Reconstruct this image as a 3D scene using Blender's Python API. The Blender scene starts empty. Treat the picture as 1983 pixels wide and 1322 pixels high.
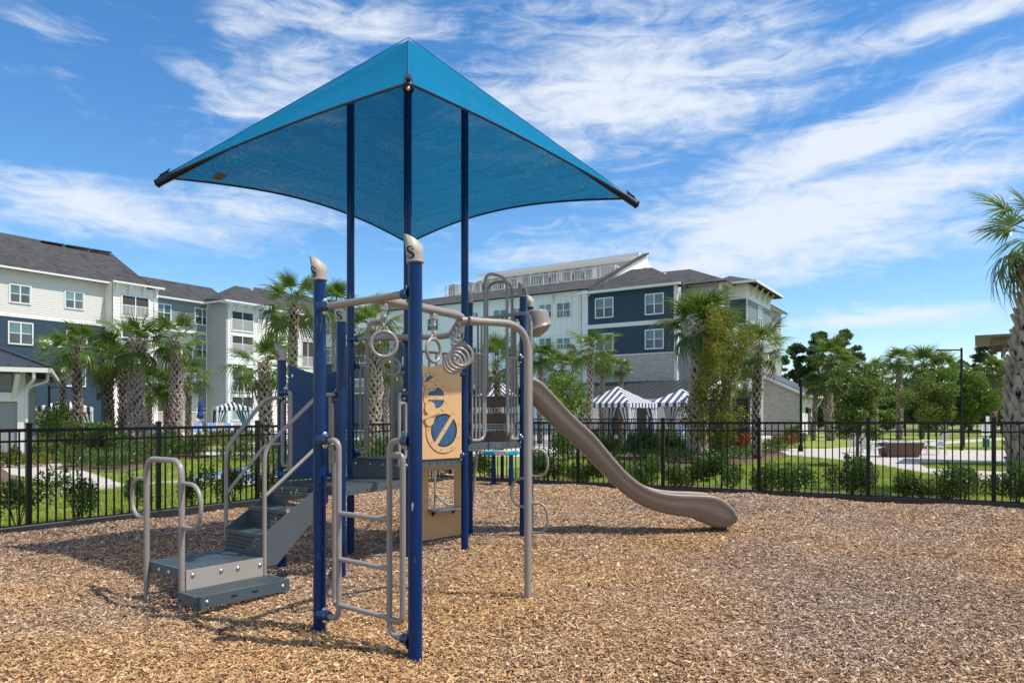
import bpy, math, random
import numpy as np
from mathutils import Vector, Matrix
R = math.radians
random.seed(7)
scene = bpy.context.scene
COL = scene.collection

# ------------------------------------------------------------------ camera
EYE, FPX, CX, YH = 1.52, 1400.0, 991.5, 806.0
cam_d = bpy.data.cameras.new("camera")
cam = bpy.data.objects.new("camera", cam_d)
COL.objects.link(cam)
cam.location = (0, 0, EYE)
cam.rotation_euler = (R(90), 0, 0)
cam_d.sensor_width = 36.0
cam_d.lens = FPX / 1983.0 * 36.0
cam_d.shift_y = (YH - 661.0) / 1983.0
cam_d.clip_start, cam_d.clip_end = 0.1, 3000.0
scene.camera = cam

# ------------------------------------------------------------------ sun, sky, exposure
SUN_EL = R(61)
SUN_H = Vector((0.948, -0.318, 0)).normalized()
SUN_V = Vector((SUN_H.x * math.cos(SUN_EL), SUN_H.y * math.cos(SUN_EL), math.sin(SUN_EL)))
sl = bpy.data.lights.new("sun", 'SUN')
sl.energy, sl.angle, sl.color = 3.6, R(0.53), (1.0, 0.94, 0.85)
sun = bpy.data.objects.new("sun", sl)
COL.objects.link(sun)
sun.location = SUN_V * 60
sun.rotation_euler = (-SUN_V).to_track_quat('-Z', 'Y').to_euler()

scene.view_settings.view_transform = 'Standard'
scene.view_settings.look = 'None'
scene.view_settings.exposure = 0.60
scene.view_settings.gamma = 1.0
scene.view_settings.use_curve_mapping = False
scene.render.engine = 'CYCLES'
scene.cycles.max_bounces = 6
scene.cycles.transparent_max_bounces = 8
scene.cycles.use_denoising = True

world = bpy.data.worlds.new("World")
scene.world = world
world.use_nodes = True


def build_sky():
    nt = world.node_tree
    nt.nodes.clear()
    N, L = nt.nodes.new, nt.links.new

    def math_(op, a, b=None, c=None, clamp=False):
        n = N("ShaderNodeMath"); n.operation = op; n.use_clamp = clamp
        for i, v in enumerate((a, b, c)):
            if v is None: continue
            if isinstance(v, (int, float)): n.inputs[i].default_value = v
            else: L(v, n.inputs[i])
        return n.outputs[0]

    def smooth(v, lo, hi):
        n = N("ShaderNodeMapRange"); n.interpolation_type = 'SMOOTHSTEP'
        L(v, n.inputs[0]); n.inputs[1].default_value = lo; n.inputs[2].default_value = hi
        return n.outputs[0]

    out = N("ShaderNodeOutputWorld"); bg = N("ShaderNodeBackground")
    sky = N("ShaderNodeTexSky"); sky.sky_type = 'NISHITA'; sky.sun_disc = False
    sky.sun_elevation = SUN_EL; sky.sun_rotation = math.atan2(SUN_H.x, SUN_H.y)
    sky.altitude = 0; sky.air_density = 1.0; sky.dust_density = 0.35; sky.ozone_density = 3.0
    tc = N("ShaderNodeTexCoord"); sep = N("ShaderNodeSeparateXYZ")
    L(tc.outputs['Generated'], sep.inputs[0])
    x, y, z = sep.outputs
    az = math_('ARCTAN2', x, y)
    el = math_('ARCSINE', z)
    cmb = N("ShaderNodeCombineXYZ"); L(az, cmb.inputs[0]); L(el, cmb.inputs[1])
    ae = cmb.outputs[0]

    def noise(vec, sc, rot, scale, detail, rough, dist, off=(0, 0, 0)):
        m = N("ShaderNodeMapping"); L(vec, m.inputs[0])
        m.inputs['Location'].default_value = off
        m.inputs['Rotation'].default_value = (0, 0, rot); m.inputs['Scale'].default_value = sc
        n = N("ShaderNodeTexNoise"); n.inputs['Scale'].default_value = scale
        n.inputs['Detail'].default_value = detail; n.inputs['Roughness'].default_value = rough
        n.inputs['Distortion'].default_value = dist
        L(m.outputs[0], n.inputs[0]); return n.outputs[0]
    # cirrus banks, by direction (azimuth, elevation)
    BANKS = [  # px centre x, y, half sizes, tilt (deg, + = rising to the right), weight
        (1240, 170, 470, 190, 4, 1.0), (1690, 262, 520, 90, 14, 1.1), (1540, 425, 800, 120, 8, 1.12),
        (1810, 48, 330, 50, 4, 1.0), (230, 415, 430, 75, -4, .95), (470, 420, 300, 90, 6, .7), (560, 170, 250, 130, 25, .8), (470, 40, 130, 60, 0, .8),
        (95, 80, 150, 90, -20, .55), (1760, 610, 340, 28, 4, .75), (440, 195, 170, 60, -30, .75),
        (700, 40, 260, 60, 0, .75), (1480, 500, 640, 85, 4, .95)]
    best = None
    for (px, py, rx, ry, tilt, w) in BANKS:
        a = (px - CX) / FPX; b = (YH - py) / FPX
        az0 = math.atan(a); el0 = math.atan(b / math.sqrt(1 + a * a))
        m = N("ShaderNodeMapping"); m.vector_type = 'TEXTURE'; L(ae, m.inputs[0])
        m.inputs['Location'].default_value = (az0, el0, 0)
        m.inputs['Rotation'].default_value = (0, 0, R(tilt))
        k = 1 / FPX / (1 + a * a) ** .75
        m.inputs['Scale'].default_value = (rx * k, ry * k, 1)
        ln = N("ShaderNodeVectorMath"); ln.operation = 'LENGTH'; L(m.outputs[0], ln.inputs[0])
        v = math_('MULTIPLY', math_('SUBTRACT', 1.15, ln.outputs['Value'], clamp=True), w)
        best = v if best is None else math_('SMOOTH_MAX', best, v, .25)
    # the same kind of cloud goes on unseen, its cover raised to whiten the fill
    far = noise(ae, (1.2, 4.5, 1), R(-8), 1.6, 3, .5, .3, (3, 1, 0))
    away = smooth(math_('ABSOLUTE', az), .62, .95)
    high = smooth(el, .5, .75)
    gen = math_('MULTIPLY', smooth(far, .38, .62), math_('MAXIMUM', away, high))
    mask = math_('MAXIMUM', best, gen)
    n1 = noise(ae, (2.0, 12, 1), R(8), 2.0, 11, .58, .7)
    n2 = noise(ae, (6, 15, 1), R(-14), 2.4, 11, .62, 1.6, (5, 2, 0))
    nn = math_('ADD', math_('MULTIPLY', n1, .62), math_('MULTIPLY', n2, .38))
    dens = math_('ADD', math_('MULTIPLY', mask, .80), math_('MULTIPLY', math_('SUBTRACT', nn, .5), 2.15))
    cov = math_('MULTIPLY', smooth(dens, .13, .92), .92)
    # thin overall veil toward the horizon
    hue = N("ShaderNodeHueSaturation"); hue.inputs['Saturation'].default_value = 1.28; hue.inputs['Value'].default_value = 1.16
    L(sky.outputs[0], hue.inputs['Color'])
    mix = N("ShaderNodeMix"); mix.data_type = 'RGBA'
    L(cov, mix.inputs['Factor']); L(hue.outputs[0], mix.inputs[6])
    mix.inputs[7].default_value = (5.35, 5.75, 6.35, 1)
    L(mix.outputs[2], bg.inputs[0]); bg.inputs[1].default_value = 0.105
    L(bg.outputs[0], out.inputs[0])


build_sky()

# ------------------------------------------------------------------ helpers
def V(*a): return Vector(a)

def at(px, py, d):
    """point seen at a pixel of the photograph at depth d"""
    return Vector(((px - CX) / FPX * d, d, EYE + (YH - py) / FPX * d))

def gd(px, py, z=0.0):
    """point on a level at height z seen at a pixel"""
    d = (EYE - z) * FPX / (py - YH)
    return Vector(((px - CX) / FPX * d, d, z))

def onwall(p0, dr, px, py=None):
    """meet the sight line of a pixel with the vertical plane p0 + t*dr: returns (t, z)"""
    a = (px - CX) / FPX
    t = (a * p0[1] - p0[0]) / (dr[0] - a * dr[1])
    d = p0[1] + t * dr[1]
    z = None if py is None else EYE + (YH - py) / FPX * d
    return t, z

# ---- materials
MATS = {}
def mat(name, col, rough=.6, metal=0., bump=None, var=None, spec=None, trans=0., coat=0., nscale=8., attr=None):
    """col base colour; var=(colour2, noise scale, contrast) ; bump=(scale, strength, stretch)"""
    m = bpy.data.materials.new(name); m.use_nodes = True
    nt = m.node_tree; N, L = nt.nodes.new, nt.links.new
    b = nt.nodes["Principled BSDF"]
    b.inputs['Base Color'].default_value = (*col, 1)
    b.inputs['Roughness'].default_value = rough
    b.inputs['Metallic'].default_value = metal
    if spec is not None: b.inputs['Specular IOR Level'].default_value = spec
    if rough < .6:
        tr_ = N("ShaderNodeTexCoord"); nr_ = N("ShaderNodeTexNoise"); nr_.inputs['Scale'].default_value = 7; nr_.inputs['Detail'].default_value = 8; nr_.inputs['Roughness'].default_value = .7
        L(tr_.outputs['Object'], nr_.inputs[0]); mr_ = N("ShaderNodeMapRange"); mr_.inputs[1].default_value = .3; mr_.inputs[2].default_value = .7
        mr_.inputs[3].default_value = max(.02, rough - .10); mr_.inputs[4].default_value = rough + .14; L(nr_.outputs[0], mr_.inputs[0]); L(mr_.outputs[0], b.inputs['Roughness'])
    if coat: b.inputs['Coat Weight'].default_value = coat; b.inputs['Coat Roughness'].default_value = .12
    tc = N("ShaderNodeTexCoord")
    colout = None
    if var:
        mp = N("ShaderNodeMapping"); L(tc.outputs['Object'], mp.inputs[0])
        if len(var) > 3: mp.inputs['Scale'].default_value = var[3]
        n = N("ShaderNodeTexNoise"); n.inputs['Scale'].default_value = var[1]; n.inputs['Detail'].default_value = 6
        n.inputs['Roughness'].default_value = .62
        L(mp.outputs[0], n.inputs[0])
        mr = N("ShaderNodeMapRange"); c = var[2]
        mr.inputs[1].default_value = .5 - c; mr.inputs[2].default_value = .5 + c
        L(n.outputs[0], mr.inputs[0])
        mx = N("ShaderNodeMix"); mx.data_type = 'RGBA'
        mx.inputs[6].default_value = (*col, 1); mx.inputs[7].default_value = (*var[0], 1)
        L(mr.outputs[0], mx.inputs['Factor']); L(mx.outputs[2], b.inputs['Base Color']); colout = mx.outputs[2]
    if bump:
        mp = N("ShaderNodeMapping"); L(tc.outputs['Object'], mp.inputs[0])
        if len(bump) > 2: mp.inputs['Scale'].default_value = bump[2]
        n = N("ShaderNodeTexNoise"); n.inputs['Scale'].default_value = bump[0]; n.inputs['Detail'].default_value = 5
        L(mp.outputs[0], n.inputs[0])
        bp = N("ShaderNodeBump"); bp.inputs['Strength'].default_value = bump[1]; bp.inputs['Distance'].default_value = .02
        L(n.outputs[0], bp.inputs['Height']); L(bp.outputs[0], b.inputs['Normal'])
    if trans:
        tr = N("ShaderNodeBsdfTranslucent"); ms = N("ShaderNodeMixShader"); ms.inputs[0].default_value = trans
        if colout: L(colout, tr.inputs[0])
        else: tr.inputs[0].default_value = (*col, 1)
        L(b.outputs[0], ms.inputs[1]); L(tr.outputs[0], ms.inputs[2])
        L(ms.outputs[0], nt.nodes["Material Output"].inputs[0])
    MATS[name] = m
    return m

def leafmat(name, c1, c2, c3=None, trans=.35, rough=.45, scale=3.0):
    """foliage: hue varies leaf by leaf (random per island) and clump by clump"""
    m = bpy.data.materials.new(name); m.use_nodes = True
    nt = m.node_tree; N, L = nt.nodes.new, nt.links.new
    b = nt.nodes["Principled BSDF"]; b.inputs['Roughness'].default_value = rough
    geo = N("ShaderNodeNewGeometry"); oi = N("ShaderNodeObjectInfo")
    tc = N("ShaderNodeTexCoord"); n = N("ShaderNodeTexNoise"); n.inputs['Scale'].default_value = scale; n.inputs['Detail'].default_value = 3
    L(tc.outputs['Object'], n.inputs[0])
    r1 = N("ShaderNodeValToRGB"); e = r1.color_ramp.elements
    e[0].position, e[1].position = 0, 1
    e[0].color = (*c1, 1); e[1].color = (*c2, 1)
    if c3:
        q = r1.color_ramp.elements.new(.93); q.color = (*c2, 1); e[len(e) - 1].color = (*c3, 1)
    mm = N("ShaderNodeMath"); mm.operation = 'MULTIPLY_ADD'; L(geo.outputs['Random Per Island'], mm.inputs[0]); mm.inputs[1].default_value = .55
    ad = N("ShaderNodeMath"); ad.operation = 'MULTIPLY_ADD'; L(n.outputs[0], ad.inputs[0]); ad.inputs[1].default_value = .7; ad.inputs[2].default_value = -.18
    L(ad.outputs[0], mm.inputs[2])
    a2 = N("ShaderNodeMath"); a2.operation = 'MULTIPLY_ADD'; L(oi.outputs['Random'], a2.inputs[0]); a2.inputs[1].default_value = .22; L(mm.outputs[0], a2.inputs[2])
    L(a2.outputs[0], r1.inputs[0]); L(r1.outputs[0], b.inputs['Base Color'])
    tr = N("ShaderNodeBsdfTranslucent"); ms = N("ShaderNodeMixShader"); ms.inputs[0].default_value = trans
    hs = N("ShaderNodeHueSaturation"); hs.inputs['Hue'].default_value = .485; hs.inputs['Value'].default_value = 1.3; L(r1.outputs[0], hs.inputs['Color'])
    L(hs.outputs[0], tr.inputs[0])
    L(b.outputs[0], ms.inputs[1]); L(tr.outputs[0], ms.inputs[2]); L(ms.outputs[0], nt.nodes["Material Output"].inputs[0])
    MATS[name] = m
    return m

# ---- mesh builder
class MB:
    def __init__(s): s.v = []; s.f = []; s.m = []; s.s = []
    def add(s, vs, fs, mi=0, smooth=False):
        k = len(s.v); s.v.extend(tuple(p) for p in vs)
        for f in fs: s.f.append(tuple(i + k for i in f)); s.m.append(mi); s.s.append(smooth)
        return s
    def quad(s, a, b, c, d, mi=0): return s.add((a, b, c, d), ((0, 1, 2, 3),), mi)
    def poly(s, pts, mi=0): return s.add(pts, (tuple(range(len(pts))),), mi)
    def box(s, c, size, ex=(1, 0, 0), ey=None, ez=None, mi=0, bev=0):
        ex = Vector(ex).normalized()
        if ez is None: ez = Vector((0, 0, 1))
        ez = Vector(ez)
        ey = Vector(ey) if ey is not None else ez.cross(ex)
        ey.normalize(); ez = ex.cross(ey).normalized()
        c = Vector(c); hx, hy, hz = size[0] / 2, size[1] / 2, size[2] / 2
        if bev:
            b = min(bev, hx * .9, hy * .9, hz * .9); vs = []; 
            for (sx, sy, sz) in [(a, bb, cc) for a in (-1, 1) for bb in (-1, 1) for cc in (-1, 1)]:
                vs += [c + ex * sx * (hx - b) + ey * sy * (hy - b) + ez * sz * hz,
                       c + ex * sx * (hx - b) + ey * sy * hy + ez * sz * (hz - b),
                       c + ex * sx * hx + ey * sy * (hy - b) + ez * sz * (hz - b)]
            import bmesh
            bm = bmesh.new(); bvs = [bm.verts.new(p) for p in vs]
            bmesh.ops.convex_hull(bm, input=bvs); bmesh.ops.recalc_face_normals(bm, faces=bm.faces)
            bmesh.ops.dissolve_limit(bm, angle_limit=.01, verts=bm.verts, edges=bm.edges)
            bm.verts.index_update()
            s.add([v.co.copy() for v in bm.verts], [[v.index for v in f.verts] for f in bm.faces], mi)
            bm.free(); return s
        vs = [c + ex * a * hx + ey * b * hy + ez * d * hz for a in (-1, 1) for b in (-1, 1) for d in (-1, 1)]
        return s.add(vs, ((0, 1, 3, 2), (4, 6, 7, 5), (0, 4, 5, 1), (2, 3, 7, 6), (0, 2, 6, 4), (1, 5, 7, 3)), mi)
    def tube(s, pts, r, n=10, caps=True, mi=0, closed=False):
        pts = [Vector(p) for p in pts]
        rs = r if isinstance(r, (list, tuple)) else [r] * len(pts)
        k = len(pts); rings = []
        up = None
        for i, p in enumerate(pts):
            if closed: t = pts[(i + 1) % k] - pts[i - 1]
            else: t = pts[min(i + 1, k - 1)] - pts[max(i - 1, 0)]
            t.normalize()
            if up is None:
                a = Vector((0, 0, 1)) if abs(t.z) < .9 else Vector((1, 0, 0))
                up = (a - t * a.dot(t)).normalized()
            else:
                up = (up - t * up.dot(t)).normalized()
            w = t.cross(up)
            rings.append([p + (up * math.cos(q) + w * math.sin(q)) * rs[i] for q in (2 * math.pi * j / n for j in range(n))])
        vs = [q for g in rings for q in g]; fs = []
        for i in range(k if closed else k - 1):
            i2 = (i + 1) % k
            for j in range(n): fs.append((i * n + j, i2 * n + j, i2 * n + (j + 1) % n, i * n + (j + 1) % n))
        s.add(vs, fs, mi, True)
        if caps and not closed:
            s.add(rings[0], (tuple(range(n))[::-1],), mi); s.add(rings[-1], (tuple(range(n)),), mi)
        return s
    def cyl(s, a, b, r, n=12, mi=0, r2=None):
        return s.tube([a, b], [r, r if r2 is None else r2], n, True, mi)
    def lathe(s, c, prof, n=16, mi=0, axis=(0, 0, 1)):
        ez = Vector(axis).normalized(); a = Vector((1, 0, 0)) if abs(ez.x) < .9 else Vector((0, 1, 0))
        ex = (a - ez * a.dot(ez)).normalized(); ey = ez.cross(ex); c = Vector(c)
        vs = [c + ez * h + (ex * math.cos(q) + ey * math.sin(q)) * r for (r, h) in prof for q in (2 * math.pi * j / n for j in range(n))]
        fs = [(i * n + j, i * n + (j + 1) % n, (i + 1) * n + (j + 1) % n, (i + 1) * n + j) for i in range(len(prof) - 1) for j in range(n)]
        s.add(vs, fs, mi, True)
        return s
    def prism(s, poly, off, mi=0):
        """closed polygon (list of points) pushed along off"""
        off = Vector(off); n = len(poly); a = [Vector(p) for p in poly]; b = [p + off for p in a]
        s.add(a + b, [tuple(range(n))[::-1], tuple(range(n, 2 * n))] + [(i, (i + 1) % n, n + (i + 1) % n, n + i) for i in range(n)], mi)
        return s
    def mesh(s, name, mats, origin=(0, 0, 0)):
        me = bpy.data.meshes.new(name)
        o = Vector(origin)
        me.from_pydata([(p[0] - o.x, p[1] - o.y, p[2] - o.z) for p in s.v], [], s.f)
        if not isinstance(mats, (list, tuple)): mats = [mats]
        for m in mats: me.materials.append(m)
        me.polygons.foreach_set('material_index', s.m); me.polygons.foreach_set('use_smooth', s.s)
        me.update()
        return me
    def build(s, name, mats, parent=None, origin=None, loc=None):
        """world-space vertices; the part is stored relative to its thing's base"""
        if origin is None: origin = WORLD.get(parent.name, Vector((0, 0, 0))) if parent is not None else Vector((0, 0, 0))
        o = link(name, s.mesh(name, mats, origin), parent)
        if parent is None: o.location = origin
        WORLD[o.name] = Vector(origin)
        return o

WORLD = {}
def link(name, me, parent=None, loc=(0, 0, 0), rot=(0, 0, 0), scale=None):
    o = bpy.data.objects.new(name, me); COL.objects.link(o)
    o.location = loc; o.rotation_euler = rot
    if scale is not None: o.scale = (scale,) * 3 if isinstance(scale, (int, float)) else scale
    if parent is not None: o.parent = parent
    return o

def thing(name, label, cat, loc=(0, 0, 0), rz=0., group=None):
    o = bpy.data.objects.new(name, None); COL.objects.link(o)
    o.location = loc; o.rotation_euler = (0, 0, rz); o.empty_display_size = .2
    o['label'] = label; o['category'] = cat
    if group: o['group'] = group
    WORLD[o.name] = Vector(loc)
    return o

def tag(o, label, cat, group=None):
    o['label'] = label; o['category'] = cat
    if group: o['group'] = group
    return o

def structure(o): o['kind'] = 'structure'; return o
def stuff(o): o['kind'] = 'stuff'; return o

def fillet(pts, rad, n=5):
    """round the inner corners of a polyline"""
    pts = [Vector(p) for p in pts]; out = [pts[0]]
    for i in range(1, len(pts) - 1):
        p, a, b = pts[i], pts[i - 1], pts[i + 1]
        da, db = (a - p), (b - p); la, lb = da.length, db.length; da.normalize(); db.normalize()
        r = min(rad, la * .49, lb * .49)
        s, e = p + da * r, p + db * r
        for k in range(n + 1):
            t = k / n
            out.append(s * (1 - t) ** 2 + p * 2 * t * (1 - t) + e * t * t)
    out.append(pts[-1]); return out

def np_mesh(name, verts, faces, mats, smooth=False, midx=None):
    """verts (N,3), faces (M,k) numpy arrays"""
    me = bpy.data.meshes.new(name)
    verts = np.asarray(verts, dtype=np.float32); faces = np.asarray(faces, dtype=np.int32)
    M, k = faces.shape
    me.vertices.add(len(verts)); me.vertices.foreach_set('co', verts.ravel())
    me.loops.add(M * k); me.loops.foreach_set('vertex_index', faces.ravel())
    me.polygons.add(M); me.polygons.foreach_set('loop_start', np.arange(0, M * k, k, dtype=np.int32))
    if not isinstance(mats, (list, tuple)): mats = [mats]
    for m in mats: me.materials.append(m)
    if midx is not None: me.polygons.foreach_set('material_index', np.asarray(midx, dtype=np.int32))
    me.polygons.foreach_set('use_smooth', np.full(M, smooth))
    me.update(calc_edges=True); me.validate()
    return me

def leaf_cloud(rng, cen, rad, n, ln, wd, up=.35, shell=.45):
    """n folded leaves spread through ellipsoids; returns verts, quads"""
    cen = np.asarray(cen, float); rad = np.asarray(rad, float)
    w = rad.prod(axis=1) ** (2 / 3); idx = rng.choice(len(cen), n, p=w / w.sum())
    d = rng.normal(size=(n, 3)); d /= np.linalg.norm(d, axis=1)[:, None]
    rr = shell + (1 - shell) * rng.random(n) ** .6
    p = cen[idx] + d * rad[idx] * rr[:, None]
    ax = d + rng.normal(size=(n, 3)) * .9; ax[:, 2] += up; ax /= np.linalg.norm(ax, axis=1)[:, None]
    q = rng.normal(size=(n, 3)); nrm = np.cross(ax, q); nrm /= np.linalg.norm(nrm, axis=1)[:, None]
    sd = np.cross(nrm, ax)
    L = ln * (.6 + .8 * rng.random(n))[:, None]; W = wd * (.6 + .8 * rng.random(n))[:, None]
    a = p - ax * L / 2; b = p + sd * W / 2 + nrm * W * .2; c = p + ax * L / 2 - nrm * L * .12; e = p - sd * W / 2 + nrm * W * .2
    v = np.stack([a, b, c, e], 1).reshape(-1, 3)
    f = np.arange(4 * n).reshape(-1, 4)
    return v, f
# ------------------------------------------------------------------ materials
M_BLUE = mat("blue_powder_coat", (.0006, .022, .098), .16, spec=.32, var=((.0008, .027, .115), 3, .4))
M_NAVY = mat("navy_powder_coat", (.0015, .008, .035), .3)
M_CLAMP = mat("blue_clamp_paint", (.0015, .034, .115), .2, coat=.3)
M_TAUPE = mat("taupe_powder_coat", (.295, .26, .235), .34, coat=.15, var=((.255, .222, .20), 5, .4))
M_TAUPE_D = mat("taupe_plastic", (.245, .190, .148), .40, var=((.20, .155, .12), 2.5, .4))
M_RISER = mat("brown_plastic", (.17, .115, .085), .55, var=((.13, .09, .065), 4, .4))
M_CAP = mat("post_cap_plastic", (.42, .37, .315), .5, var=((.36, .31, .26), 14, .35))
M_LOGO = mat("dark_logo_print", (.006, .008, .016), .5)
M_DECK = mat("slate_vinyl_coating", (.050, .072, .085), .42, var=((.066, .092, .105), 9, .4))
M_DECKE = mat("slate_steel_edge", (.082, .098, .108), .4, var=((.068, .083, .092), 4, .4))
M_GREYP = mat("taupe_riser_panel", (.36, .32, .28), .45, var=((.32, .28, .24), 7, .4))
M_BOLT = mat("steel_bolt", (.6, .6, .6), .25, metal=1)
M_CHAIN = mat("galvanised_chain", (.42, .41, .40), .35, metal=.85)
M_TAN = mat("tan_plastic", (.68, .42, .20), .42, var=((.62, .37, .17), 3, .4), bump=(90, .06))
M_TAND = mat("tan_groove", (.36, .20, .085), .5)
M_GEAR = mat("blue_gear_plastic", (.010, .055, .13), .35, var=((.05, .13, .25), 18, .3))
M_BPANEL = mat("blue_plastic_panel", (.003, .035, .115), .38, var=((.004, .045, .14), 3, .4))
M_BLACK = mat("black_aluminium", (.0035, .0035, .004), .34, spec=.35)
M_BLACKD = mat("black_plastic_border", (.012, .012, .013), .5, var=((.03, .028, .026), 6, .3))
M_CONC = mat("concrete", (.50, .45, .39), .85, var=((.40, .36, .31), 3.5, .35), bump=(60, .2))
M_DECKC = mat("pool_deck_paving", (.55, .51, .46), .85, var=((.46, .42, .38), 1.2, .35), bump=(30, .1))
M_BED = mat("bark_bed", (.075, .04, .026), .95, var=((.19, .115, .075), 45, .22), bump=(70, 1.))
M_WHITE = mat("white_paint", (.78, .77, .74), .5, var=((.70, .69, .66), 3, .4))
M_TEAL = mat("teal_plastic", (.005, .30, .42), .4)
M_SAND = mat("sand_plastic", (.62, .55, .38), .45)


def ground_mats():
    # bark chips bed under the loose chips: same colours as the chips
    m = bpy.data.materials.new("mulch_bed"); m.use_nodes = True
    nt = m.node_tree; N, L = nt.nodes.new, nt.links.new; b = nt.nodes["Principled BSDF"]; b.inputs['Roughness'].default_value = .95
    tc = N("ShaderNodeTexCoord"); v = N("ShaderNodeTexVoronoi"); v.inputs['Scale'].default_value = 42
    mp = N("ShaderNodeMapping"); mp.inputs['Scale'].default_value = (1, 1, .2); L(tc.outputs['Object'], mp.inputs[0]); L(mp.outputs[0], v.inputs[0])
    r = N("ShaderNodeValToRGB"); e = r.color_ramp.elements
    e[0].color = (.09, .055, .035, 1); e[1].color = (.52, .36, .23, 1)
    q = e.new(.5); q.color = (.30, .185, .11, 1)
    sp = N("ShaderNodeSeparateColor"); L(v.outputs['Color'], sp.inputs[0]); L(sp.outputs[0], r.inputs[0])
    L(r.outputs[0], b.inputs['Base Color'])
    bp = N("ShaderNodeBump"); bp.inputs['Distance'].default_value = .03; L(v.outputs['Distance'], bp.inputs['Height']); L(bp.outputs[0], b.inputs['Normal'])
    MATS["mulch_bed"] = m
    # a loose chip: colour per chip from the point attribute 'tint' (0..1) and 'warm'
    m = bpy.data.materials.new("wood_chip"); m.use_nodes = True
    nt = m.node_tree; N, L = nt.nodes.new, nt.links.new; b = nt.nodes["Principled BSDF"]; b.inputs['Roughness'].default_value = .8
    a = N("ShaderNodeAttribute"); a.attribute_type = 'INSTANCER'; a.attribute_name = "tint"
    w = N("ShaderNodeAttribute"); w.attribute_type = 'INSTANCER'; w.attribute_name = "warm"
    def ramp(cols):
        r = N("ShaderNodeValToRGB"); e = r.color_ramp.elements
        e[0].position = 0; e[0].color = (*cols[0], 1); e[1].position = 1; e[1].color = (*cols[-1], 1)
        for i, c in enumerate(cols[1:-1]): q = e.new((i + 1) / (len(cols) - 1)); q.color = (*c, 1)
        L(a.outputs['Fac'], r.inputs[0]); return r.outputs[0]
    grey = ramp([(.06, .036, .024), (.17, .108, .072), (.36, .245, .175), (.48, .355, .265), (.68, .55, .43)])
    gold = ramp([(.085, .040, .016), (.26, .135, .053), (.48, .27, .115), (.61, .385, .175), (.75, .55, .30)])
    mx = N("ShaderNodeMix"); mx.data_type = 'RGBA'; L(w.outputs['Fac'], mx.inputs['Factor']); L(grey, mx.inputs[6]); L(gold, mx.inputs[7])
    L(mx.outputs[2], b.inputs['Base Color']); MATS["wood_chip"] = m
    # lawn
    m = bpy.data.materials.new("lawn_turf"); m.use_nodes = True
    nt = m.node_tree; N, L = nt.nodes.new, nt.links.new; b = nt.nodes["Principled BSDF"]; b.inputs['Roughness'].default_value = .9
    tc = N("ShaderNodeTexCoord"); n = N("ShaderNodeTexNoise"); n.inputs['Scale'].default_value = .35; n.inputs['Detail'].default_value = 5
    n2 = N("ShaderNodeTexNoise"); n2.inputs['Scale'].default_value = 26; n2.inputs['Detail'].default_value = 4
    L(tc.outputs['Object'], n.inputs[0]); L(tc.outputs['Object'], n2.inputs[0])
    ad = N("ShaderNodeMath"); ad.operation = 'ADD'; L(n.outputs[0], ad.inputs[0]); L(n2.outputs[0], ad.inputs[1])
    hf = N("ShaderNodeMath"); hf.operation = 'MULTIPLY'; hf.inputs[1].default_value = .5; L(ad.outputs[0], hf.inputs[0])
    r = N("ShaderNodeValToRGB"); e = r.color_ramp.elements
    e[0].position, e[1].position = .36, .64
    e[0].color = (.13, .195, .02, 1); e[1].color = (.28, .31, .05, 1)
    L(hf.outputs[0], r.inputs[0]); L(r.outputs[0], b.inputs['Base Color'])
    bp = N("ShaderNodeBump"); bp.inputs['Distance'].default_value = .05; L(n2.outputs[0], bp.inputs['Height']); L(bp.outputs[0], b.inputs['Normal'])
    MATS["lawn_turf"] = m
    # pool water
    m = bpy.data.materials.new("pool_water"); m.use_nodes = True
    nt = m.node_tree; N, L = nt.nodes.new, nt.links.new; b = nt.nodes["Principled BSDF"]
    b.inputs['Base Color'].default_value = (.05, .42, .50, 1); b.inputs['Roughness'].default_value = .06
    tc = N("ShaderNodeTexCoord"); n = N("ShaderNodeTexNoise"); n.inputs['Scale'].default_value = 3; L(tc.outputs['Object'], n.inputs[0])
    bp = N("ShaderNodeBump"); bp.inputs['Strength'].default_value = .15; L(n.outputs[0], bp.inputs['Height']); L(bp.outputs[0], b.inputs['Normal'])
    MATS["pool_water"] = m


ground_mats()
def scratches(m, col, amount):
    """a few fine pale scratches and scuffs in the paint"""
    nt = m.node_tree; N, L = nt.nodes.new, nt.links.new; b = nt.nodes["Principled BSDF"]; src = b.inputs['Base Color'].links[0].from_socket
    tc = N("ShaderNodeTexCoord"); mp = N("ShaderNodeMapping"); mp.inputs['Scale'].default_value = (60, 60, 9); mp.inputs['Rotation'].default_value = (.5, .3, 0); n = N("ShaderNodeTexNoise"); n.inputs['Scale'].default_value = 1.; n.inputs['Detail'].default_value = 3
    L(tc.outputs['Object'], mp.inputs[0]); L(mp.outputs[0], n.inputs[0]); n2 = N("ShaderNodeTexNoise"); n2.inputs['Scale'].default_value = 2.2; L(tc.outputs['Object'], n2.inputs[0])
    ml = N("ShaderNodeMath"); ml.operation = 'MULTIPLY'; L(n.outputs[0], ml.inputs[0]); L(n2.outputs[0], ml.inputs[1])
    mr = N("ShaderNodeMapRange"); mr.inputs[1].default_value = .40; mr.inputs[2].default_value = .46; mr.inputs[4].default_value = amount; L(ml.outputs[0], mr.inputs[0])
    mx = N("ShaderNodeMix"); mx.data_type = 'RGBA'; L(mr.outputs[0], mx.inputs['Factor']); L(src, mx.inputs[6]); mx.inputs[7].default_value = (*col, 1); L(mx.outputs[2], b.inputs['Base Color'])
for m_, c_, a_ in ((M_BLUE, (.10, .15, .26), .7), (M_TAUPE, (.42, .39, .36), .6), (M_TAUPE_D, (.34, .28, .23), .6), (M_DECK, (.19, .19, .18), .7), (M_DECKE, (.22, .22, .21), .6), (M_GREYP, (.25, .22, .19), .7)): scratches(m_, c_, a_)
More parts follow.
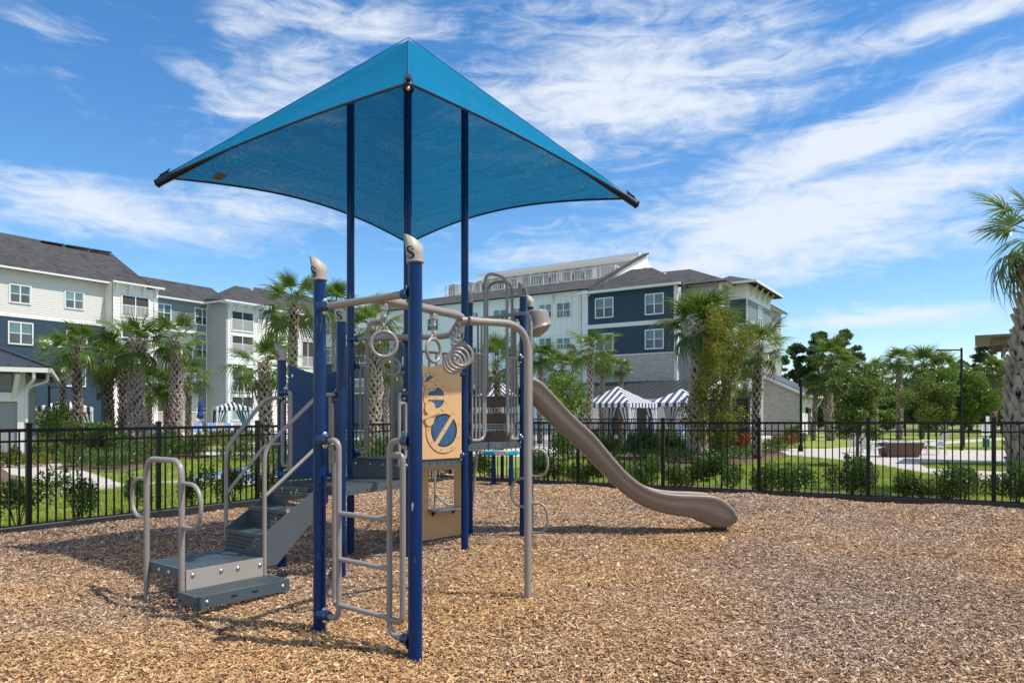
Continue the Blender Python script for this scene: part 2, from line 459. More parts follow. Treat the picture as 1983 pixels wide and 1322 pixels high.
M_BLADE = leafmat("grass_blade", (.105, .20, .016), (.27, .33, .04), trans=.4, rough=.6, scale=.8)

# ------------------------------------------------------------------ ground
U = V(.6, .8, 0); W_ = V(.8, -.6, 0)                 # the two directions the whole estate is laid out on
K0 = V(-1.35, 17.2, 0)                               # rear corner of the playground fence
FL = V(-.5516, -.8341, 0)                             # left fence runs this way from the corner
FR = V(.8788, -.4773, 0)                             # back fence runs this way

def hgt(x, y):
    """gentle unevenness of the chip surface"""
    return (.028 * math.sin(1.3 * x + .4 * y) * math.cos(.9 * y - .5 * x) + .018 * math.sin(2.9 * x + 1.1) * math.sin(2.3 * y + .7)
            + .010 * math.sin(6.1 * x - 3.3 * y) * math.cos(4.7 * y + x))

def in_play(x, y, m=0.):
    """inside the fenced area, m metres in from the fence"""
    rx, ry = x - K0.x, y - K0.y
    nl = V(-FL.y, FL.x, 0); nl = nl if nl.dot(V(3, 3, 0) - K0) > 0 else -nl
    nr = V(-FR.y, FR.x, 0); nr = nr if nr.dot(V(0, 3, 0) - K0) > 0 else -nr
    return rx * nl.x + ry * nl.y > m and rx * nr.x + ry * nr.y > m

def sheet(name, pts, z, m, cat_kind='structure'):
    mb = MB(); mb.poly([V(p[0], p[1], z) for p in pts]); o = mb.build(name, m); o['kind'] = cat_kind; return o

sheet("lawn", [(-900, -60), (900, -60), (900, 1500), (-900, 1500)], -.05, MATS["lawn_turf"])
mb = MB()
nx, ny = 110, 90
xs = np.linspace(-14, 14, nx); ys = np.linspace(-3, 18, ny)
mb.add([V(x, y, hgt(x, y)) for y in ys for x in xs],
       [(j * nx + i, j * nx + i + 1, (j + 1) * nx + i + 1, (j + 1) * nx + i) for j in range(ny - 1) for i in range(nx - 1)
        if in_play(xs[i] + .13, ys[j] + .12, -.16)], 0, True)
structure(mb.build("playground_mulch_ground", MATS["mulch_bed"]))

def pxpoly(pts, z=-.03): return [gd(x, y, z) for x, y in pts]
PATHS = []
def path(name, pts, z, m=M_CONC):
    p = pxpoly(pts, z); PATHS.append([(q.x, q.y) for q in p]); o = sheet(name, p, z, m); return o

path("footpath", [(-60, 905), (20, 899), (118, 897), (185, 918), (244, 938), (149, 951), (98, 934), (26, 919), (-60, 922)], -.030)
path("footpath", [(330, 889), (345, 884), (411, 873), (480, 862), (560, 862), (560, 880), (420, 880), (345, 889)], -.030)
path("footpath", [(1440, 871), (1520, 868), (1664, 868), (1930, 871), (2080, 874), (2080, 899), (1930, 896), (1779, 896), (1796, 906), (1920, 912), (2080, 918), (2080, 938), (1920, 930), (1800, 917), (1739, 907), (1667, 894), (1560, 884), (1480, 878)], -.030)
path("footpath", [(1600, 868), (1700, 862), (1825, 854), (1940, 847), (2080, 841), (2080, 845), (1940, 852), (1825, 860), (1740, 868)], -.034)
path("footpath", [(1500, 832), (1620, 834), (1760, 828), (2000, 829), (2000, 831), (1760, 831), (1620, 838), (1500, 836)], -.034)
path("pool_deck", [(120, 851), (330, 852), (480, 862), (560, 868), (760, 884), (1010, 884), (1500, 868), (1500, 834), (1300, 829), (700, 828), (300, 830), (100, 834)], -.038, M_DECKC)
# stone edging strip across the left lawn
mb = MB()
edge = [gd(x, y, -.03) for x, y in [(-80, 970), (0, 963), (57, 960), (160, 951), (290, 938), (401, 931), (520, 922), (640, 914)]]
for a, b in zip(edge, edge[1:]):
    d = (b - a).normalized(); n = V(-d.y, d.x, 0) * .07
    mb.prism([a + n, a - n, b - n, b + n], V(0, 0, .045))
structure(mb.build("lawn_edging", M_CONC))
# swimming pool: coping and water
pool = [gd(x, y, -.03) for x, y in [(405, 843.5), (700, 846), (880, 846), (1150, 842), (1150, 836), (800, 835), (420, 836)]]
sheet("pool_water", pool, -.012, MATS["pool_water"]); 
mb = MB()
for a, b in zip(pool, pool[1:] + pool[:1]):
    d = (b - a).normalized(); n = V(-d.y, d.x, 0) * .2
    mb.prism([V(0, 0, -.01) + a + n, V(0, 0, -.01) + a - n, V(0, 0, -.01) + b - n, V(0, 0, -.01) + b + n], V(0, 0, .1))
structure(mb.build("pool_coping", M_DECKC))
# planting beds
def bed(pts, z=-.022): PATHS.append([(q.x, q.y) for q in pxpoly(pts, z)]); return sheet("planting_bed", pxpoly(pts, z), z, M_BED)
bed([(-60, 905), (0, 903), (30, 925), (52, 935), (10, 946), (-60, 945)])
bed([(30, 888), (118, 889), (120, 896), (20, 898)])
bed([(100, 908), (160, 910), (238, 914), (330, 893), (410, 882), (340, 868), (230, 860), (110, 862), (40, 866), (30, 884), (118, 888), (122, 900)])
bed([(410, 862), (470, 862), (440, 852), (380, 851), (360, 858)])
bed([(470, 905), (560, 895), (720, 884), (880, 884), (880, 925), (640, 905)])
nb = V(-FR.y, FR.x, 0)                                              # strip outside the back fence
sheet("planting_bed", [K0 + nb * .12 + FR * -.3, K0 + FR * 15.5 + nb * .12, K0 + FR * 15.5 + nb * 1.25, K0 + FR * -.3 + nb * 2.2], -.024, M_BED)
bed([(1220, 893), (1300, 905), (1420, 902), (1530, 882), (1500, 868), (1440, 862), (1200, 868), (1080, 878)])

# ------------------------------------------------------------------ fences
def picket_mesh(h, s=.019):
    mb = MB(); mb.box((0, 0, h / 2), (s, s, h)); return mb.mesh("picket", M_BLACK)

def fence_run(name, label, a, dr, n_bays, bay, hts, z0=.0, group=None, npick=15, first_post=True, rail=(.040, .045)):
    """posts, rails and pickets as parts; hts = height at the two ends"""
    f = thing(name, label, 'fence', a, 0, group)
    dr = Vector(dr).normalized(); ang = math.atan2(dr.y, dr.x)
    tot = n_bays * bay
    H = lambda t: hts[0] + (hts[1] - hts[0]) * t / tot
    post_h = max(hts) + .05
    pm = MB(); pm.box((0, 0, post_h / 2 - .05), (.062, .062, post_h + .1), bev=.004)
    pme = pm.mesh("post", M_BLACK)
    cm = MB(); cm.box((0, 0, .012), (.074, .074, .024), bev=.004)
    cm.add([(-.03, -.03, .024), (.03, -.03, .024), (.03, .03, .024), (-.03, .03, .024), (0, 0, .04)], [(0, 1, 4), (1, 2, 4), (2, 3, 4), (3, 0, 4)])
    cme = cm.mesh("post_cap", M_BLACK)
    for i in range(n_bays + 1):
        if i == 0 and not first_post: continue
        t = i * bay; p = link("post", pme, f, dr * t + V(0, 0, z0), (0, 0, ang))
        p.location.z = z0 + H(t) - max(hts)
        link("post_cap", cme, p, (0, 0, post_h - .0))
    pk = picket_mesh(1.0)
    for i in range(n_bays):
        t0, t1 = i * bay, (i + 1) * bay
        for frac, (rw, rh) in ((1.0, rail), (.888, (.03, .028)), (.075, (.03, .03))):
            mb = MB(); pa = dr * (t0 + .031) + V(0, 0, z0 + H(t0) * frac - rh / 2); pb = dr * (t1 - .031) + V(0, 0, z0 + H(t1) * frac - rh / 2)
            mb.box((pa + pb) / 2, ((pb - pa).length, rw, rh), ex=pb - pa)
            mb.build("rail", M_BLACK, f, origin=(0, 0, 0))
        for k in range(1, npick + 1):
            t = t0 + bay * k / (npick + 1)
            o = link("picket", pk, f, dr * t + V(0, 0, z0 + .03), (0, 0, ang)); o.scale = (1, 1, H(t) - .03 - .022)
    return f

fence_run("metal_fence", "black metal picket fence running along the left side of the playground", K0 + FL * 10.94, -FL, 6, 1.79, (1.355, 1.385), z0=-.0)
fence_run("metal_fence", "black metal picket fence along the back of the playground behind the slide", K0 + FR * -.605, FR, 8, 1.885, (1.385, 1.45), z0=-.0, first_post=False)

# black plastic edging of the play area: one piece per bay
pb = thing("playground_border", "low black plastic border holding the wood chips along the foot of the fence", 'border', K0)
mb = MB(); mb.box((.61, 0, .0), (1.205, .075, .20), bev=.012); mb.cyl((.0, 0, -.05), (.0, 0, .106), .05, 8)
bme = mb.mesh("border_timber", M_BLACKD)
ang = math.atan2(FL.y, FL.x); inn = V(.8, -.6, 0) * .11
for i in range(10): link("border_timber", bme, pb, FL * (.1 + 1.22 * i) + inn, (0, 0, ang))
ang = math.atan2(FR.y, FR.x); inn = V(-.477, -.879, 0) * .11
for i in range(12): link("border_timber", bme, pb, FR * (.1 + 1.22 * i) + inn, (0, 0, ang))
# ------------------------------------------------------------------ building materials
M_CREAM = mat("cream_siding", (.66, .635, .585), .6, var=((.62, .60, .55), .8, .4))
M_WSIDE = mat("white_siding", (.80, .755, .69), .6, var=((.77, .72, .655), .6, .4))
M_BSIDE = mat("navy_siding", (.015, .040, .066), .5, var=((.019, .047, .076), .7, .4))
M_GSIDE = mat("grey_siding", (.19, .225, .235), .55, var=((.205, .24, .25), .7, .4))
M_TSIDE = mat("light_grey_siding", (.36, .36, .34), .55, var=((.39, .39, .37), .7, .4))
M_TRIM = mat("white_trim", (.74, .73, .69), .45, var=((.68, .67, .63), 2, .4))
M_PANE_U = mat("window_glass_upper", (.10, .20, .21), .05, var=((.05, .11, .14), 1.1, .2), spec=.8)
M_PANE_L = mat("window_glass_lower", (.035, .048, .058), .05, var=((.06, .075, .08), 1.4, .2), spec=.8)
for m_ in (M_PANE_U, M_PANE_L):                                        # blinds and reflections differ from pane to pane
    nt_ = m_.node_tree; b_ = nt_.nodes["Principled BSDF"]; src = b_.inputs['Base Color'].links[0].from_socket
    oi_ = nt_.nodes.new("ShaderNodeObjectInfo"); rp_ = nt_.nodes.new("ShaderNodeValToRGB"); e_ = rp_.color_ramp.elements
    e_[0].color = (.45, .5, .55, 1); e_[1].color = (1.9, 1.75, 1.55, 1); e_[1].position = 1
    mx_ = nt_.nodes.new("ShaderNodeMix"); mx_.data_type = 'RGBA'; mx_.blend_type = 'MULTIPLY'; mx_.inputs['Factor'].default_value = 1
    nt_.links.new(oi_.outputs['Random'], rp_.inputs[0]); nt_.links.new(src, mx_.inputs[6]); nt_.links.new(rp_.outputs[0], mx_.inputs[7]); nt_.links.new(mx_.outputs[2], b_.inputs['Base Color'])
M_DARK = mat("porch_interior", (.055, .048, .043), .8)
M_SCREEN = mat("screen_mesh", (.26, .26, .26), .7)
M_METALROOF = mat("dark_metal_roof", (.045, .05, .056), .35, metal=.3, var=((.06, .066, .072), 3, .4))
M_DOORP = mat("grey_panel", (.27, .285, .285), .5)

def brick_mat(name, c1, c2, mortar, sc):
    m = bpy.data.materials.new(name); m.use_nodes = True; nt = m.node_tree; N, L = nt.nodes.new, nt.links.new
    b = nt.nodes["Principled BSDF"]; b.inputs['Roughness'].default_value = .85
    tc = N("ShaderNodeTexCoord"); sp = N("ShaderNodeSeparateXYZ"); L(tc.outputs['Object'], sp.inputs[0])
    ad = N("ShaderNodeMath"); ad.operation = 'MULTIPLY'; L(sp.outputs[1], ad.inputs[0]); ad.inputs[1].default_value = .284
    ad2 = N("ShaderNodeMath"); ad2.operation = 'MULTIPLY_ADD'; L(sp.outputs[0], ad2.inputs[0]); ad2.inputs[1].default_value = 1.37; L(ad.outputs[0], ad2.inputs[2])
    cb = N("ShaderNodeCombineXYZ"); L(ad2.outputs[0], cb.inputs[0]); L(sp.outputs[2], cb.inputs[1])
    t = N("ShaderNodeTexBrick"); t.inputs['Scale'].default_value = sc
    t.inputs['Color1'].default_value = (*c1, 1); t.inputs['Color2'].default_value = (*c2, 1); t.inputs['Mortar'].default_value = (*mortar, 1)
    t.inputs['Mortar Size'].default_value = .014; t.inputs['Brick Width'].default_value = .5; t.inputs['Row Height'].default_value = .16
    L(cb.outputs[0], t.inputs[0]); L(t.outputs[0], b.inputs['Base Color'])
    bp = N("ShaderNodeBump"); bp.inputs['Distance'].default_value = .015; bp.invert = True; L(t.outputs['Fac'], bp.inputs['Height']); L(bp.outputs[0], b.inputs['Normal'])
    MATS[name] = m; return m
M_BRICK = brick_mat("pale_brick", (.58, .53, .47), (.38, .35, .315), (.50, .465, .42), 2.0)
M_BRICKC = brick_mat("cream_brick", (.50, .45, .385), (.40, .36, .31), (.47, .43, .37), 2.0)

def shingle_mat():
    m = bpy.data.materials.new("roof_shingle"); m.use_nodes = True; nt = m.node_tree; N, L = nt.nodes.new, nt.links.new
    b = nt.nodes["Principled BSDF"]; b.inputs['Roughness'].default_value = .95
    tc = N("ShaderNodeTexCoord"); mp = N("ShaderNodeMapping"); mp.inputs['Scale'].default_value = (1, 1, 4); L(tc.outputs['Object'], mp.inputs[0])
    v = N("ShaderNodeTexVoronoi"); v.inputs['Scale'].default_value = 3.2; L(mp.outputs[0], v.inputs[0])
    n = N("ShaderNodeTexNoise"); n.inputs['Scale'].default_value = 1.2; n.inputs['Detail'].default_value = 8; L(tc.outputs['Object'], n.inputs[0])
    sp = N("ShaderNodeSeparateColor"); L(v.outputs['Color'], sp.inputs[0])
    ad = N("ShaderNodeMath"); ad.operation = 'MULTIPLY_ADD'; L(sp.outputs[0], ad.inputs[0]); ad.inputs[1].default_value = .6; L(n.outputs[0], ad.inputs[2])
    r = N("ShaderNodeValToRGB"); e = r.color_ramp.elements; e[0].position = .35; e[1].position = 1.05
    e[0].color = (.014, .014, .0145, 1); e[1].color = (.06, .058, .056, 1)
    L(ad.outputs[0], r.inputs[0]); L(r.outputs[0], b.inputs['Base Color'])
    MATS["roof_shingle"] = m; return m
M_SHING = shingle_mat()

class Bld:
    """one building: an Empty at its base; local x runs along the facade, local y goes into the building"""
    def __init__(s, name, label, cat, p0, dr, group=None):
        s.p0 = Vector((p0[0], p0[1], -.05)); s.dr = Vector((dr[0], dr[1], 0)).normalized()
        s.inw = V(-s.dr.y, s.dr.x, 0)
        if s.inw.y < 0: s.inw = -s.inw                               # away from the camera
        s.flip = s.dr.cross(s.inw).z < 0
        s.e = thing(name, label, cat, s.p0, 0, group); s.wm = {}
    def P(s, t, off, z):
        """t along the facade, off metres proud of it (towards the viewer), z height"""
        return s.p0 * 1 + s.dr * t - s.inw * off + V(0, 0, z + .05)
    def t(s, px, off=0.):
        q = s.p0 - s.inw * off; return onwall(q, s.dr, px)[0]
    def tz(s, px, py, off=0.):
        q = s.p0 - s.inw * off; return onwall(q, s.dr, px, py)
    def up(s, px, py, off=0.):
        t, z = s.tz(px, py, off); return s.P(t, off, z)
    def build(s, mb, name, m): return mb.build(name, m, s.e)
    def siding(s, a, b, z0, z1, m, name="wall", lap=.16, proud=.022):
        """lapped boards between two plan points (t, off); each board tilts out at its foot"""
        A = s.P(a[0], a[1], 0); B = s.P(b[0], b[1], 0); n = (B - A).cross(V(0, 0, 1)).normalized()
        mid = (A + B) / 2
        if n.dot(V(0, 0, 0) - V(mid.x, mid.y, 0)) < 0: n = -n
        mb = MB(); k = max(1, round((z1 - z0) / lap)); h = (z1 - z0) / k
        for i in range(k):
            za, zb = z0 + h * i, z0 + h * (i + 1)
            f = n * proud
            p = [A + V(0, 0, za), B + V(0, 0, za)]
            mb.quad(p[0] + f, p[1] + f, B + V(0, 0, zb), A + V(0, 0, zb))
            mb.quad(p[0], p[1], p[1] + f, p[0] + f)
        bk = -n * .2
        mb.prism([A + bk * .1 + V(0, 0, z0), B + bk * .1 + V(0, 0, z0), B + bk * .1 + V(0, 0, z1), A + bk * .1 + V(0, 0, z1)], bk)
        return s.build(mb, name, m)
    def slab(s, a, b, z0, z1, m, name, th=.25, proud=0.):
        """plain wall, band or board"""
        A = s.P(a[0], a[1], 0); B = s.P(b[0], b[1], 0); n = (B - A).cross(V(0, 0, 1)).normalized()
        if n.dot(-V(A.x + B.x, A.y + B.y, 0)) < 0: n = -n
        mb = MB(); A = A + n * proud; B = B + n * proud
        mb.prism([A + V(0, 0, z0), B + V(0, 0, z0), B + V(0, 0, z1), A + V(0, 0, z1)], -n * th); return s.build(mb, name, m)
    def battens(s, a, b, z0, z1, m, step=.62):
        A = s.P(a[0], a[1], 0); B = s.P(b[0], b[1], 0); d = (B - A); ln = d.length; d.normalize(); n = d.cross(V(0, 0, 1))
        if n.dot(-V(A.x + B.x, A.y + B.y, 0)) < 0: n = -n
        mb = MB(); k = int(ln / step)
        for i in range(1, k):
            c = A + d * ln * i / k + n * .016 + V(0, 0, (z0 + z1) / 2); mb.box(c, (.055, .03, z1 - z0), ex=d)
        return stuff(s.build(mb, "batten", m))
    def window(s, t, z, w, h, off=0., dirv=None, cols=2, proud=.025):
        """double window, centre (t, z) on the facade (or on a return wall along dirv)"""
        d = s.dr if dirv is None else dirv; d = Vector(d).normalized()
        n = d.cross(V(0, 0, 1))
        c = s.P(t, off, z) if dirv is None else t
        if n.dot(-V(c.x, c.y, 0)) < 0: n = -n
        key = (round(w, 1), round(h, 1), cols)
        if key not in s.wm:
            fr = MB(); bt = .105
            for sx in (-1, 1): fr.box((sx * (w / 2 + bt / 2), 0, 0), (bt, .09, h + 2 * bt))
            fr.box((0, 0, h / 2 + bt / 2), (w, .09, bt)); fr.box((0, .01, -h / 2 - bt / 2), (w, .11, bt))
            for i in range(1, cols): fr.box((-w / 2 + w * i / cols, 0, 0), (.10, .07, h))
            cw = w / cols
            for i in range(cols): fr.box((-w / 2 + cw * (i + .5), -.005, 0), (cw - .10, .05, .055))
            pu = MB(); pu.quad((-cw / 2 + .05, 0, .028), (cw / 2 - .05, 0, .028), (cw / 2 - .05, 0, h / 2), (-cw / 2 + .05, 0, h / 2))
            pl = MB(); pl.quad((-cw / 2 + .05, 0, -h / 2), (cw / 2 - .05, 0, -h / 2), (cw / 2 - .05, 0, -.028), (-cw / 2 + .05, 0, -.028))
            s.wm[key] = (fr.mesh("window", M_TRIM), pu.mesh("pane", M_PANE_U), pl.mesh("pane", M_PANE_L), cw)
        f, pu, pl, cw = s.wm[key]
        ang = math.atan2(-n.x, n.y) + math.pi                         # local -y faces out
        rz = math.atan2(n.y, n.x) - math.pi / 2
        o = link("window", f, s.e, c + n * proud - s.p0, (0, 0, rz))
        for i in range(cols):
            x = -w / 2 + cw * (i + .5)
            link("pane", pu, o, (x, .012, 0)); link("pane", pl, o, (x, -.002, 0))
        return o
    def winpx(s, x0, y0, x1, y1, off=0., cols=2):
        t0, _ = s.tz(x0, y0, off); t1, _ = s.tz(x1, y1, off)
        _, za = s.tz((x0 + x1) / 2, y0, off); _, zb = s.tz((x0 + x1) / 2, y1, off)
        w, h = abs(t1 - t0) - .2, abs(za - zb) - .2
        return s.window((t0 + t1) / 2, (za + zb) / 2, round(w, 1), round(h, 1), off, cols=cols)
    def porch(s, t0, t1, z0, z1, off, name="balcony", rail=1.05, posts=1):
        """screened balcony: dark recess, rail of balusters, mullions, white surround"""
        A, B = s.P(t0, off, 0), s.P(t1, off, 0); d = (B - A).normalized(); n = -s.inw; w = (B - A).length
        mb = MB(); c = (A + B) / 2
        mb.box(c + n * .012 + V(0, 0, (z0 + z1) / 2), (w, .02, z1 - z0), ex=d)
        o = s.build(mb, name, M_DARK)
        fr = MB()
        for q in (A, B): fr.box(q + n * .03 + V(0, 0, (z0 + z1) / 2), (.14, .12, z1 - z0 + .2), ex=d)
        for zz in (z0 - .07, z1 + .07): fr.box(c + n * .03 + V(0, 0, zz), (w, .12, .14), ex=d)
        for i in range(1, posts + 1): fr.box(A + d * w * i / (posts + 1) + n * .035 + V(0, 0, (z0 + z1) / 2), (.08, .07, z1 - z0), ex=d)
        if rail: fr.box(c + n * .035 + V(0, 0, z0 + rail), (w, .06, .07), ex=d)
        f = fr.build("surround", M_TRIM, o)
        if rail:
            sc = MB(); k = max(4, int(w / .12))
            for i in range(k): sc.box(A + d * w * (i + .5) / k + n * .035 + V(0, 0, z0 + rail / 2), (.045, .03, rail), ex=d)
            stuff(sc.build("baluster", M_TRIM, o))
        return o
    def bracket(s, t, off, z, h=.9, out=.5):
        mb = MB(); n = -s.inw; p = s.P(t, off, z)
        mb.box(p + n * .05 + V(0, 0, -h / 2), (.12, .09, h), ex=s.dr)
        a, b = p + n * .08 + V(0, 0, -h * .9), p + n * out + V(0, 0, -.05)
        mb.box((a + b) / 2, ((b - a).length, .10, .12), ex=b - a, ey=s.dr)
        return s.build(mb, "bracket", M_TRIM)
    def roof(s, polys, name="roof", th=.18, m=None):
        mb = MB()
        for p in polys: mb.prism([Vector(q) for q in p], V(0, 0, -th))
        return s.build(mb, name, m or M_SHING)
    def beam(s, a, b, w, h, m, name):
        mb = MB(); a, b = Vector(a), Vector(b); mb.box((a + b) / 2, ((b - a).length, w, h), ex=b - a); return s.build(mb, name, m)
    def spout(s, t, off, z1, z0=.2):
        mb = MB(); n = -s.inw
        mb.tube(fillet([s.P(t, off, z1) + n * .5, s.P(t, off, z1 - .35) + n * .07, s.P(t, off, z0) + n * .07], .2, 4), .055, 6)
        return s.build(mb, "downspout", M_TRIM)

# ================= left wing
DU = (.54, .8417); DV = (.83, -.558)
LW = Bld("apartment_building", "long four storey apartment block at left with cream and navy siding and dark shingle roof", "building", (-39.66, 56.0), DU)
tA, tB = LW.t(-150), LW.t(213)
zE = LW.tz(0, 517)[1]                                                 # eaves
zBelt = LW.tz(0, 608)[1]
LW.siding((tA, 0), (tB, 0), zBelt + .12, zE, M_CREAM, lap=.15)
LW.siding((tA, 0), (tB, 0), 0, zBelt - .12, M_BSIDE, lap=.18)
LW.slab((tA, 0), (tB, 0), zBelt - .12, zBelt + .12, M_TRIM, "belt_course", proud=.06)
LW.slab((tB - .14, 0), (tB + .02, 0), 0, zE, M_TRIM, "corner_board", proud=.07)
for (a, b, c, d) in [(17, 551, 60, 588), (124, 564, 163, 599), (15, 624, 64, 667), (128, 640, 168, 673), (125, 705, 166, 748), (34, 786, 62, 826)]:
    LW.winpx(a, b, c, d)
# gutter and roof of the long part
LW.beam(LW.P(tA, .55, zE - .02), LW.P(tB + .3, .55, zE - .02), .14, .16, M_TRIM, "gutter")
LW.slab((tA, 0), (tB, 0), zE - .04, zE + .02, M_TRIM, "soffit", th=-.55)
tR1, zR = LW.tz(0, 450, -9)
tR2, _ = LW.tz(216, 487, -9)
tE2 = LW.t(312, 1.3)
rk = lambda t, o, z: LW.P(t, o, z)
LW.roof([[rk(tA - 2, .6, zE), rk(tB + .3, .6, zE), rk(tE2 - 1., 1.5, zE - .02), rk(tR2, -9, zR), rk(tA - 2, -9, zR)],
         [rk(tE2 - .9, 1.5, zE - .02), rk(tE2 + .3, -9, zE), rk(tR2 + .02, -9, zR)]])
for (x0, y0, x1, y1) in [(80, 466, 122, 473), (128, 474, 172, 481), (176, 482, 214, 488)]:   # ridge vents
    a = LW.up(x0, y0 + 1, -8.2); b = LW.up(x1, y1 + 1, -8.2); LW.beam(a, b, .5, .10, M_SHING, "ridge_vent")
LW.spout(tB + .12, 0, zE - .1)
for px in (191, 200):
    t_, z_ = LW.tz(px, 763); mb = MB(); mb.cyl(LW.P(t_, .02, z_), LW.P(t_, .22, z_ - .02), .16, 10, r2=.19); LW.build(mb, "wall_light", M_BLACK)
# first balcony tower
o1 = 1.3
t0, t1 = LW.t(219, o1), LW.t(302, o1)
LW.siding((t0, o1), (t1, o1), 0, zE, M_WSIDE, lap=.30)
LW.slab((t0, 0), (t0, o1), 0, zE, M_WSIDE, "return_wall", th=.2)
LW.slab((t1, -1.6), (t1, o1), 0, zE, M_WSIDE, "return_wall", th=.2)
LW.beam(LW.P(t0 - .3, o1 + .55, zE - .05), LW.P(t1 + .5, o1 + .55, zE - .05), .14, .15, M_TRIM, "gutter")
LW.slab((t0, o1), (t1, o1), zE - .06, zE, M_TRIM, "soffit", th=-.55)
for px in (222, 248, 276, 300): LW.bracket(LW.t(px, o1), o1, zE - .05)
a, b = LW.t(235, o1), LW.t(288, o1)
_, z1 = LW.tz(260, 575, o1); _, z0 = LW.tz(260, 606, o1)
fl = 2.96
for k in range(4): LW.porch(a, b, max(.15, z0 - k * fl - .3), z1 - k * fl, o1, rail=1.05 if k else .9)
LW.spout(t1 - .2, o1, zE - .1)
# grey section
o2 = -1.6
t0, t1 = LW.t(304, o2), LW.t(417, o2)
zE2 = LW.tz(305, 575, o2)[1]
zb2 = LW.tz(400, 799, o2)[1]
LW.siding((t0, o2), (t1, o2), zb2, zE2, M_GSIDE, lap=.18)
LW.slab((t0, o2), (t1, o2), 0, zb2, M_BRICKC, "brick_wall", proud=.05)
LW.slab((t0, o2), (t1, o2), zb2, zb2 + .12, M_TRIM, "belt_course", proud=.10, th=.2)
zz = LW.tz(390, 645, o2)[1]; LW.slab((t0, o2), (t1, o2), zz - .12, zz + .12, M_TRIM, "belt_course", proud=.06)
for (q0, q1, q2, q3) in [(303, 588, 331, 622), (376, 597, 406, 630), (376, 660, 406, 694), (376, 722, 406, 750), (380, 790, 405, 815), (303, 660, 331, 690), (303, 720, 331, 750)]:
    LW.winpx(q0, q1, q2, q3, o2)
a, b = LW.t(303, o2), LW.t(322, o2)
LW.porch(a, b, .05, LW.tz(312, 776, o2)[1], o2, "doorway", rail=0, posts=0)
LW.beam(LW.P(t0 - .3, o2 + .5, zE2), LW.P(t1, o2 + .5, zE2), .14, .15, M_TRIM, "gutter")
LW.slab((t0, o2), (t1, o2), zE2 - .06, zE2, M_TRIM, "soffit", th=-.5)
zr2 = LW.tz(305, 540, -8)[1]
LW.roof([[rk(t0 - 2.5, o2 + .55, zE2 + .1), rk(t1 + 2, o2 + .55, zE2 + .1), rk(t1 + 4, -8, zr2), rk(t0 - 6, -8, zr2)]])
LW.beam(LW.up(310, 545, -7.3), LW.up(338, 549, -7.3), .5, .1, M_SHING, "ridge_vent")
# second balcony tower, standing well out
o3 = 1.6
t0, t1 = LW.t(441, o3), LW.t(497, o3)
zE3 = LW.tz(441, 583, o3)[1]
LW.siding((t0, o3), (t1, o3), 0, zE3, M_WSIDE, lap=.30)
LW.slab((t0, o2), (t0, o3), 0, zE3, M_TSIDE, "return_wall", th=-.2)  # shade of this side face put into a greyer siding colour
LW.battens((t0, o2 + .05), (t0, o3 - .05), 0, zE3, M_TSIDE, .5)
a, b = LW.t(448, o3), LW.t(490, o3)
for (y0, y1, r) in [(604, 639, 1.05), (651, 686, 1.05), (711, 757, 1.05), (769, 812, 1.05)]:
    z1 = LW.tz(462, y0, o3)[1]; z0 = LW.tz(462, y1, o3)[1]; LW.porch(a, b, z0, z1, o3)
for px in (443, 458, 476, 494): LW.bracket(LW.t(px, o3), o3, zE3 - .05)
ee = zE3 + .02
c0, c1 = t0 - .8, t1 + 1.2
ap = LW.tz(455, 553, -2.5)
LW.roof([[rk(c0, o3 + .8, ee), rk(c1, o3 + .8, ee), rk(c1 + 1, -2.5, ap[1]), rk(ap[0], -2.5, ap[1])],
         [rk(c0, o3 + .8, ee), rk(ap[0], -2.5, ap[1]), rk(c0, -1.0, ee + .3)]])
LW.beam(rk(c0, o3 + .8, ee - .1), rk(c1, o3 + .8, ee - .1), .14, .17, M_TRIM, "gutter")
LW.beam(rk(c0, o3 + .8, ee - .1), rk(c0, -3, ee - .1), .14, .17, M_TRIM, "gutter")
LW.slab((c0, o3), (c1, o3), ee - .26, ee - .2, M_TRIM, "soffit", th=-.75)
LW.spout(t0 - .25, o2 + .1, zE2 - .1)
# remaining part up to the inner corner
o4 = 0.
t0b, t1b = t1, LW.t(610, o4)
LW.siding((t0b, o4), (t1b, o4), 0, zE3, M_WSIDE, lap=.30)
LW.slab((t1, o4), (t1, o3), 0, zE3, M_WSIDE, "return_wall", th=.2)
a, b = LW.t(584, o4), LW.t(607, o4)
for (y0, y1) in [(622, 655), (662, 709)]:
    z1 = LW.tz(594, y0, o4)[1]; z0 = LW.tz(594, y1, o4)[1]; LW.porch(a, b, z0, z1, o4)
for (q0, q1, q2, q3) in [(534, 618, 556, 640), (534, 668, 556, 692), (534, 725, 556, 750)]: LW.winpx(q0, q1, q2, q3, o4)
LW.beam(LW.P(t0b, o4 + .5, zE3), LW.P(t1b, o4 + .5, zE3), .14, .15, M_TRIM, "gutter")
tq_, zq_ = LW.tz(492, 556, -6)
LW.roof([[rk(t0b - .5, o4 + .55, zE3 + .1), rk(t1b + 9, o4 + .55, zE3 + .1), rk(t1b + 9, -6, zq_), rk(tq_, -6, zq_)]])

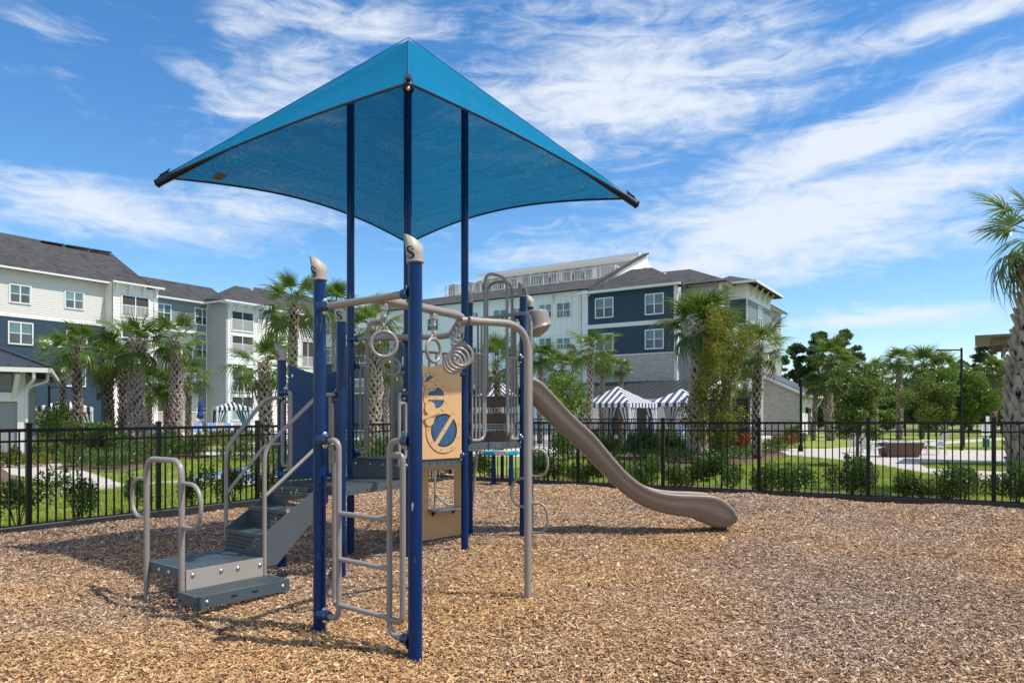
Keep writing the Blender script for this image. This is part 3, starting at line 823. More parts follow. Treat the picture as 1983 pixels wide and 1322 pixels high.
# ================= right wing
RW = Bld("apartment_building", "four storey apartment block at right with white, navy and brick walls and a roof terrace", "building", (-9.4, 77.0), DV)
t0, t1 = RW.t(612), RW.t(1131)
zE = RW.tz(1124, 562)[1]
zbl = RW.tz(700, 667)[1]; tbl = RW.t(808)
tm = tbl
RW.slab((tm, 0), (t1, 0), 0, zE, M_WSIDE, "wall")
RW.battens((tm, 0), (t1, 0), 0, zE, M_WSIDE)
RW.slab((t0, 0), (tm, 0), zbl, zE, M_WSIDE, "wall")
RW.battens((t0, 0), (tm, 0), zbl, zE, M_WSIDE)
RW.siding((t0, 0), (tm, 0), 0, zbl, M_BSIDE, lap=.18)
RW.slab((tm - .1, 0), (tm + .1, 0), 0, zbl, M_TRIM, "corner_board", proud=.06)
for yy in (648, 712): zz = RW.tz(1090, yy)[1]; RW.slab((tm, 0), (t1, 0), zz - .05, zz + .05, M_TRIM, "belt_course", proud=.04, th=.06)
for (a, b, c, d) in [(1077, 585, 1106, 616), (1043, 588, 1070, 617), (994, 596, 1010, 625), (955, 599, 983, 628), (915, 604, 927, 632), (827, 616, 850, 641),
                     (1077, 653, 1106, 678), (1043, 653, 1070, 682), (1003, 660, 1028, 686), (955, 664, 983, 690), (900, 672, 925, 697),
                     (1043, 717, 1060, 744), (960, 722, 985, 748), (630, 623, 649, 649), (668, 620, 688, 646), (730, 618, 752, 644), (630, 674, 650, 704), (686, 674, 709, 704), (732, 672, 755, 703),
                     (686, 733, 709, 762), (732, 733, 755, 762), (632, 735, 650, 762), (780, 690, 800, 720)]:
    RW.winpx(a, b, c, d)
RW.beam(RW.P(t0, .5, zE), RW.P(t1 + .2, .5, zE), .14, .16, M_TRIM, "gutter")
RW.slab((t0, 0), (t1, 0), zE - .06, zE, M_TRIM, "soffit", th=-.5)
for px in (858, 915, 985, 1072): RW.bracket(RW.t(px), 0, zE - .06, .8)
RW.spout(t1 - .3, 0, zE - .1)
zT = RW.tz(1180, 537, -4.5)[1]                                        # edge of the roof terrace
tT0, tT1 = RW.t(862, -4.5), RW.t(1190, -4.5)
RW.roof([[RW.P(t0 - 4, .6, zE + .05), RW.P(t1 + .6, .6, zE + .05), RW.P(t1 + 4, -4.5, zT), RW.P(t0 - 4, -4.5, zT)]])
RW.slab((t0, -4.6), (tT1 + 5, -4.6), zE, zT - .1, M_TRIM, "terrace_wall", th=12)
# terrace railing and air conditioning units
mb = MB()
k = 13
for i in range(k + 1):
    p = RW.P(tT0 + (tT1 - tT0) * i / k, -4.55, zT + .55); mb.box(p, (.09, .09, 1.2), ex=RW.dr)
for zz in (.12, 1.1): a, b = RW.P(tT0, -4.55, zT + zz), RW.P(tT1, -4.55, zT + zz); mb.box((a + b) / 2, ((b - a).length, .07, .09), ex=RW.dr)
nb_ = int((tT1 - tT0) / .3)
for i in range(nb_): mb.box(RW.P(tT0 + (tT1 - tT0) * (i + .5) / nb_, -4.55, zT + .6), (.035, .03, .95), ex=RW.dr)
for q in (tT0, tT1):
    for zz in (.12, 1.1): mb.box(RW.P(q, -7, zT + zz), (5, .07, .09), ex=RW.inw)
    for j in range(14): mb.box(RW.P(q, -4.7 - j * .34, zT + .6), (.035, .03, .95), ex=RW.inw)
RW.build(mb, "terrace_railing", M_TRIM)
M_AC = mat("air_conditioner_casing", (.36, .36, .35), .5, var=((.22, .22, .22), 20, .2))
ac = MB(); ac.box((0, 0, .6), (1.0, 1.0, 1.2), bev=.04); ac.box((0, 0, 1.22), (.9, .9, .1)); 
acm = ac.mesh("air_conditioner", [M_AC]); am = MB(); am.lathe((0, 0, 1.27), [(.44, 0), (.44, .06), (.3, .08), (.02, .08)], 12); amm = am.mesh("fan_grille", M_BLACK)
rzv = math.atan2(RW.dr.y, RW.dr.x)
for px in (880, 912, 932, 948, 965, 982, 1001, 1024, 1042, 1060, 1079, 1103, 1123, 1143):
    t = RW.t(px, -5.7); o = link("air_conditioner", acm, RW.e, RW.P(t, -5.7, zT + .12) - RW.p0, (0, 0, rzv)); link("fan_grille", amm, o)
# penthouse wall and roof behind the terrace
tP0, zP0 = RW.tz(937, 537, -10); tP1, zP1 = RW.tz(1243, 491, -10)
RW.slab((tP0, -10), (tP1 - .4, -10), zT - .5, zP1 - .15, M_TSIDE, "penthouse_wall", th=.3)
RW.roof([[RW.P(tP0 - .6, -9.3, zP1), RW.P(tP1, -9.3, zP1), RW.P(tP1, -14, zP1 - 1.5), RW.P(tP0 - .6, -14, zP1 - 1.5)]], "penthouse_roof", .35, M_TRIM)
# navy section, standing 1 m proud
oB = 1.0
t0, t1 = RW.t(1139, oB), RW.t(1306, oB)
zE2 = RW.tz(1305, 551, oB)[1]
zm = RW.tz(1250, 625, oB)[1]; zb = RW.tz(1250, 686, oB)[1]
RW.siding((t0, oB), (t1, oB), zm + .18, zE2, M_BSIDE, lap=.18)
RW.siding((t0, oB), (t1, oB), zb + .06, zm - .18, M_BSIDE, lap=.18)
RW.slab((t0, oB), (t1, oB), zm - .18, zm + .18, M_TRIM, "belt_course", proud=.06)
RW.slab((t0, oB), (t1, oB), 0, zb, M_BRICK, "brick_wall", proud=.08, th=.3)
RW.slab((t0, oB), (t1, oB), zb, zb + .1, M_TRIM, "brick_cap", proud=.12, th=.3)
tw0, tw1 = RW.t(1128, oB), t0
RW.slab((tw0, oB), (tw1, oB), 0, zE2, M_TRIM, "pilaster", proud=.06)
RW.slab((t1 - .02, oB), (t1 + .26, oB), 0, zE2, M_TRIM, "corner_board", proud=.07)
RW.slab((tw0, 0), (tw0, oB), 0, zE2, M_TRIM, "return_wall", th=-.2)
for (a, b, c, d) in [(1153, 576, 1188, 616), (1249, 568, 1286, 609), (1249, 637, 1286, 676), (1153, 645, 1188, 681), (1253, 709, 1284, 741), (1167, 713, 1187, 744)]:
    RW.winpx(a, b, c, d, oB)
RW.beam(RW.P(tw0 - .3, oB + .5, zE2), RW.P(t1 + .7, oB + .5, zE2), .16, .2, M_TRIM, "gutter")
RW.slab((tw0, oB), (t1, oB), zE2 - .06, zE2, M_TRIM, "soffit", th=-.5)
r1, r2 = RW.up(1222, 522, -3.0), RW.up(1262, 518, -3.4)
RW.roof([[RW.P(tw0 + .5, oB + .55, zE2 + .08), RW.P(t1 + .6, oB + .55, zE2 + .08), r2, r1]])
RW.roof([[RW.P(t1 + .6, oB + .55, zE2 + .08), RW.P(t1 + .6, -7, zE2 + .08), r2 + RW.inw * 3, r2]])
# raking gable board over the junction
g0, g1, g2 = RW.up(1127, 566, oB + .5), RW.up(1245, 497, -8.5), RW.up(1262, 517, -9.5)
mb = MB(); dn = V(0, 0, -.95); mb.prism([g0 + V(0, 0, .15), g1 + V(0, 0, .15), g1 + dn, g0 + V(0, 0, -.5)], RW.dr * .5)
mb.prism([g1 + V(0, 0, .15), g2, g2 + dn, g1 + dn], RW.inw * -.5 + RW.dr * .1)
RW.build(mb, "raking_gable", M_TRIM)
mb = MB(); mb.prism([g0 + V(0, 0, .3), g1 + V(0, 0, .3), g1 + V(0, 0, .16), g0 + V(0, 0, .16)], RW.dr * .7 - RW.inw * .1); RW.build(mb, "rake_flashing", M_SHING)
mb = MB(); mb.prism([g0 + dn * .3 + RW.dr * .1, g1 + dn * .3 + RW.dr * .1, r1 + RW.inw * 2, RW.P(tw0, oB, zE2)], RW.inw * .2); RW.build(mb, "gable_wall", M_WSIDE)
# setback grey section and the end wall
oC = -.6
t2, t3 = t1 + .26, RW.t(1397, oC)
zE3 = RW.tz(1397, 547, oC)[1]
RW.slab((t2 - .1, oC), (t2 - .1, oB), 0, zb, M_BRICK, "brick_return", th=.2)
RW.siding((t2 - .3, oC), (t3, oC), 0, zE3, M_TSIDE, lap=.2)
tq = RW.t(1325, oC)
RW.slab((t2 - .3, oC), (tq, oC), 0, zb, M_BRICK, "brick_wall", proud=.1)
RW.slab((t3 - .2, oC), (t3 + .02, oC), 0, zE3, M_TRIM, "corner_board", proud=.05)
RW.beam(RW.P(t2 - .6, oC + .5, zE3), RW.P(t3 + .5, oC + .5, zE3), .16, .2, M_TRIM, "gutter")
pC = RW.P(t3, oC, 0); DE = Vector((DU[0], DU[1], 0)).normalized()
def EW(s, out=0., z=0.): return pC + DE * s + V(DV[0], DV[1], 0).normalized() * out + V(0, 0, z)
def ewt(px, out=0.): return onwall(EW(0, out), DE, px)[0]
sEnd = ewt(1512)
class EndWall(Bld):
    """the end wall of the same building, running away from the viewer"""
    def __init__(s, par): s.e = par.e; s.p0 = par.p0; s.wm = par.wm; s.inw = -V(DV[0], DV[1], 0).normalized(); s.dr = DE; s.base = pC
    def P(s, t, off, z): return s.base + s.dr * t - s.inw * off + V(0, 0, z)
    def t(s, px, off=0.): return onwall(s.P(0, off, 0), s.dr, px)[0]
    def tz(s, px, py, off=0.): return onwall(s.P(0, off, 0), s.dr, px, py)
E_ = EndWall(RW)
E_.siding((0, 0), (sEnd, 0), 0, zE3, M_TSIDE, lap=.2)
E_.slab((sEnd - .25, 0), (sEnd, 0), 0, zE3, M_TRIM, "corner_board", proud=.06)
E_.beam(E_.P(-.5, .5, zE3), E_.P(sEnd + .5, .5, zE3), .16, .2, M_TRIM, "gutter")
E_.slab((0, 0), (sEnd, 0), zE3 - .06, zE3, M_TRIM, "soffit", th=-.5)
rC1, rC2 = RW.up(1277, 527, -6), RW.up(1336, 521, -6)
RW.roof([[RW.P(t2 - 2, oC + .6, zE3 + .08), RW.P(t3 + .6, oC + .6, zE3 + .08), rC2, rC1],
         [E_.P(-.6, .6, zE3 + .08), E_.P(sEnd + .5, .6, zE3 + .08), rC2 + DE * 8, rC2]])
# bay tower on the end wall
b0, b1 = E_.t(1447, 1.6), E_.t(1492, 1.6)
zB1 = E_.tz(1447, 547, 1.6)[1]
zB0 = E_.tz(1447, 628, 1.6)[1]
zBm = E_.tz(1447, 578, 1.6)[1]
E_.slab((b0, 1.6), (b1, 1.6), zB0, zB1, M_TRIM, "bay_wall", th=.3)
E_.siding((b0 + .15, 1.62), (b1 - .15, 1.62), zB0 + .15, zBm, M_GSIDE, lap=.2)
E_.slab((b0, 0), (b0, 1.6), zB0, zB1, M_TRIM, "bay_side", th=.3)
A, B = E_.P(b0 - .03, .15, 0), E_.P(b0 - .03, 1.5, 0)
mb = MB(); mb.prism([A + V(0, 0, zB0 + .15), B + V(0, 0, zB0 + .15), B + V(0, 0, zBm), A + V(0, 0, zBm)], DE * -.03); RW.build(mb, "bay_panel", M_BSIDE)
E_.window((b0 + b1) / 2, (zB0 + zBm) / 2 - .1, 1.3, 1.8, 1.64)
for s_ in (.15, .38, .62, .85): E_.bracket(b0 + (b1 - b0) * s_, 1.6, zB1 - .05, .9, .6)
apx = E_.P((b0 + b1) / 2, -1, zB1 + 1.5)
c = [E_.P(b0 - .8, 2.5, zB1), E_.P(b1 + .8, 2.5, zB1), E_.P(b1 + .8, -2, zB1), E_.P(b0 - .8, -2, zB1)]
RW.roof([[c[0], c[1], apx], [c[3], c[0], apx], [c[1], c[2], apx]], "bay_roof", .2)
RW.beam(c[0] + V(0, 0, -.05), c[1] + V(0, 0, -.05), .16, .2, M_TRIM, "gutter"); RW.beam(c[3] + V(0, 0, -.05), c[0] + V(0, 0, -.05), .16, .2, M_TRIM, "gutter")
E_.window(E_.t(1500), zE3 - 3.2, 1.2, 1.6)

# ================= clubhouse in front of the right wing and the low brick wing
CH = Bld("clubhouse", "one storey clubhouse with a dark metal shed roof in front of the brick wall", "building", RW.P(RW.t(1040), 7.5, 0), DV)
t0, t1 = CH.t(1035), CH.t(1342)
zc = CH.tz(1180, 776)[1]; zr = RW.tz(1250, 738, 1.1)[1]
CH.slab((t0, 0), (t1, 0), 0, zc, M_CREAM, "wall")
CH.roof([[CH.P(t0 - .3, .6, zc + .05), CH.P(t1 + .3, .6, zc + .05), CH.P(t1 + .3, -6.3, zr), CH.P(t0 - .3, -6.3, zr)]], "roof", .12, M_METALROOF)
mb = MB(); k = int((t1 - t0) / .55)
for i in range(k + 1):
    a, b = CH.P(t0 + (t1 - t0) * i / k, .6, zc + .08), CH.P(t0 + (t1 - t0) * i / k, -6.3, zr + .03); mb.box((a + b) / 2, ((b - a).length, .03, .05), ex=b - a)
stuff(CH.build(mb, "roof_seam", M_METALROOF))
CH.beam(CH.P(t0 - .3, .62, zc), CH.P(t1 + .3, .62, zc), .1, .16, M_TRIM, "fascia")
rk0, rk1 = CH.P(t1 + .32, .6, zc), CH.P(t1 + .32, -6.3, zr - .04)
CH.beam(rk0, rk1, .1, .2, M_TRIM, "rake_board")
mb = MB(); mb.prism([CH.P(t1, .05, 0), CH.P(t1, -6.2, 0), CH.P(t1, -6.2, zr - .15), CH.P(t1, .05, zc - .1)], CH.dr * -.2); CH.build(mb, "side_wall", M_BRICKC)
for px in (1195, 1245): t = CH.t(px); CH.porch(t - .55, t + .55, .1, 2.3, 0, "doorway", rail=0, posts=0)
for px in (1219, 1226):
    mb = MB(); p = CH.P(CH.t(px), .12, 2.15); mb.lathe(p, [(.02, -.2), (.09, -.15), (.07, .12), (.11, .13), (.02, .25)], 6); CH.build(mb, "wall_lantern", M_BLACK)

GB = Bld("brick_building", "low brick building with a dark sloping roof at the far right of the apartments", "building", at(1478, 806, 60.0), DV)
GB.p0.z = -.05
t0, t1 = GB.t(1478), GB.t(1549)
zl = GB.tz(1478, 730)[1]; zr_ = GB.tz(1549, 762)[1]
mb = MB(); mb.prism([GB.P(t0, 0, 0), GB.P(t1, 0, 0), GB.P(t1, 0, zr_), GB.P(t0, 0, zl)], GB.inw * 6); GB.build(mb, "brick_wall", M_BRICK)
tp = GB.t(1568)
mb = MB(); mb.prism([GB.P(t0 - .2, .35, zl + .25), GB.P(tp, .35, zr_ - .18), GB.P(tp, -6.3, zr_ - .18), GB.P(t0 - .2, -6.3, zl + .25)], V(0, 0, .16)); GB.build(mb, "roof", M_METALROOF)
GB.beam(GB.P(t0 - .2, .36, zl + .2), GB.P(tp, .36, zr_ - .22), .1, .24, M_TRIM, "rake_board")
GB.beam(GB.P(tp, .36, zr_ - .2), GB.P(tp, -6.3, zr_ - .2), .12, .2, M_TRIM, "gutter")
mb = MB(); mb.prism([GB.P(t1 + .02, .03, 0), GB.P(t1 + .02, .03, zr_ - .1), GB.P(t1 + .02, -5.9, zr_ - .1), GB.P(t1 + .02, -5.9, 0)], GB.dr * .12); GB.build(mb, "entrance_wall", M_TRIM)
for off in (-1.5, -4.): mb = MB(); mb.lathe(GB.P(t1 + .25, off, 2.0), [(.02, -.25), (.13, -.18), (.1, .15), (.15, .17), (.02, .3)], 6); GB.build(mb, "wall_lantern", M_BLACK)
mb = MB(); mb.box(GB.P(t1 + .15, -2.8, 1.1), (1.1, .04, 2.2), ex=GB.inw); GB.build(mb, "door", M_DARK)
for off in (.0, -5.5):
    mb = MB(); a, b = GB.P(t1 + .15, off, zr_ - 1.2), GB.P(tp - .1, off, zr_ - .3); mb.box((a + b) / 2, ((b - a).length, .12, .12), ex=b - a); GB.build(mb, "bracket", M_TRIM)

# ================= small pavilion at the left edge
PV = thing("pavilion", "small pavilion with dark standing seam metal roof and white gutters at left edge", "pavilion", at(0, 806, 24) * 1)
PV.location.z = -.05; WORLD[PV.name] = Vector(PV.location)
pd = 24.0; rc = at(97, 713, pd)                                       # front right roof corner
ez = rc.z; Wd = 8.0
PX_, PY_ = V(.86, .51, 0), V(-.51, .86, 0)                             # along the front and into the building
def PQ(a, b, z=0.): return V(rc.x, rc.y, z) + PX_ * a + PY_ * b
apex = PQ(-Wd / 2, Wd / 2, ez + 1.75)
cor = [PQ(0, 0, ez), PQ(-Wd, 0, ez), PQ(-Wd, Wd, ez), PQ(0, Wd, ez)]
mb = MB()
for i in range(4): mb.prism([cor[i], cor[(i + 1) % 4], apex], V(0, 0, .04))
rf = mb.build("roof", M_METALROOF, PV)
for i in range(4):
    a, b = cor[i], cor[(i + 1) % 4]; k = 14
    for j in range(k + 1):
        s = j / k; p = a.lerp(b, s); q = .999 - abs(2 * s - 1) * .0
        top = a.lerp(apex, min(1, 2 * s)) if s <= .5 else b.lerp(apex, min(1, 2 * (1 - s)))
        mid = (a + b) / 2; e = (b - a).normalized(); inn = (apex - mid); inn -= e * inn.dot(e)
        ht = 1 - abs(2 * s - 1); tp_ = p + inn * ht
        if ht < .05: continue
        if i == 0 or i == 3:
            m2 = MB(); m2.box((p + tp_) / 2 + V(0, 0, .06), ((tp_ - p).length, .03, .05), ex=tp_ - p); m2.build("roof_seam", M_METALROOF, rf, origin=WORLD[PV.name])
for i in range(4):
    m2 = MB(); m2.box((cor[i] + apex) / 2 + V(0, 0, .06), ((apex - cor[i]).length, .14, .06), ex=apex - cor[i]); m2.build("hip_cap", M_METALROOF, rf, origin=WORLD[PV.name])
mb = MB()
for i in range(4): a, b = cor[i] + V(0, 0, -.07), cor[(i + 1) % 4] + V(0, 0, -.07); mb.box((a + b) / 2, ((b - a).length + .12, .12, .15), ex=b - a)
mb.build("gutter", M_TRIM, PV)
I_ = .75
mb = MB(); mb.prism([PQ(-Wd + I_, I_), PQ(-I_, I_), PQ(-I_, Wd - I_), PQ(-Wd + I_, Wd - I_)], V(0, 0, ez - .1)); mb.build("wall", M_DOORP, PV)
for dx in (0, -1.65, -3.3):
    mb = MB(); mb.box(PQ(-I_ + dx - .08, I_ - .05, (ez - .1) / 2), (.22, .14, ez - .1), ex=PX_); mb.build("column", M_TRIM, PV)
    mb = MB(); a, b = PQ(-I_ + dx - .3, I_ - .06, ez - 1.0), PQ(-I_ + dx - .15, I_ - .6, ez - .18); mb.box((a + b) / 2, ((b - a).length, .13, .14), ex=b - a); mb.build("bracket", M_TRIM, PV)
mb = MB(); mb.box(PQ(-I_ - 3.2, I_ - .07, ez - .95), (6.5, .12, .3), ex=PX_); mb.build("lintel", M_TRIM, PV)
for dx in (-.9, -2.5): mb = MB(); mb.box(PQ(-I_ + dx, I_ - .02, ez - .45), (1.1, .04, .6), ex=PX_); mb.build("clerestory_window", M_PANE_L, PV)
for (a, b) in ((-.1, I_ + .15), (-.45, .02)):
    mb = MB(); mb.tube(fillet([PQ(a, b, ez - .12), PQ(a, b + .02, ez - .4), PQ(-I_ + .06, I_ - .12, ez - .62), PQ(-I_ + .06, I_ - .12, 0)], .22, 5), .055, 8); mb.build("downspout", M_TRIM, PV)
# ------------------------------------------------------------------ vegetation
M_FROND = leafmat("palm_frond", (.034, .084, .012), (.135, .205, .030), (.27, .24, .05), trans=.36, rough=.30, scale=1.2)
M_FROND_OLD = leafmat("old_palm_frond", (.10, .085, .02), (.24, .16, .05), trans=.2, rough=.6, scale=1.5)
def boot_mat():
    m = bpy.data.materials.new("palm_boot"); m.use_nodes = True; nt = m.node_tree; N, L = nt.nodes.new, nt.links.new
    b = nt.nodes["Principled BSDF"]; b.inputs['Roughness'].default_value = .85
    geo = N("ShaderNodeNewGeometry"); oi = N("ShaderNodeObjectInfo"); tc = N("ShaderNodeTexCoord"); n = N("ShaderNodeTexNoise"); n.inputs['Scale'].default_value = 16; n.inputs['Detail'].default_value = 5
    mp = N("ShaderNodeMapping"); mp.inputs['Scale'].default_value = (1, 1, .25); L(tc.outputs['Object'], mp.inputs[0]); L(mp.outputs[0], n.inputs[0])
    a = N("ShaderNodeMath"); a.operation = 'MULTIPLY_ADD'; L(geo.outputs['Random Per Island'], a.inputs[0]); a.inputs[1].default_value = .35; L(n.outputs[0], a.inputs[2])
    a2 = N("ShaderNodeMath"); a2.operation = 'MULTIPLY_ADD'; L(oi.outputs['Random'], a2.inputs[0]); a2.inputs[1].default_value = .35; L(a.outputs[0], a2.inputs[2])
    r = N("ShaderNodeValToRGB"); e = r.color_ramp.elements; e[0].position, e[1].position = .35, 1.05
    e[0].color = (.10, .068, .05, 1); e[1].color = (.46, .38, .315, 1); q = e.new(.72); q.color = (.26, .19, .145, 1)
    L(a2.outputs[0], r.inputs[0]); L(r.outputs[0], b.inputs['Base Color'])
    bp = N("ShaderNodeBump"); bp.inputs['Strength'].default_value = .6; bp.inputs['Distance'].default_value = .01; L(n.outputs[0], bp.inputs['Height']); L(bp.outputs[0], b.inputs['Normal'])
    MATS["palm_boot"] = m; return m
M_BOOT = boot_mat()
M_TRUNK = mat("palm_trunk", (.095, .066, .048), .95, var=((.05, .034, .025), 12, .3), bump=(30, .8))
M_BARK = mat("tree_bark", (.13, .10, .075), .95, var=((.07, .052, .04), 12, .3), bump=(30, .8, (1, 1, .2)))
M_SHRUB = leafmat("shrub_leaves", (.028, .078, .012), (.10, .18, .026), (.16, .24, .035), trans=.35, rough=.35, scale=5)
M_SHRUBL = leafmat("light_shrub_leaves", (.05, .105, .014), (.15, .215, .035), trans=.35, rough=.5, scale=5)
M_OAK = leafmat("oak_leaves", (.06, .11, .018), (.18, .245, .045), (.24, .26, .06), trans=.3, rough=.4, scale=1.4)
M_BRIGHT = leafmat("bright_leaves", (.055, .13, .012), (.17, .27, .028), trans=.4, rough=.4, scale=1.6)
M_PINE = leafmat("pine_needles", (.032, .070, .020), (.105, .165, .045), trans=.35, rough=.6, scale=.4)
M_AUTUMN = leafmat("yellow_tree_leaves", (.085, .14, .012), (.20, .21, .02), (.34, .22, .025), trans=.4, rough=.5, scale=1.0)
M_ORANGE = leafmat("orange_leaves", (.26, .16, .015), (.40, .22, .02), trans=.35, rough=.5, scale=1.0)
M_RED = leafmat("red_shrub_leaves", (.10, .09, .02), (.34, .08, .02), trans=.3, rough=.5, scale=6)

def frond_np(seed, pet=.75, blade=.85, nseg=26, droop=.55, spread=112):
    """one fan leaf: petiole out along +x from the origin, folded pleats, drooping tips"""
    g = np.random.default_rng(seed); v = []; f = []
    # petiole
    ks = 5; prev = None
    for i in range(ks):
        s = i / (ks - 1); c = np.array([pet * s, 0, -.10 * s * s * pet]); w = .022 * (1 - .45 * s)
        ring = [c + np.array([0, w, 0]), c + np.array([0, 0, w * .8]), c + np.array([0, -w, 0]), c + np.array([0, 0, -w * .6])]
        b = len(v); v += ring
        if prev is not None:
            for j in range(4): f.append((prev + j, b + j, b + (j + 1) % 4, prev + (j + 1) % 4))
        prev = b
    hub = np.array([pet, 0, -.10 * pet])
    slope = -.22
    for k in range(nseg):
        q = math.radians(-spread + 2 * spread * (k + .5) / nseg)
        L = blade * (1 - .30 * (abs(q) / math.radians(spread)) ** 2) * (.9 + .2 * g.random())
        # costapalmate: the hub of the middle segments is carried forward along a short rib
        rib = .22 * blade * max(0, math.cos(q)) ; base = hub + np.array([rib * .7, 0, -.03])
        dirv = np.array([math.cos(q), math.sin(q), 0]); side = np.array([-math.sin(q), math.cos(q), 0])
        lift = .22 * abs(math.sin(q)) + .06 * (g.random() - .5)      # wings of the fan fold up
        fold = .012 if k % 2 else -.012
        dr = droop * (.6 + .8 * g.random())
        pts = []
        for (s, w) in ((0, .012), (.33, .029), (.62, .021), (.84, .011), (1., .0015)):
            z = lift * s * L + slope * L * s * .5 - dr * L * max(0, s - .28) ** 1.8 * 1.25
            x = L * s * (1 - .12 * dr * s * s)
            c = base + dirv * x + np.array([0, 0, z + fold])
            pts.append((c + side * w * (blade / .85), c - side * w * (blade / .85)))
        b = len(v)
        for p, q_ in pts: v += [p, q_]
        for i in range(4): f.append((b + 2 * i, b + 2 * i + 1, b + 2 * i + 3, b + 2 * i + 2))
    return np.array(v), np.array(f)

FR_NP = [frond_np(11), frond_np(12, .7, .95, 24, .75), frond_np(13, .85, .8, 26, .4, 105), frond_np(14, .65, .9, 24, 1.15, 100)]
FR_ME = [np_mesh("frond", v, f, M_FROND) for v, f in FR_NP]
FR_OLD = np_mesh("frond", FR_NP[3][0], FR_NP[3][1], M_FROND_OLD)

def frond_angles(g, n, hang=-42):
    out = []
    for i in range(n):
        s = (i + .5) / n; yaw = i * 2.39996 + g.normal() * .2
        el = 82 - s ** .9 * (82 - hang) + g.normal() * 7
        out.append((yaw, math.radians(el), .82 + .3 * g.random() - .12 * (s < .15)))
    return out

def crown_np(seed, n=30):
    g = np.random.default_rng(seed); vs = []; fs = []; k = 0
    for (yaw, el, sc) in frond_angles(g, n):
        v, f = FR_NP[3 if el < -.25 else g.integers(0, 3)]
        m = np.array(Matrix.Rotation(yaw, 3, 'Z') @ Matrix.Rotation(-el, 3, 'Y') @ Matrix.Rotation(g.normal() * .3, 3, 'X'))
        vs.append((v * sc) @ m.T); fs.append(f + k); k += len(v)
    return np.concatenate(vs), np.concatenate(fs)
CROWN_ME = [np_mesh("crown", *crown_np(s, n), M_FROND) for s, n in ((31, 30), (32, 27), (33, 33))]

def boot_np(w=.22, h=.38, out=.15):
    """old leaf base split like a wishbone: two broad arms rising to one blunt, outward tip (x is outward)"""
    mb = MB()
    for sy in (-1, 1):
        a = [V(-.03, sy * w * .66, -h * .50), V(.03, sy * w * .42, -h * .53), V(.05, sy * w * .42, -h * .47), V(.02, sy * w * .72, -h * .38)]
        b = [V(out * .30, sy * .055, h * .14), V(out * .50, sy * -.0, h * .04), V(out * .75, sy * .0, h * .07), V(out * .55, sy * .065, h * .16)]
        c = [V(out * .80, sy * .03, h * .54), V(out * .90, 0, h * .50), V(out * 1.15, 0, h * .48), V(out * 1.05, sy * .035, h * .52)]
        mb.add(a + b + c, [(0, 3, 7, 4), (3, 2, 6, 7), (2, 1, 5, 6), (4, 7, 11, 8), (7, 6, 10, 11), (6, 5, 9, 10), (8, 11, 10, 9), (1, 0, 4, 5), (5, 4, 8, 9)])
    return mb
BOOT_ME = boot_np().mesh("leaf_base", M_BOOT)
BOOT_V = np.array([v[:] for v in boot_np().v]); BOOT_F = [tuple(f) for f in boot_np().f]

def trunk_profile(H, r, g):
    a, ph = .05 * (.5 + g.random()), g.random() * 6
    return lambda z: (a * math.sin(z * .9 + ph), a * math.cos(z * .7 + ph * 1.7)), lambda z: r * (1.12 - .30 * (z / H)) * (1 + .25 * max(0, .06 - z / H) / .06)

def boots_layout(H, r, g, row=.155, per=6, z0=.15):
    n = max(4, int((H - z0) / row)); out = []
    for i in range(n):
        z = z0 + (H - z0) * (i + .5) / n
        for j in range(per):
            out.append((z + g.normal() * .02, (j + .5 * (i % 2)) / per * 2 * math.pi + g.normal() * .08, .85 + .3 * g.random(), g.normal() * .14))
    return out

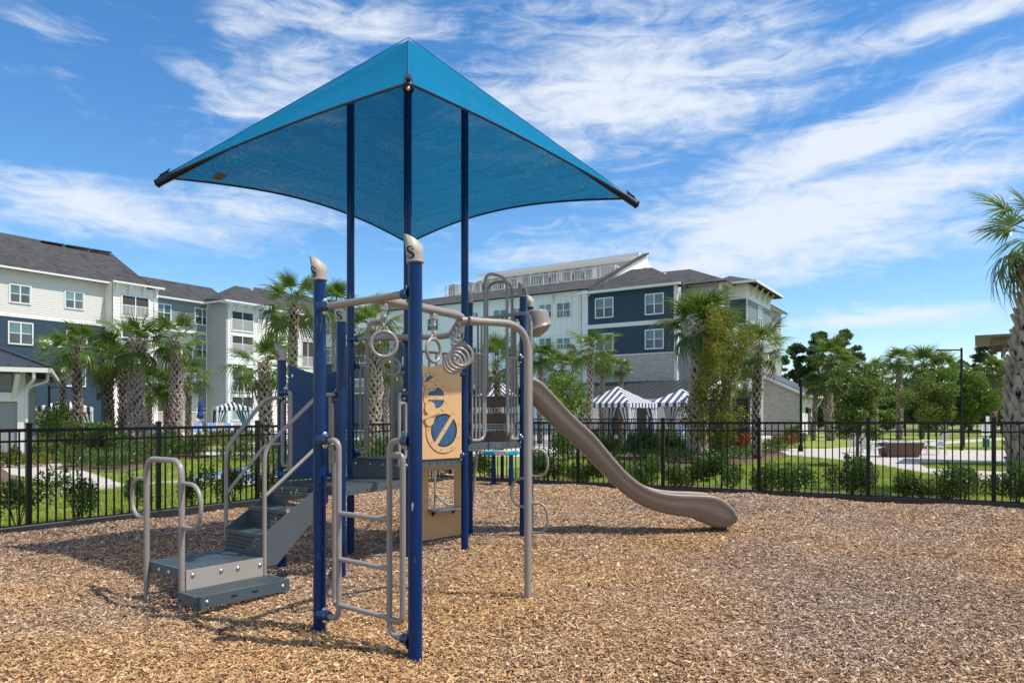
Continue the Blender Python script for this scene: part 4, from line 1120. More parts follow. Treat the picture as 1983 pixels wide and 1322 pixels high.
TR_CACHE = {}
def palm(px, ypx_base, ypx_crown, wpx, label, d=None, nfr=23, seed=1, boots=True, fronds=True, sc=1.0, single_boots=False, group="sabal palms round the pool and lawns", lean=0., cr=None):
    """cabbage palm; photo pixels give where it stands, how tall and how thick it is"""
    g = np.random.default_rng(seed)
    if d is None: d = 2128.0 / (ypx_base - YH)
    base = V((px - CX) / FPX * d, d, -.04)
    H = EYE + (YH - ypx_crown) / FPX * d + .04
    r = max(.12, wpx / FPX * d * .5 - .12)
    t = thing("palm_tree", label, "palm tree", base, 0, group)
    off, rad = trunk_profile(H, r, g)
    mb = MB(); k = 14
    mb.tube([V(off(H * i / k)[0] + lean * (i / k) ** 2, off(H * i / k)[1], H * i / k - .1) for i in range(k + 1)], [rad(H * i / k) for i in range(k + 1)], 12)
    link("trunk", mb.mesh("trunk", M_TRUNK), t)
    if boots:
        lay = boots_layout(H, r, g, .155 if r < .3 else .15, max(5, round(6 * r / .2))); bs = min(r / .21, 1.12)
        if single_boots:
            for (z, q, s, tw) in lay:
                ox, oy = off(z); rr = rad(z); ox += lean * (z / H) ** 2
                link("leaf_base", BOOT_ME, t, (ox + math.cos(q) * rr * .93, oy + math.sin(q) * rr * .93, z), (tw, 0, q), s * bs)
        else:
            vs, fs = [], []
            for (z, q, s, tw) in lay:
                ox, oy = off(z); rr = rad(z) * .93; ox += lean * (z / H) ** 2; c, sn = math.cos(q), math.sin(q); kk = len(vs) * len(BOOT_V)
                b = BOOT_V * s * bs
                b2 = b.copy(); b2[:, 1] = b[:, 1] * math.cos(tw) - b[:, 2] * math.sin(tw); b2[:, 2] = b[:, 1] * math.sin(tw) + b[:, 2] * math.cos(tw)
                w = np.stack([b2[:, 0] * c - b2[:, 1] * sn + ox + c * rr, b2[:, 0] * sn + b2[:, 1] * c + oy + sn * rr, b2[:, 2] + z], 1)
                vs.append(w); fs += [tuple(i + kk for i in f) for f in BOOT_F]
            stuff(link("leaf_bases", np_mesh("leaf_bases", np.concatenate(vs), np.array(fs), M_BOOT), t))
    top = V(off(H)[0] + lean, off(H)[1], H)
    if fronds:
        for i, (yaw, el, s) in enumerate(frond_angles(g, nfr)):
            me = FR_ME[3] if el < -.2 else FR_ME[g.integers(0, 3)]
            if el < -.62 and g.random() < .35: me = FR_OLD
            rot = (Matrix.Rotation(yaw, 3, 'Z') @ Matrix.Rotation(-el, 3, 'Y') @ Matrix.Rotation(g.normal() * .3, 3, 'X')).to_euler()
            link("frond", me, t, top + V(math.cos(yaw) * .08, math.sin(yaw) * .08, -.15 * (i / nfr)), rot, s * sc)
    else:
        link("crown", CROWN_ME[seed % 3], t, top, (0, 0, g.random() * 6.28), sc)
    return t

palm(1996, 0, 452, 68, "tall palm at the right edge with rugged leaf bases up its trunk", d=14.2, nfr=20, seed=4, single_boots=True, sc=.84, lean=.2)
palm(265, 868, 662, 30, "tall full palm at the front of the left cluster with the highest crown", seed=6, sc=1.12, single_boots=True)
palm(340, 868, 655, 26, "palm with thick criss-cross trunk right of the tallest palm in the left cluster", seed=7, sc=1.0, single_boots=True)
palm(237, 864, 690, 22, "palm squeezed just left of the tallest palm in the left cluster", seed=8, sc=.95)
palm(212, 862, 700, 22, "shaggy palm at the left of the tight cluster with a few yellowing fronds", seed=9, sc=1.0)
palm(152, 852, 668, 23, "palm in front of the navy wall beside the striped cabana at left", d=33, seed=10, sc=.85)
palm(122, 840, 690, 18, "palm leaning left of another one before the navy wall, dark drooping fronds", d=36, seed=21, sc=.95)
palm(58, 830, 716, 13, "slender palm seen past the pavilion downspout at the far left", d=44, seed=22, sc=.7, fronds=False)
palm(366, 836, 728, 15, "short palm behind and right of the criss-cross trunk palm, near the blue umbrella", d=48, seed=23, sc=1.05)
palm(290, 834, 748, 14, "small palm between the two thick trunks of the left cluster", d=50, seed=24, sc=1.2, fronds=False)
palm(322, 834, 746, 15, "small palm whose fronds show above the brown pergola at left", d=52, seed=25, sc=1.1, fronds=False)
palm(568, 880, 585, 24, "tall palm with broad bright crown behind the left blue post of the ladder", d=32, seed=26, sc=1.12, single_boots=True)
palm(515, 872, 705, 30, "stout palm with wide low crown left of the blue wall panel of the playset", d=27, seed=27, sc=.95, single_boots=True)
palm(724, 878, 632, 30, "palm with lattice trunk seen through the middle of the playset", d=29, seed=28, sc=.9, single_boots=True)
palm(749, 850, 722, 13, "small palm behind the lattice trunk seen through the playset", d=46, seed=29, sc=.8, fronds=False)
palm(650, 838, 585, 14, "distant yellowish palm above the rings of the playset", d=68, seed=30, sc=1.5, fronds=False)
palm(962, 838, 700, 20, "palm framed by the tall tube hoops of the playset", d=32, seed=31, sc=.9)
palm(1046, 838, 690, 12, "palm half hidden by the playset pole and the slide hood", d=42, seed=32, sc=.75, fronds=False)
palm(1143, 835, 672, 18, "palm with round crown left of the navy wall, above the white cabana roof", d=41, seed=33, sc=1.05)
palm(1090, 832, 712, 12, "low palm with pale fronds behind the bright green tree by the slide", d=45, seed=34, sc=1.0, fronds=False)
palm(1166, 832, 702, 11, "short palm right of the round crowned palm near the cabana", d=46, seed=35, sc=.75, fronds=False)
palm(1203, 832, 712, 9, "little palm with sparse crown before the pale brick wall", d=48, seed=36, sc=.55, fronds=False)
palm(1354, 893, 628, 38, "massive palm with dense high crown left of the yellowing tree", d=25.5, nfr=40, seed=37, sc=.98, single_boots=True)
palm(1408, 874, 660, 24, "palm standing behind the yellowing tree with shaggy trunk", d=31, seed=38, sc=.85)
palm(1468, 886, 668, 24, "palm with one raised frond right of the yellowing tree", d=26.5, seed=39, sc=.80, single_boots=True)
palm(1441, 846, 745, 12, "small palm behind the dark screen beside the yellowing tree", d=41, seed=40, sc=.85, fronds=False)
palm(1577, 848, 745, 13, "thin palm beside the low brick building at right", d=47, seed=41, sc=.7, fronds=False)
palm(1607, 849, 690, 19, "tall slim palm with tight crown on the lawn at right", d=47, seed=42, sc=1.0, fronds=False)
palm(1741, 846, 696, 15, "lone palm with ragged crown in the middle of the far lawn", d=49, seed=43, sc=.75, fronds=False)
palm(1692, 840, 722, 16, "palm half behind the round oak on the right lawn", d=53, seed=44, sc=1.05, fronds=False)
palm(1786, 846, 706, 14, "left palm of the pair behind the lawn trees at right", d=50, seed=45, sc=1.0, fronds=False)
palm(1826, 846, 712, 14, "right palm of the pair behind the lawn trees at right", d=50, seed=46, sc=.95, fronds=False)
palm(1924, 838, 718, 15, "palm under the pergola roof corner at far right", d=52, seed=47, sc=.85, fronds=False)

# ---- shrubs
def shrub_mesh(seed, m, n=900, rx=.42, rz=.40, ln=.055, wd=.026):
    g = np.random.default_rng(seed)
    k = 7; cen = np.stack([g.normal(size=k) * rx * .45, g.normal(size=k) * rx * .45, rz * (.55 + .75 * g.random(k))], 1)
    rad = np.stack([rx * (.35 + .3 * g.random(k))] * 2 + [rz * (.35 + .35 * g.random(k))], 1)
    v, f = leaf_cloud(g, cen, rad, n, ln, wd, .6, .2)
    v[:, 2] = np.maximum(v[:, 2], .02)
    # shoots standing above the mass
    mb_v = [v]; mb_f = [f]; kk = len(v)
    for i in range(7):
        q = g.random() * 6.28; r0 = rx * .5 * g.random(); b = np.array([math.cos(q) * r0, math.sin(q) * r0, rz * .8]); ln2 = rz * (.5 + .6 * g.random())
        tip = b + np.array([g.normal() * .08, g.normal() * .08, ln2]); m_ = 22; s = g.random(m_)
        c = b + (tip - b) * s[:, None]; v2, f2 = leaf_cloud(g, c, np.full((m_, 3), .02), m_ * 2, ln, wd, .9, .5)
        mb_v.append(v2); mb_f.append(f2 + kk); kk += len(v2)
    return np_mesh("leaves", np.concatenate(mb_v), np.concatenate(mb_f), m)
def stems_mesh(seed, h=.5, n=6, r=.008, sp=.22):
    g = np.random.default_rng(seed); mb = MB()
    for i in range(n):
        q = g.random() * 6.28; mb.tube([V(0, 0, -.03), V(math.cos(q) * sp * .4, math.sin(q) * sp * .4, h * .5), V(math.cos(q) * sp, math.sin(q) * sp, h)], [r, r * .8, r * .4], 5)
    return mb.mesh("stems", M_BARK)
SH = [shrub_mesh(s, M_SHRUB, 2800, .46, .38) for s in (51, 52, 53)]
SHT = [shrub_mesh(s, M_SHRUB, 1500, .26, .48) for s in (54, 55)]
SHL = [shrub_mesh(s, M_SHRUBL, 800, .5, .30, .10, .02) for s in (56, 57)]
SHLT = [shrub_mesh(60, M_SHRUBL, 1500, .55, .52, .10, .018)]
SHR = [shrub_mesh(58, M_RED, 800, .5, .32, .08, .03)]
SHY = [shrub_mesh(59, M_AUTUMN, 700, .45, .22, .09, .03)]
ST = stems_mesh(61)
def shrub(pos, me, sc, label, group, rz=None, kind="shrub"):
    t = thing(kind, label, kind if kind != "flower_clump" else "plant", pos, random.random() * 6.28 if rz is None else rz, group)
    link("leaves", me, t, (0, 0, 0), (0, 0, 0), sc); link("stems", ST, t, (0, 0, 0), (0, 0, 0), sc); return t

G_BACK = "clipped shrubs planted outside the back fence"
desc = ["dark green shrub behind the back fence, first from the corner", "shrub behind the fence seen left of the slide's foot pole", "shrub behind the fence beneath the slide's upper half",
        "shrub behind the fence under the middle of the slide", "shrub behind the fence above the slide's curve", "shrub behind the fence above the slide exit",
        "wide shrub behind the fence, first to the right of the slide exit", "loose shrub with bare gaps, second right of the slide exit", "tall sprouting shrub before the fire pit table",
        "bushy dark shrub behind the fence below the white chair", "shrub at the right behind the fence beside the big palm", "shrub at the right edge at the foot of the big palm"]
pxs = [930, 1058, 1115, 1185, 1250, 1318, 1395, 1480, 1545, 1648, 1765, 1865, 1968]
desc.insert(6, "narrow shrub behind the fence post just past the slide exit")
for i, px in enumerate(pxs):
    a = (px - CX) / FPX; q = K0 + nb * .72
    tt = (a * q.y - q.x) / (FR.x - a * FR.y); p = q + FR * tt
    shrub(V(p.x, p.y, -.03), SH[i % 3], 1.0 + .22 * math.sin(i * 2.3), desc[i], G_BACK)
G_LEFT = "young shrubs outside the left fence"
for i, (px, py, lab) in enumerate([(35, 1026, "shrub behind the fence at the left edge of the play area"), (152, 1012, "upright young shrub behind the left fence between two posts"),
                                   (262, 993, "small shrub seen through the left loop of the bent tube handle"), (372, 985, "young shrub seen through the right loop of the bent tube handle"),
                                   (455, 978, "thin shrub behind the left stair handrail"), (520, 968, "thin shrub behind the right stair handrail")]):
    p = gd(px, py, -.03); shrub(V(p.x, p.y, -.04) , SHT[i % 2], (.98, .95, .8, .85, .92, .8)[i], lab, G_LEFT)
# planting round the left palms
G_BED = "low plants in the beds round the left palms"
bedpl = [(60, 893, SHL, 1.3, "grassy plant at the foot of the pavilion downspout"), (15, 905, SHY, 1.6, "yellow green clump beside the path at the left edge"), (8, 892, SHL, 1.5, "leafy plant against the pavilion wall"),
         (100, 888, SHL, 1.4, "low plant at the start of the curved path"), (126, 866, SHLT, 3.0, "big feathery bush below the two palms by the navy wall"), (175, 880, SH, 2.1, "rounded grey green bush at the centre of the left bed"),
         (215, 884, SH, 2.0, "dense bush left of the tallest palm's foot"), (250, 898, SHL, 1.3, "spiky plant at the front of the bed below the tallest palm"), (205, 906, SHL, 1.1, "strappy plant near the tip of the path"),
         (150, 903, SHL, 1.2, "strappy plant beside the bend of the path"), (285, 890, SHL, 1.6, "leafy clump right of the tallest palm"), (320, 884, SH, 1.6, "green clump left of the criss-cross palm's foot"),
         (375, 884, SHL, 1.7, "spreading green plant right of the criss-cross palm"), (415, 858, SHY, 2.0, "yellowish hedge plant along the pool deck, left one"), (450, 856, SHY, 2.0, "yellowish hedge plant along the pool deck, middle one"),
         (480, 857, SHY, 2.0, "yellowish hedge plant along the pool deck, right one"), (120, 860, SHY, 2.2, "yellow green plant at the back of the left bed"), (75, 858, SHY, 2.3, "golden plant left of the back of the left bed"),
         (470, 893, SHL, 1.6, "plant below the stair handrails near the stout palm"), (540, 890, SHL, 1.7, "plant at the stout palm's foot, right side"), (700, 892, SHL, 1.8, "plants low at the foot of the lattice trunk, left side"),
         (760, 892, SHL, 1.8, "plants low at the foot of the lattice trunk, right side")]
for i, (px, py, ms, sc, lab) in enumerate(bedpl): shrub(gd(px, py, -.03), ms[i % len(ms)], sc, lab, G_BED, kind="plant")
G_R = "planting under the right palms"
for i, (px, py, ms, sc, lab) in enumerate([(1250, 886, SH, 1.6, "dark bush under the white cabana left of the massive palm"), (1290, 884, SH, 1.7, "bush left of the massive palm's foot"), (1190, 886, SHL, 1.8, "leafy bush below the cabana's left post"),
                                           (1390, 886, SHL, 1.6, "light green bush between the massive palm and the yellowing tree"), (1425, 880, SHR, 1.7, "orange red shrub below the dark screen"), (1515, 872, SHR, 1.4, "reddish shrub right of the palm with a raised frond"),
                                           (1540, 866, SH, 1.6, "green shrub before the low brick building"), (1500, 876, SHL, 1.3, "low light shrub beside the path's end at right"), (1100, 888, SH, 1.7, "bush behind the fence beneath the bright green tree"), (1150, 888, SH, 1.6, "bush behind the fence right of the bright green tree")]):
    shrub(gd(px, py, -.03), ms[i % len(ms)], sc, lab, G_R)

# ---- broad trees
def tree_parts(seed, H, trunk_r, cen, rad, n, ln, wd, m, up=.3, limbs=9, stems=1, shell=.35):
    g = np.random.default_rng(seed); mb = MB()
    cen = np.asarray(cen, float); rad = np.asarray(rad, float)
    zb = cen[:, 2].min() * .55
    for s in range(stems):
        o = V(g.normal() * .04 * stems, g.normal() * .04 * stems, 0)
        mb.tube([o + V(0, 0, -.1), o + V(.02, .01, zb), o * 2 + V(.03 * g.normal(), .03 * g.normal(), H * .72)], [trunk_r * 1.2, trunk_r, trunk_r * .3], 8)
    for i in range(min(limbs, len(cen))):
        c = cen[i]; z0 = zb + (c[2] - zb) * .25
        mb.tube([V(.02, .0, z0), V(c[0] * .45, c[1] * .45, z0 + (c[2] - z0) * .6), V(*c)], [trunk_r * .5, trunk_r * .32, trunk_r * .1], 6)
    v, f = leaf_cloud(g, cen, rad, n, ln, wd, up, shell)
    return mb.mesh("trunk", M_BARK), np_mesh("crown", v, f, m)

def blobs(seed, k, R_, zc, hz, lo=.25, hi=.5):
    g = np.random.default_rng(seed); d = g.normal(size=(k, 3)); d /= np.linalg.norm(d, axis=1)[:, None]
    c = d * (g.random(k) ** .5 * .8)[:, None] * np.array([R_, R_, hz]); c[:, 2] += zc
    r = (lo + (hi - lo) * g.random(k))[:, None] * np.array([R_, R_, hz * .8]); return c, r

def tree(px, py, d, label, meshes, group=None, sc=1., name="tree", cat="tree", rz=0.):
    p = V((px - CX) / FPX * d, d, -.05) if py is None else gd(px, py, -.03)
    t = thing(name, label, cat, p, rz, group); link("trunk", meshes[0], t, scale=sc); link("crown", meshes[1], t, scale=sc); return t

c, r = blobs(71, 14, 1.15, 2.0, 1.5)
BG = tree_parts(71, 3.3, .05, c, r, 2600, .13, .075, M_BRIGHT, stems=3)
tree(1093, None, 30.0, "bright green young tree just right of the slide's top", BG, sc=1.06)
c, r = blobs(72, 18, 1.35, 2.35, 1.7, .22, .42)
OAK1 = tree_parts(72, 4.0, .06, c, r, 9500, .125, .065, M_OAK, shell=.15)
tree(1662, None, 22.5, "round young oak on the lawn behind the white chair", OAK1, "young oaks on the right lawn", .86, "oak_tree")
c, r = blobs(73, 18, 1.5, 2.3, 1.6, .22, .42)
OAK2 = tree_parts(73, 4.0, .06, c, r, 9000, .14, .075, M_OAK)
tree(1800, None, 36, "broad young tree on the far lawn with brownish centre", OAK2, "young oaks on the right lawn", 1.02, "oak_tree")
OAK3 = (OAK2[0], np_mesh("crown", *leaf_cloud(np.random.default_rng(74), *blobs(74, 18, 1.4, 2.3, 1.7, .22, .42), 8000, .14, .08), M_BRIGHT))
tree(1868, None, 36, "lighter green young tree left of the far street lamp", OAK3, "young oaks on the right lawn", 1.08, "oak_tree")
# yellowing crape myrtle
g = np.random.default_rng(75)
k = 44; zz = np.linspace(.75, 5.3, k) + .15 * g.normal(size=k); ww = .32 + .62 * np.sin(np.clip((zz - .5) / 5.0, 0, 1) * math.pi)
cy = np.stack([g.normal(size=k) * ww * .6, g.normal(size=k) * ww * .6, zz], 1); ry = np.stack([.22 + .18 * g.random(k), .22 + .18 * g.random(k), .3 + .3 * g.random(k)], 1)
YT = list(tree_parts(75, 5.4, .04, cy, ry, 6200, .115, .062, M_AUTUMN, up=.9, stems=3, limbs=20))
yt = tree(1394, None, 23.8, "slender yellowing tree with orange top among the palms", YT, sc=.93)
hi = zz > 2.6
v, f = leaf_cloud(g, cy[hi] + np.array([0, 0, .15]), ry[hi], 420, .10, .055, .9, .3); link("orange_foliage", np_mesh("orange_foliage", v, f, M_ORANGE), yt, scale=.93)

# ---- far trees behind the lawns
def pine_parts(seed, H):
    g = np.random.default_rng(seed); k = 40; s = .38 + .62 * g.random(k); q = g.random(k) * 6.28; R_ = ((1.12 - s) * H * .30 + H * .03) * (.35 + .65 * g.random(k))
    c = np.stack([np.cos(q) * R_, np.sin(q) * R_, s * H], 1); r = np.stack([H * (.035 + .04 * g.random(k))] * 2 + [H * (.025 + .03 * g.random(k))], 1)
    mb = MB(); mb.tube([V(0, 0, -.2), V(.1, 0, H * .5), V(-.05, .1, H * .97)], [H * .016, H * .012, H * .004], 7)
    for i in range(k): mb.tube([V(0, 0, c[i][2] - H * .04), V(*c[i])], [H * .005, H * .002], 4, False)
    v, f = leaf_cloud(g, c, r, 6500, .50, .26, .3, .2)
    return mb.mesh("trunk", M_BARK), np_mesh("crown", v, f, M_PINE)
PINES = [pine_parts(s, 16.) for s in (81, 82, 83)]
def bush_parts(seed, H):
    c, r = blobs(seed, 16, H * .5, H * .52, H * .42, .28, .5)
    return tree_parts(seed, H * .9, H * .025, c, r, 5200, .62, .42, M_OAK if seed % 2 else M_PINE)
WOODS = [bush_parts(s, 8.) for s in (84, 85, 86)]
G_P = "pines standing beyond the lawn"
for i, (px, ytop, d, lab) in enumerate([(1540, 668, 100, "dark pine rising behind the low brick building"), (1586, 646, 98, "tall pine left of the highest pine on the skyline"), (1636, 638, 96, "highest pine on the skyline with open round crown"),
                                        (1512, 690, 105, "pine half hidden by the apartment corner"), (1905, 668, 90, "pine showing under the pergola roof"), (1846, 742, 125, "small distant pine left of the far street lamp")]):
    h = EYE + (YH - ytop) / FPX * d
    tree(px, None, d, lab, PINES[i % 3], G_P, h / 16., "pine_tree", "pine tree", i * 1.3)
G_T = "trees along the far edge of the lawn"
tops = [(1508, 735, 92), (1560, 742, 88), (1610, 728, 86), (1660, 712, 84), (1708, 722, 92), (1752, 716, 95), (1790, 728, 84), (1832, 728, 90), (1880, 716, 80), (1925, 724, 78), (1965, 716, 82), (2030, 700, 84), (2110, 690, 86), (1700, 752, 70), (1940, 752, 66), (1600, 760, 70)]
tl = ["dark broadleaf tree against the apartment corner", "bushy tree behind the brick building roof", "dense tree under the tall pines", "dark tree mass right of the tall pines", "tree filling the gap behind the round oak",
      "dark tree behind the lone ragged palm", "tree behind the left palm of the pair", "tree behind the lighter young tree", "tall broad tree behind the far street lamp", "tree behind the palm under the pergola", "tree between the pergola palm and the big palm trunk",
      "tree at the right edge behind the big palm", "tree beyond the right edge of the view", "low bushy tree at the end of the far path", "low tree by the far fence at right", "low tree left of the round oak near the far fence"]
for i, ((px, yt_, d), lab) in enumerate(zip(tops, tl)):
    h = EYE + (YH - yt_) / FPX * d; tree(px, None, d, lab, WOODS[i % 3], G_T, h / 8.2, "broadleaf_tree", "tree", i * .9)
# a far wood as one mass closing the horizon
g = np.random.default_rng(90); n = 60
ang = np.linspace(-1.2, 1.25, n); dist = 190 + g.random(n) * 40
cw = np.stack([np.sin(ang) * dist, np.cos(ang) * dist, 4 + g.random(n) * 3], 1); rw = np.stack([8 + 3 * g.random(n), 8 + 3 * g.random(n), 5 + 4 * g.random(n)], 1)
v, f = leaf_cloud(g, cw, rw, 14000, 2.6, 1.8, .2, .4); v[:, 2] = np.maximum(v[:, 2], -.04)
fw = link("far_woodland", np_mesh("far_woodland", v, f, M_PINE)); stuff(fw)
# dense low ground cover between the bed plants
def cover(name, pts, n, m, h=.28, seed=1, ln=.16, wd=.035):
    g = np.random.default_rng(seed); P = pxpoly(pts, -.03); xs_ = [q.x for q in P]; ys_ = [q.y for q in P]
    q = np.stack([min(xs_) + (max(xs_) - min(xs_)) * g.random(n * 3), min(ys_) + (max(ys_) - min(ys_)) * g.random(n * 3)], 1)
    poly = [(a.x, a.y) for a in P]; r = np.zeros(len(q), bool); j = len(poly) - 1
    for i in range(len(poly)):
        xi, yi = poly[i]; xj, yj = poly[j]; r ^= ((yi > q[:, 1]) != (yj > q[:, 1])) & (q[:, 0] < (xj - xi) * (q[:, 1] - yi) / (yj - yi + 1e-12) + xi); j = i
    q = q[r][:n]; c = np.stack([q[:, 0], q[:, 1], h * (.25 + .5 * g.random(len(q)))], 1)
    v, f = leaf_cloud(g, c, np.full((len(c), 3), [.18, .18, h * .5]), len(c) * 7, ln, wd, .9, .2); v[:, 2] = np.maximum(v[:, 2], -.02)
    return stuff(link(name, np_mesh(name, v, f, m)))
cover("ground_cover", [(105, 905), (230, 911), (325, 891), (400, 880), (340, 868), (230, 860), (110, 862), (45, 868), (36, 882), (118, 888)], 2600, M_SHRUB, .34, 91)
cover("ground_cover", [(480, 903), (560, 894), (720, 884), (880, 884), (870, 915), (640, 902)], 1100, M_SHRUBL, .30, 92)
cover("ground_cover", [(1230, 890), (1300, 900), (1420, 897), (1520, 880), (1495, 868), (1440, 864), (1200, 869), (1100, 878)], 1500, M_SHRUB, .40, 93)
cover("ground_cover", [(412, 862), (465, 861), (440, 853), (384, 852)], 300, M_AUTUMN, .35, 94)
# ------------------------------------------------------------------ cabanas, loungers, lamps and other things on the grounds
M_CANVAS = mat("white_canvas", (.74, .74, .74), .8, var=((.68, .68, .69), 2, .4), trans=.2)
M_STRIPE = mat("navy_canvas", (.055, .080, .155), .8, trans=.15)
M_STRIPEK = mat("dark_canvas", (.012, .014, .03), .8, trans=.1)
M_SLING = mat("blue_sling_fabric", (.13, .22, .42), .7, var=((.11, .19, .37), 6, .4))
M_SLINGT = mat("tan_sling_fabric", (.30, .25, .20), .7)
M_WICK = mat("white_chair_slats", (.62, .62, .60), .5)
M_WOODG = mat("weathered_wood", (.25, .205, .17), .85, var=((.15, .12, .095), 5, .3, (1, 1, .2)))
M_WOODD = mat("dark_stained_wood", (.035, .028, .024), .8, var=((.055, .045, .038), 6, .3))
M_COPPER = mat("red_brown_fire_table", (.155, .078, .058), .5, var=((.12, .058, .044), 3, .4))
M_STONE = mat("stone_table_top", (.55, .54, .52), .6, var=((.46, .45, .43), 8, .3))
M_UMB = mat("blue_umbrella_canvas", (.008, .035, .16), .8)
M_GREENB = mat("green_post", (.012, .085, .10), .4)
M_SIGNW = mat("white_sign", (.70, .70, .68), .5)
M_SIGNB = mat("blue_sign_print", (.05, .09, .22), .5)
M_YEL = mat("yellow_pool_float", (.75, .70, .02), .5)
M_CORN = mat("blue_painted_board", (.13, .22, .50), .5, var=((.10, .18, .42), 4, .35))
M_TURFY = mat("red_board_edge", (.35, .05, .05), .5)

def cabana(name, label, c, size, eave, peak, rz, stripe, nst, group, curtains=True):
    t = thing(name, label, "cabana", c, rz, group); w = size / 2
    mb = MB(); sp = 2 * w / nst
    for side in range(4):
        m = Matrix.Rotation(side * math.pi / 2, 3, 'Z')
        for k in range(nst):
            a, b = -w + sp * k, -w + sp * (k + 1)
            cuts = [a, b] if not (a < 0 < b) else [a, 0, b]
            for p, q in zip(cuts, cuts[1:]):
                hp, hq = 1 - abs(p) / w, 1 - abs(q) / w
                z = lambda h: eave + (peak - eave) * (h ** 1.12)
                pts = [V(p, -w, eave), V(q, -w, eave), V(q, -w * (1 - hq), z(hq)), V(p, -w * (1 - hp), z(hp))]
                if hp < 1e-6: pts = pts[:3]
                elif hq < 1e-6: pts = [pts[0], pts[1], pts[3]]
                mb.poly([m @ v for v in pts], k % 2)
            mb.poly([m @ V(a, -w - .01, eave - .28), m @ V(b, -w - .01, eave - .28), m @ V(b, -w - .01, eave), m @ V(a, -w - .01, eave)], k % 2)
    link("canopy", mb.mesh("canopy", [M_CANVAS, stripe]), t)
    pm = MB(); pm.box((0, 0, eave / 2 - .05), (.07, .07, eave)); pme = pm.mesh("post", M_WHITE)
    for sx in (-1, 1):
        for sy in (-1, 1): link("post", pme, t, (sx * (w - .05), sy * (w - .05), 0))
    if curtains:
        cm = MB(); kk = 12
        top = [(i / kk * .85, .05 * (i % 2)) for i in range(kk + 1)]
        rows = [(eave - .2, 1.0), (eave * .45, .42), (eave * .38, .40), (.05, .62)]
        vs = [V(x * s, y + .02, z) for (z, s) in rows for (x, y) in top]
        fs = [(r_ * (kk + 1) + i, r_ * (kk + 1) + i + 1, (r_ + 1) * (kk + 1) + i + 1, (r_ + 1) * (kk + 1) + i) for r_ in range(3) for i in range(kk)]
        mi = [0 if (i // 2) % 2 == 0 else 1 for r_ in range(3) for i in range(kk)]
        cm.v = [tuple(v) for v in vs]; cm.f = fs; cm.m = mi; cm.s = [True] * len(fs)
        cme = cm.mesh("curtain", [M_CANVAS, stripe])
        for side in range(4):
            a = side * math.pi / 2; m = Matrix.Rotation(a, 3, 'Z')
            link("curtain", cme, t, m @ V(-w + .06, -w + .02, 0), (0, 0, a))
            o = link("curtain", cme, t, m @ V(w - .06, -w + .02, 0), (0, 0, a)); o.scale = (-1, 1, 1)
    return t
G_C = "striped cabanas round the pool"
RZ = math.atan2(-.6, .8)
def cab(px, py_eave, py_peak, wpx, d, **k):
    p = at(px, YH, d); p.z = -.03; e = EYE + (YH - py_eave) / FPX * d; pk = EYE + (YH - py_peak) / FPX * d
    return cabana("cabana", k['label'], p, wpx / FPX * d, e, pk, k.get('rz', RZ), k['stripe'], k['n'], G_C)
cab(1196, 780, 747, 112, 46, label="navy and white striped cabana right of the slide with tied back curtains", stripe=M_STRIPE, n=17)
cab(1320, 779, 752, 100, 50, label="striped cabana partly hidden by the massive palm trunk", stripe=M_STRIPE, n=13)
cab(965, 772, 735, 90, 44, label="striped cabana seen between the playset's bars", stripe=M_STRIPE, n=15)
cab(448, 788, 777, 62, 66, label="small striped cabana with open curtains by the loungers in the middle distance", stripe=M_STRIPEK, n=15, rz=R(30))
cab(126, 788, 773, 95, 46, label="striped cabana before the navy wall behind the two palms", stripe=M_STRIPEK, n=17, rz=R(30))
cab(32, 786, 776, 55, 47, label="striped cabana showing past the pavilion corner", stripe=M_STRIPEK, n=13, rz=R(30))

def lounger_mesh():
    fr = MB()
    for sy in (-.32, .32):
        fr.tube([V(-.95, sy, .34), V(.25, sy, .34), V(.95, sy, 1.02)], .022, 6)
        for x in (-.8, .2): fr.cyl(V(x, sy, .34), V(x - .05, sy, 0), .02, 6)
        fr.cyl(V(.75, sy, .83), V(.62, sy, .0), .018, 6)
    sl = MB(); sl.prism([V(-.93, -.3, .345), V(.25, -.3, .345), V(.25, .3, .345), V(-.93, .3, .345)], V(0, 0, .03))
    bk = MB(); n = V(-.68, 0, .7).normalized() * .03; bk.prism([V(.25, -.3, .35), V(.93, -.3, 1.01), V(.93, .3, 1.01), V(.25, .3, .35)], n)
    return fr, sl, bk
fr_, sl_, bk_ = lounger_mesh()
LM = [(fr_.mesh("frame", M_WHITE), sl_.mesh("seat", m), bk_.mesh("backrest", m)) for m in (M_SLING, M_SLINGT)]
G_L = "sun loungers on the pool deck"
for px, py, d, k, rz, lab in [(186, 830, 46, 0, 2.2, "blue sun lounger beside the left cabana post"), (176, 828, 48, 0, 2.2, "blue sun lounger tucked behind another near the left palms"), (304, 836, 50, 0, 2.5, "blue sun lounger right behind the fence post, between the thick palms"), (382, 830, 58, 0, 2.0, "blue sun lounger left of the folded umbrella"),
                              (412, 830, 58, 0, 2.0, "blue sun lounger under the left side of the small cabana"), (441, 830, 58, 0, 2.0, "blue sun lounger under the right side of the small cabana"), (426, 830, 60, 1, 2.0, "tan sun lounger between two blue ones at the small cabana"),
                              (461, 830, 60, 1, 2.0, "tan sun lounger right of the small cabana's blue ones"), (86, 830, 44, 1, 2.2, "tan sun lounger under the striped cabana by the lamp post"), (1300, 0, 40, 0, .4, "blue sun lounger behind the pool fence beside the massive palm"),
                              (1262, 0, 41, 0, .4, "blue sun lounger behind the pool fence under the white cabana"), (1425, 0, 38, 0, .4, "blue sun lounger behind the pool fence below the yellowing tree")]:
    p = at(px, YH, d); p.z = -.03; t = thing("sun_lounger", lab, "sun lounger", p, rz, G_L)
    for n_, me in zip(("frame", "seat", "backrest"), LM[k]): link(n_, me, t)

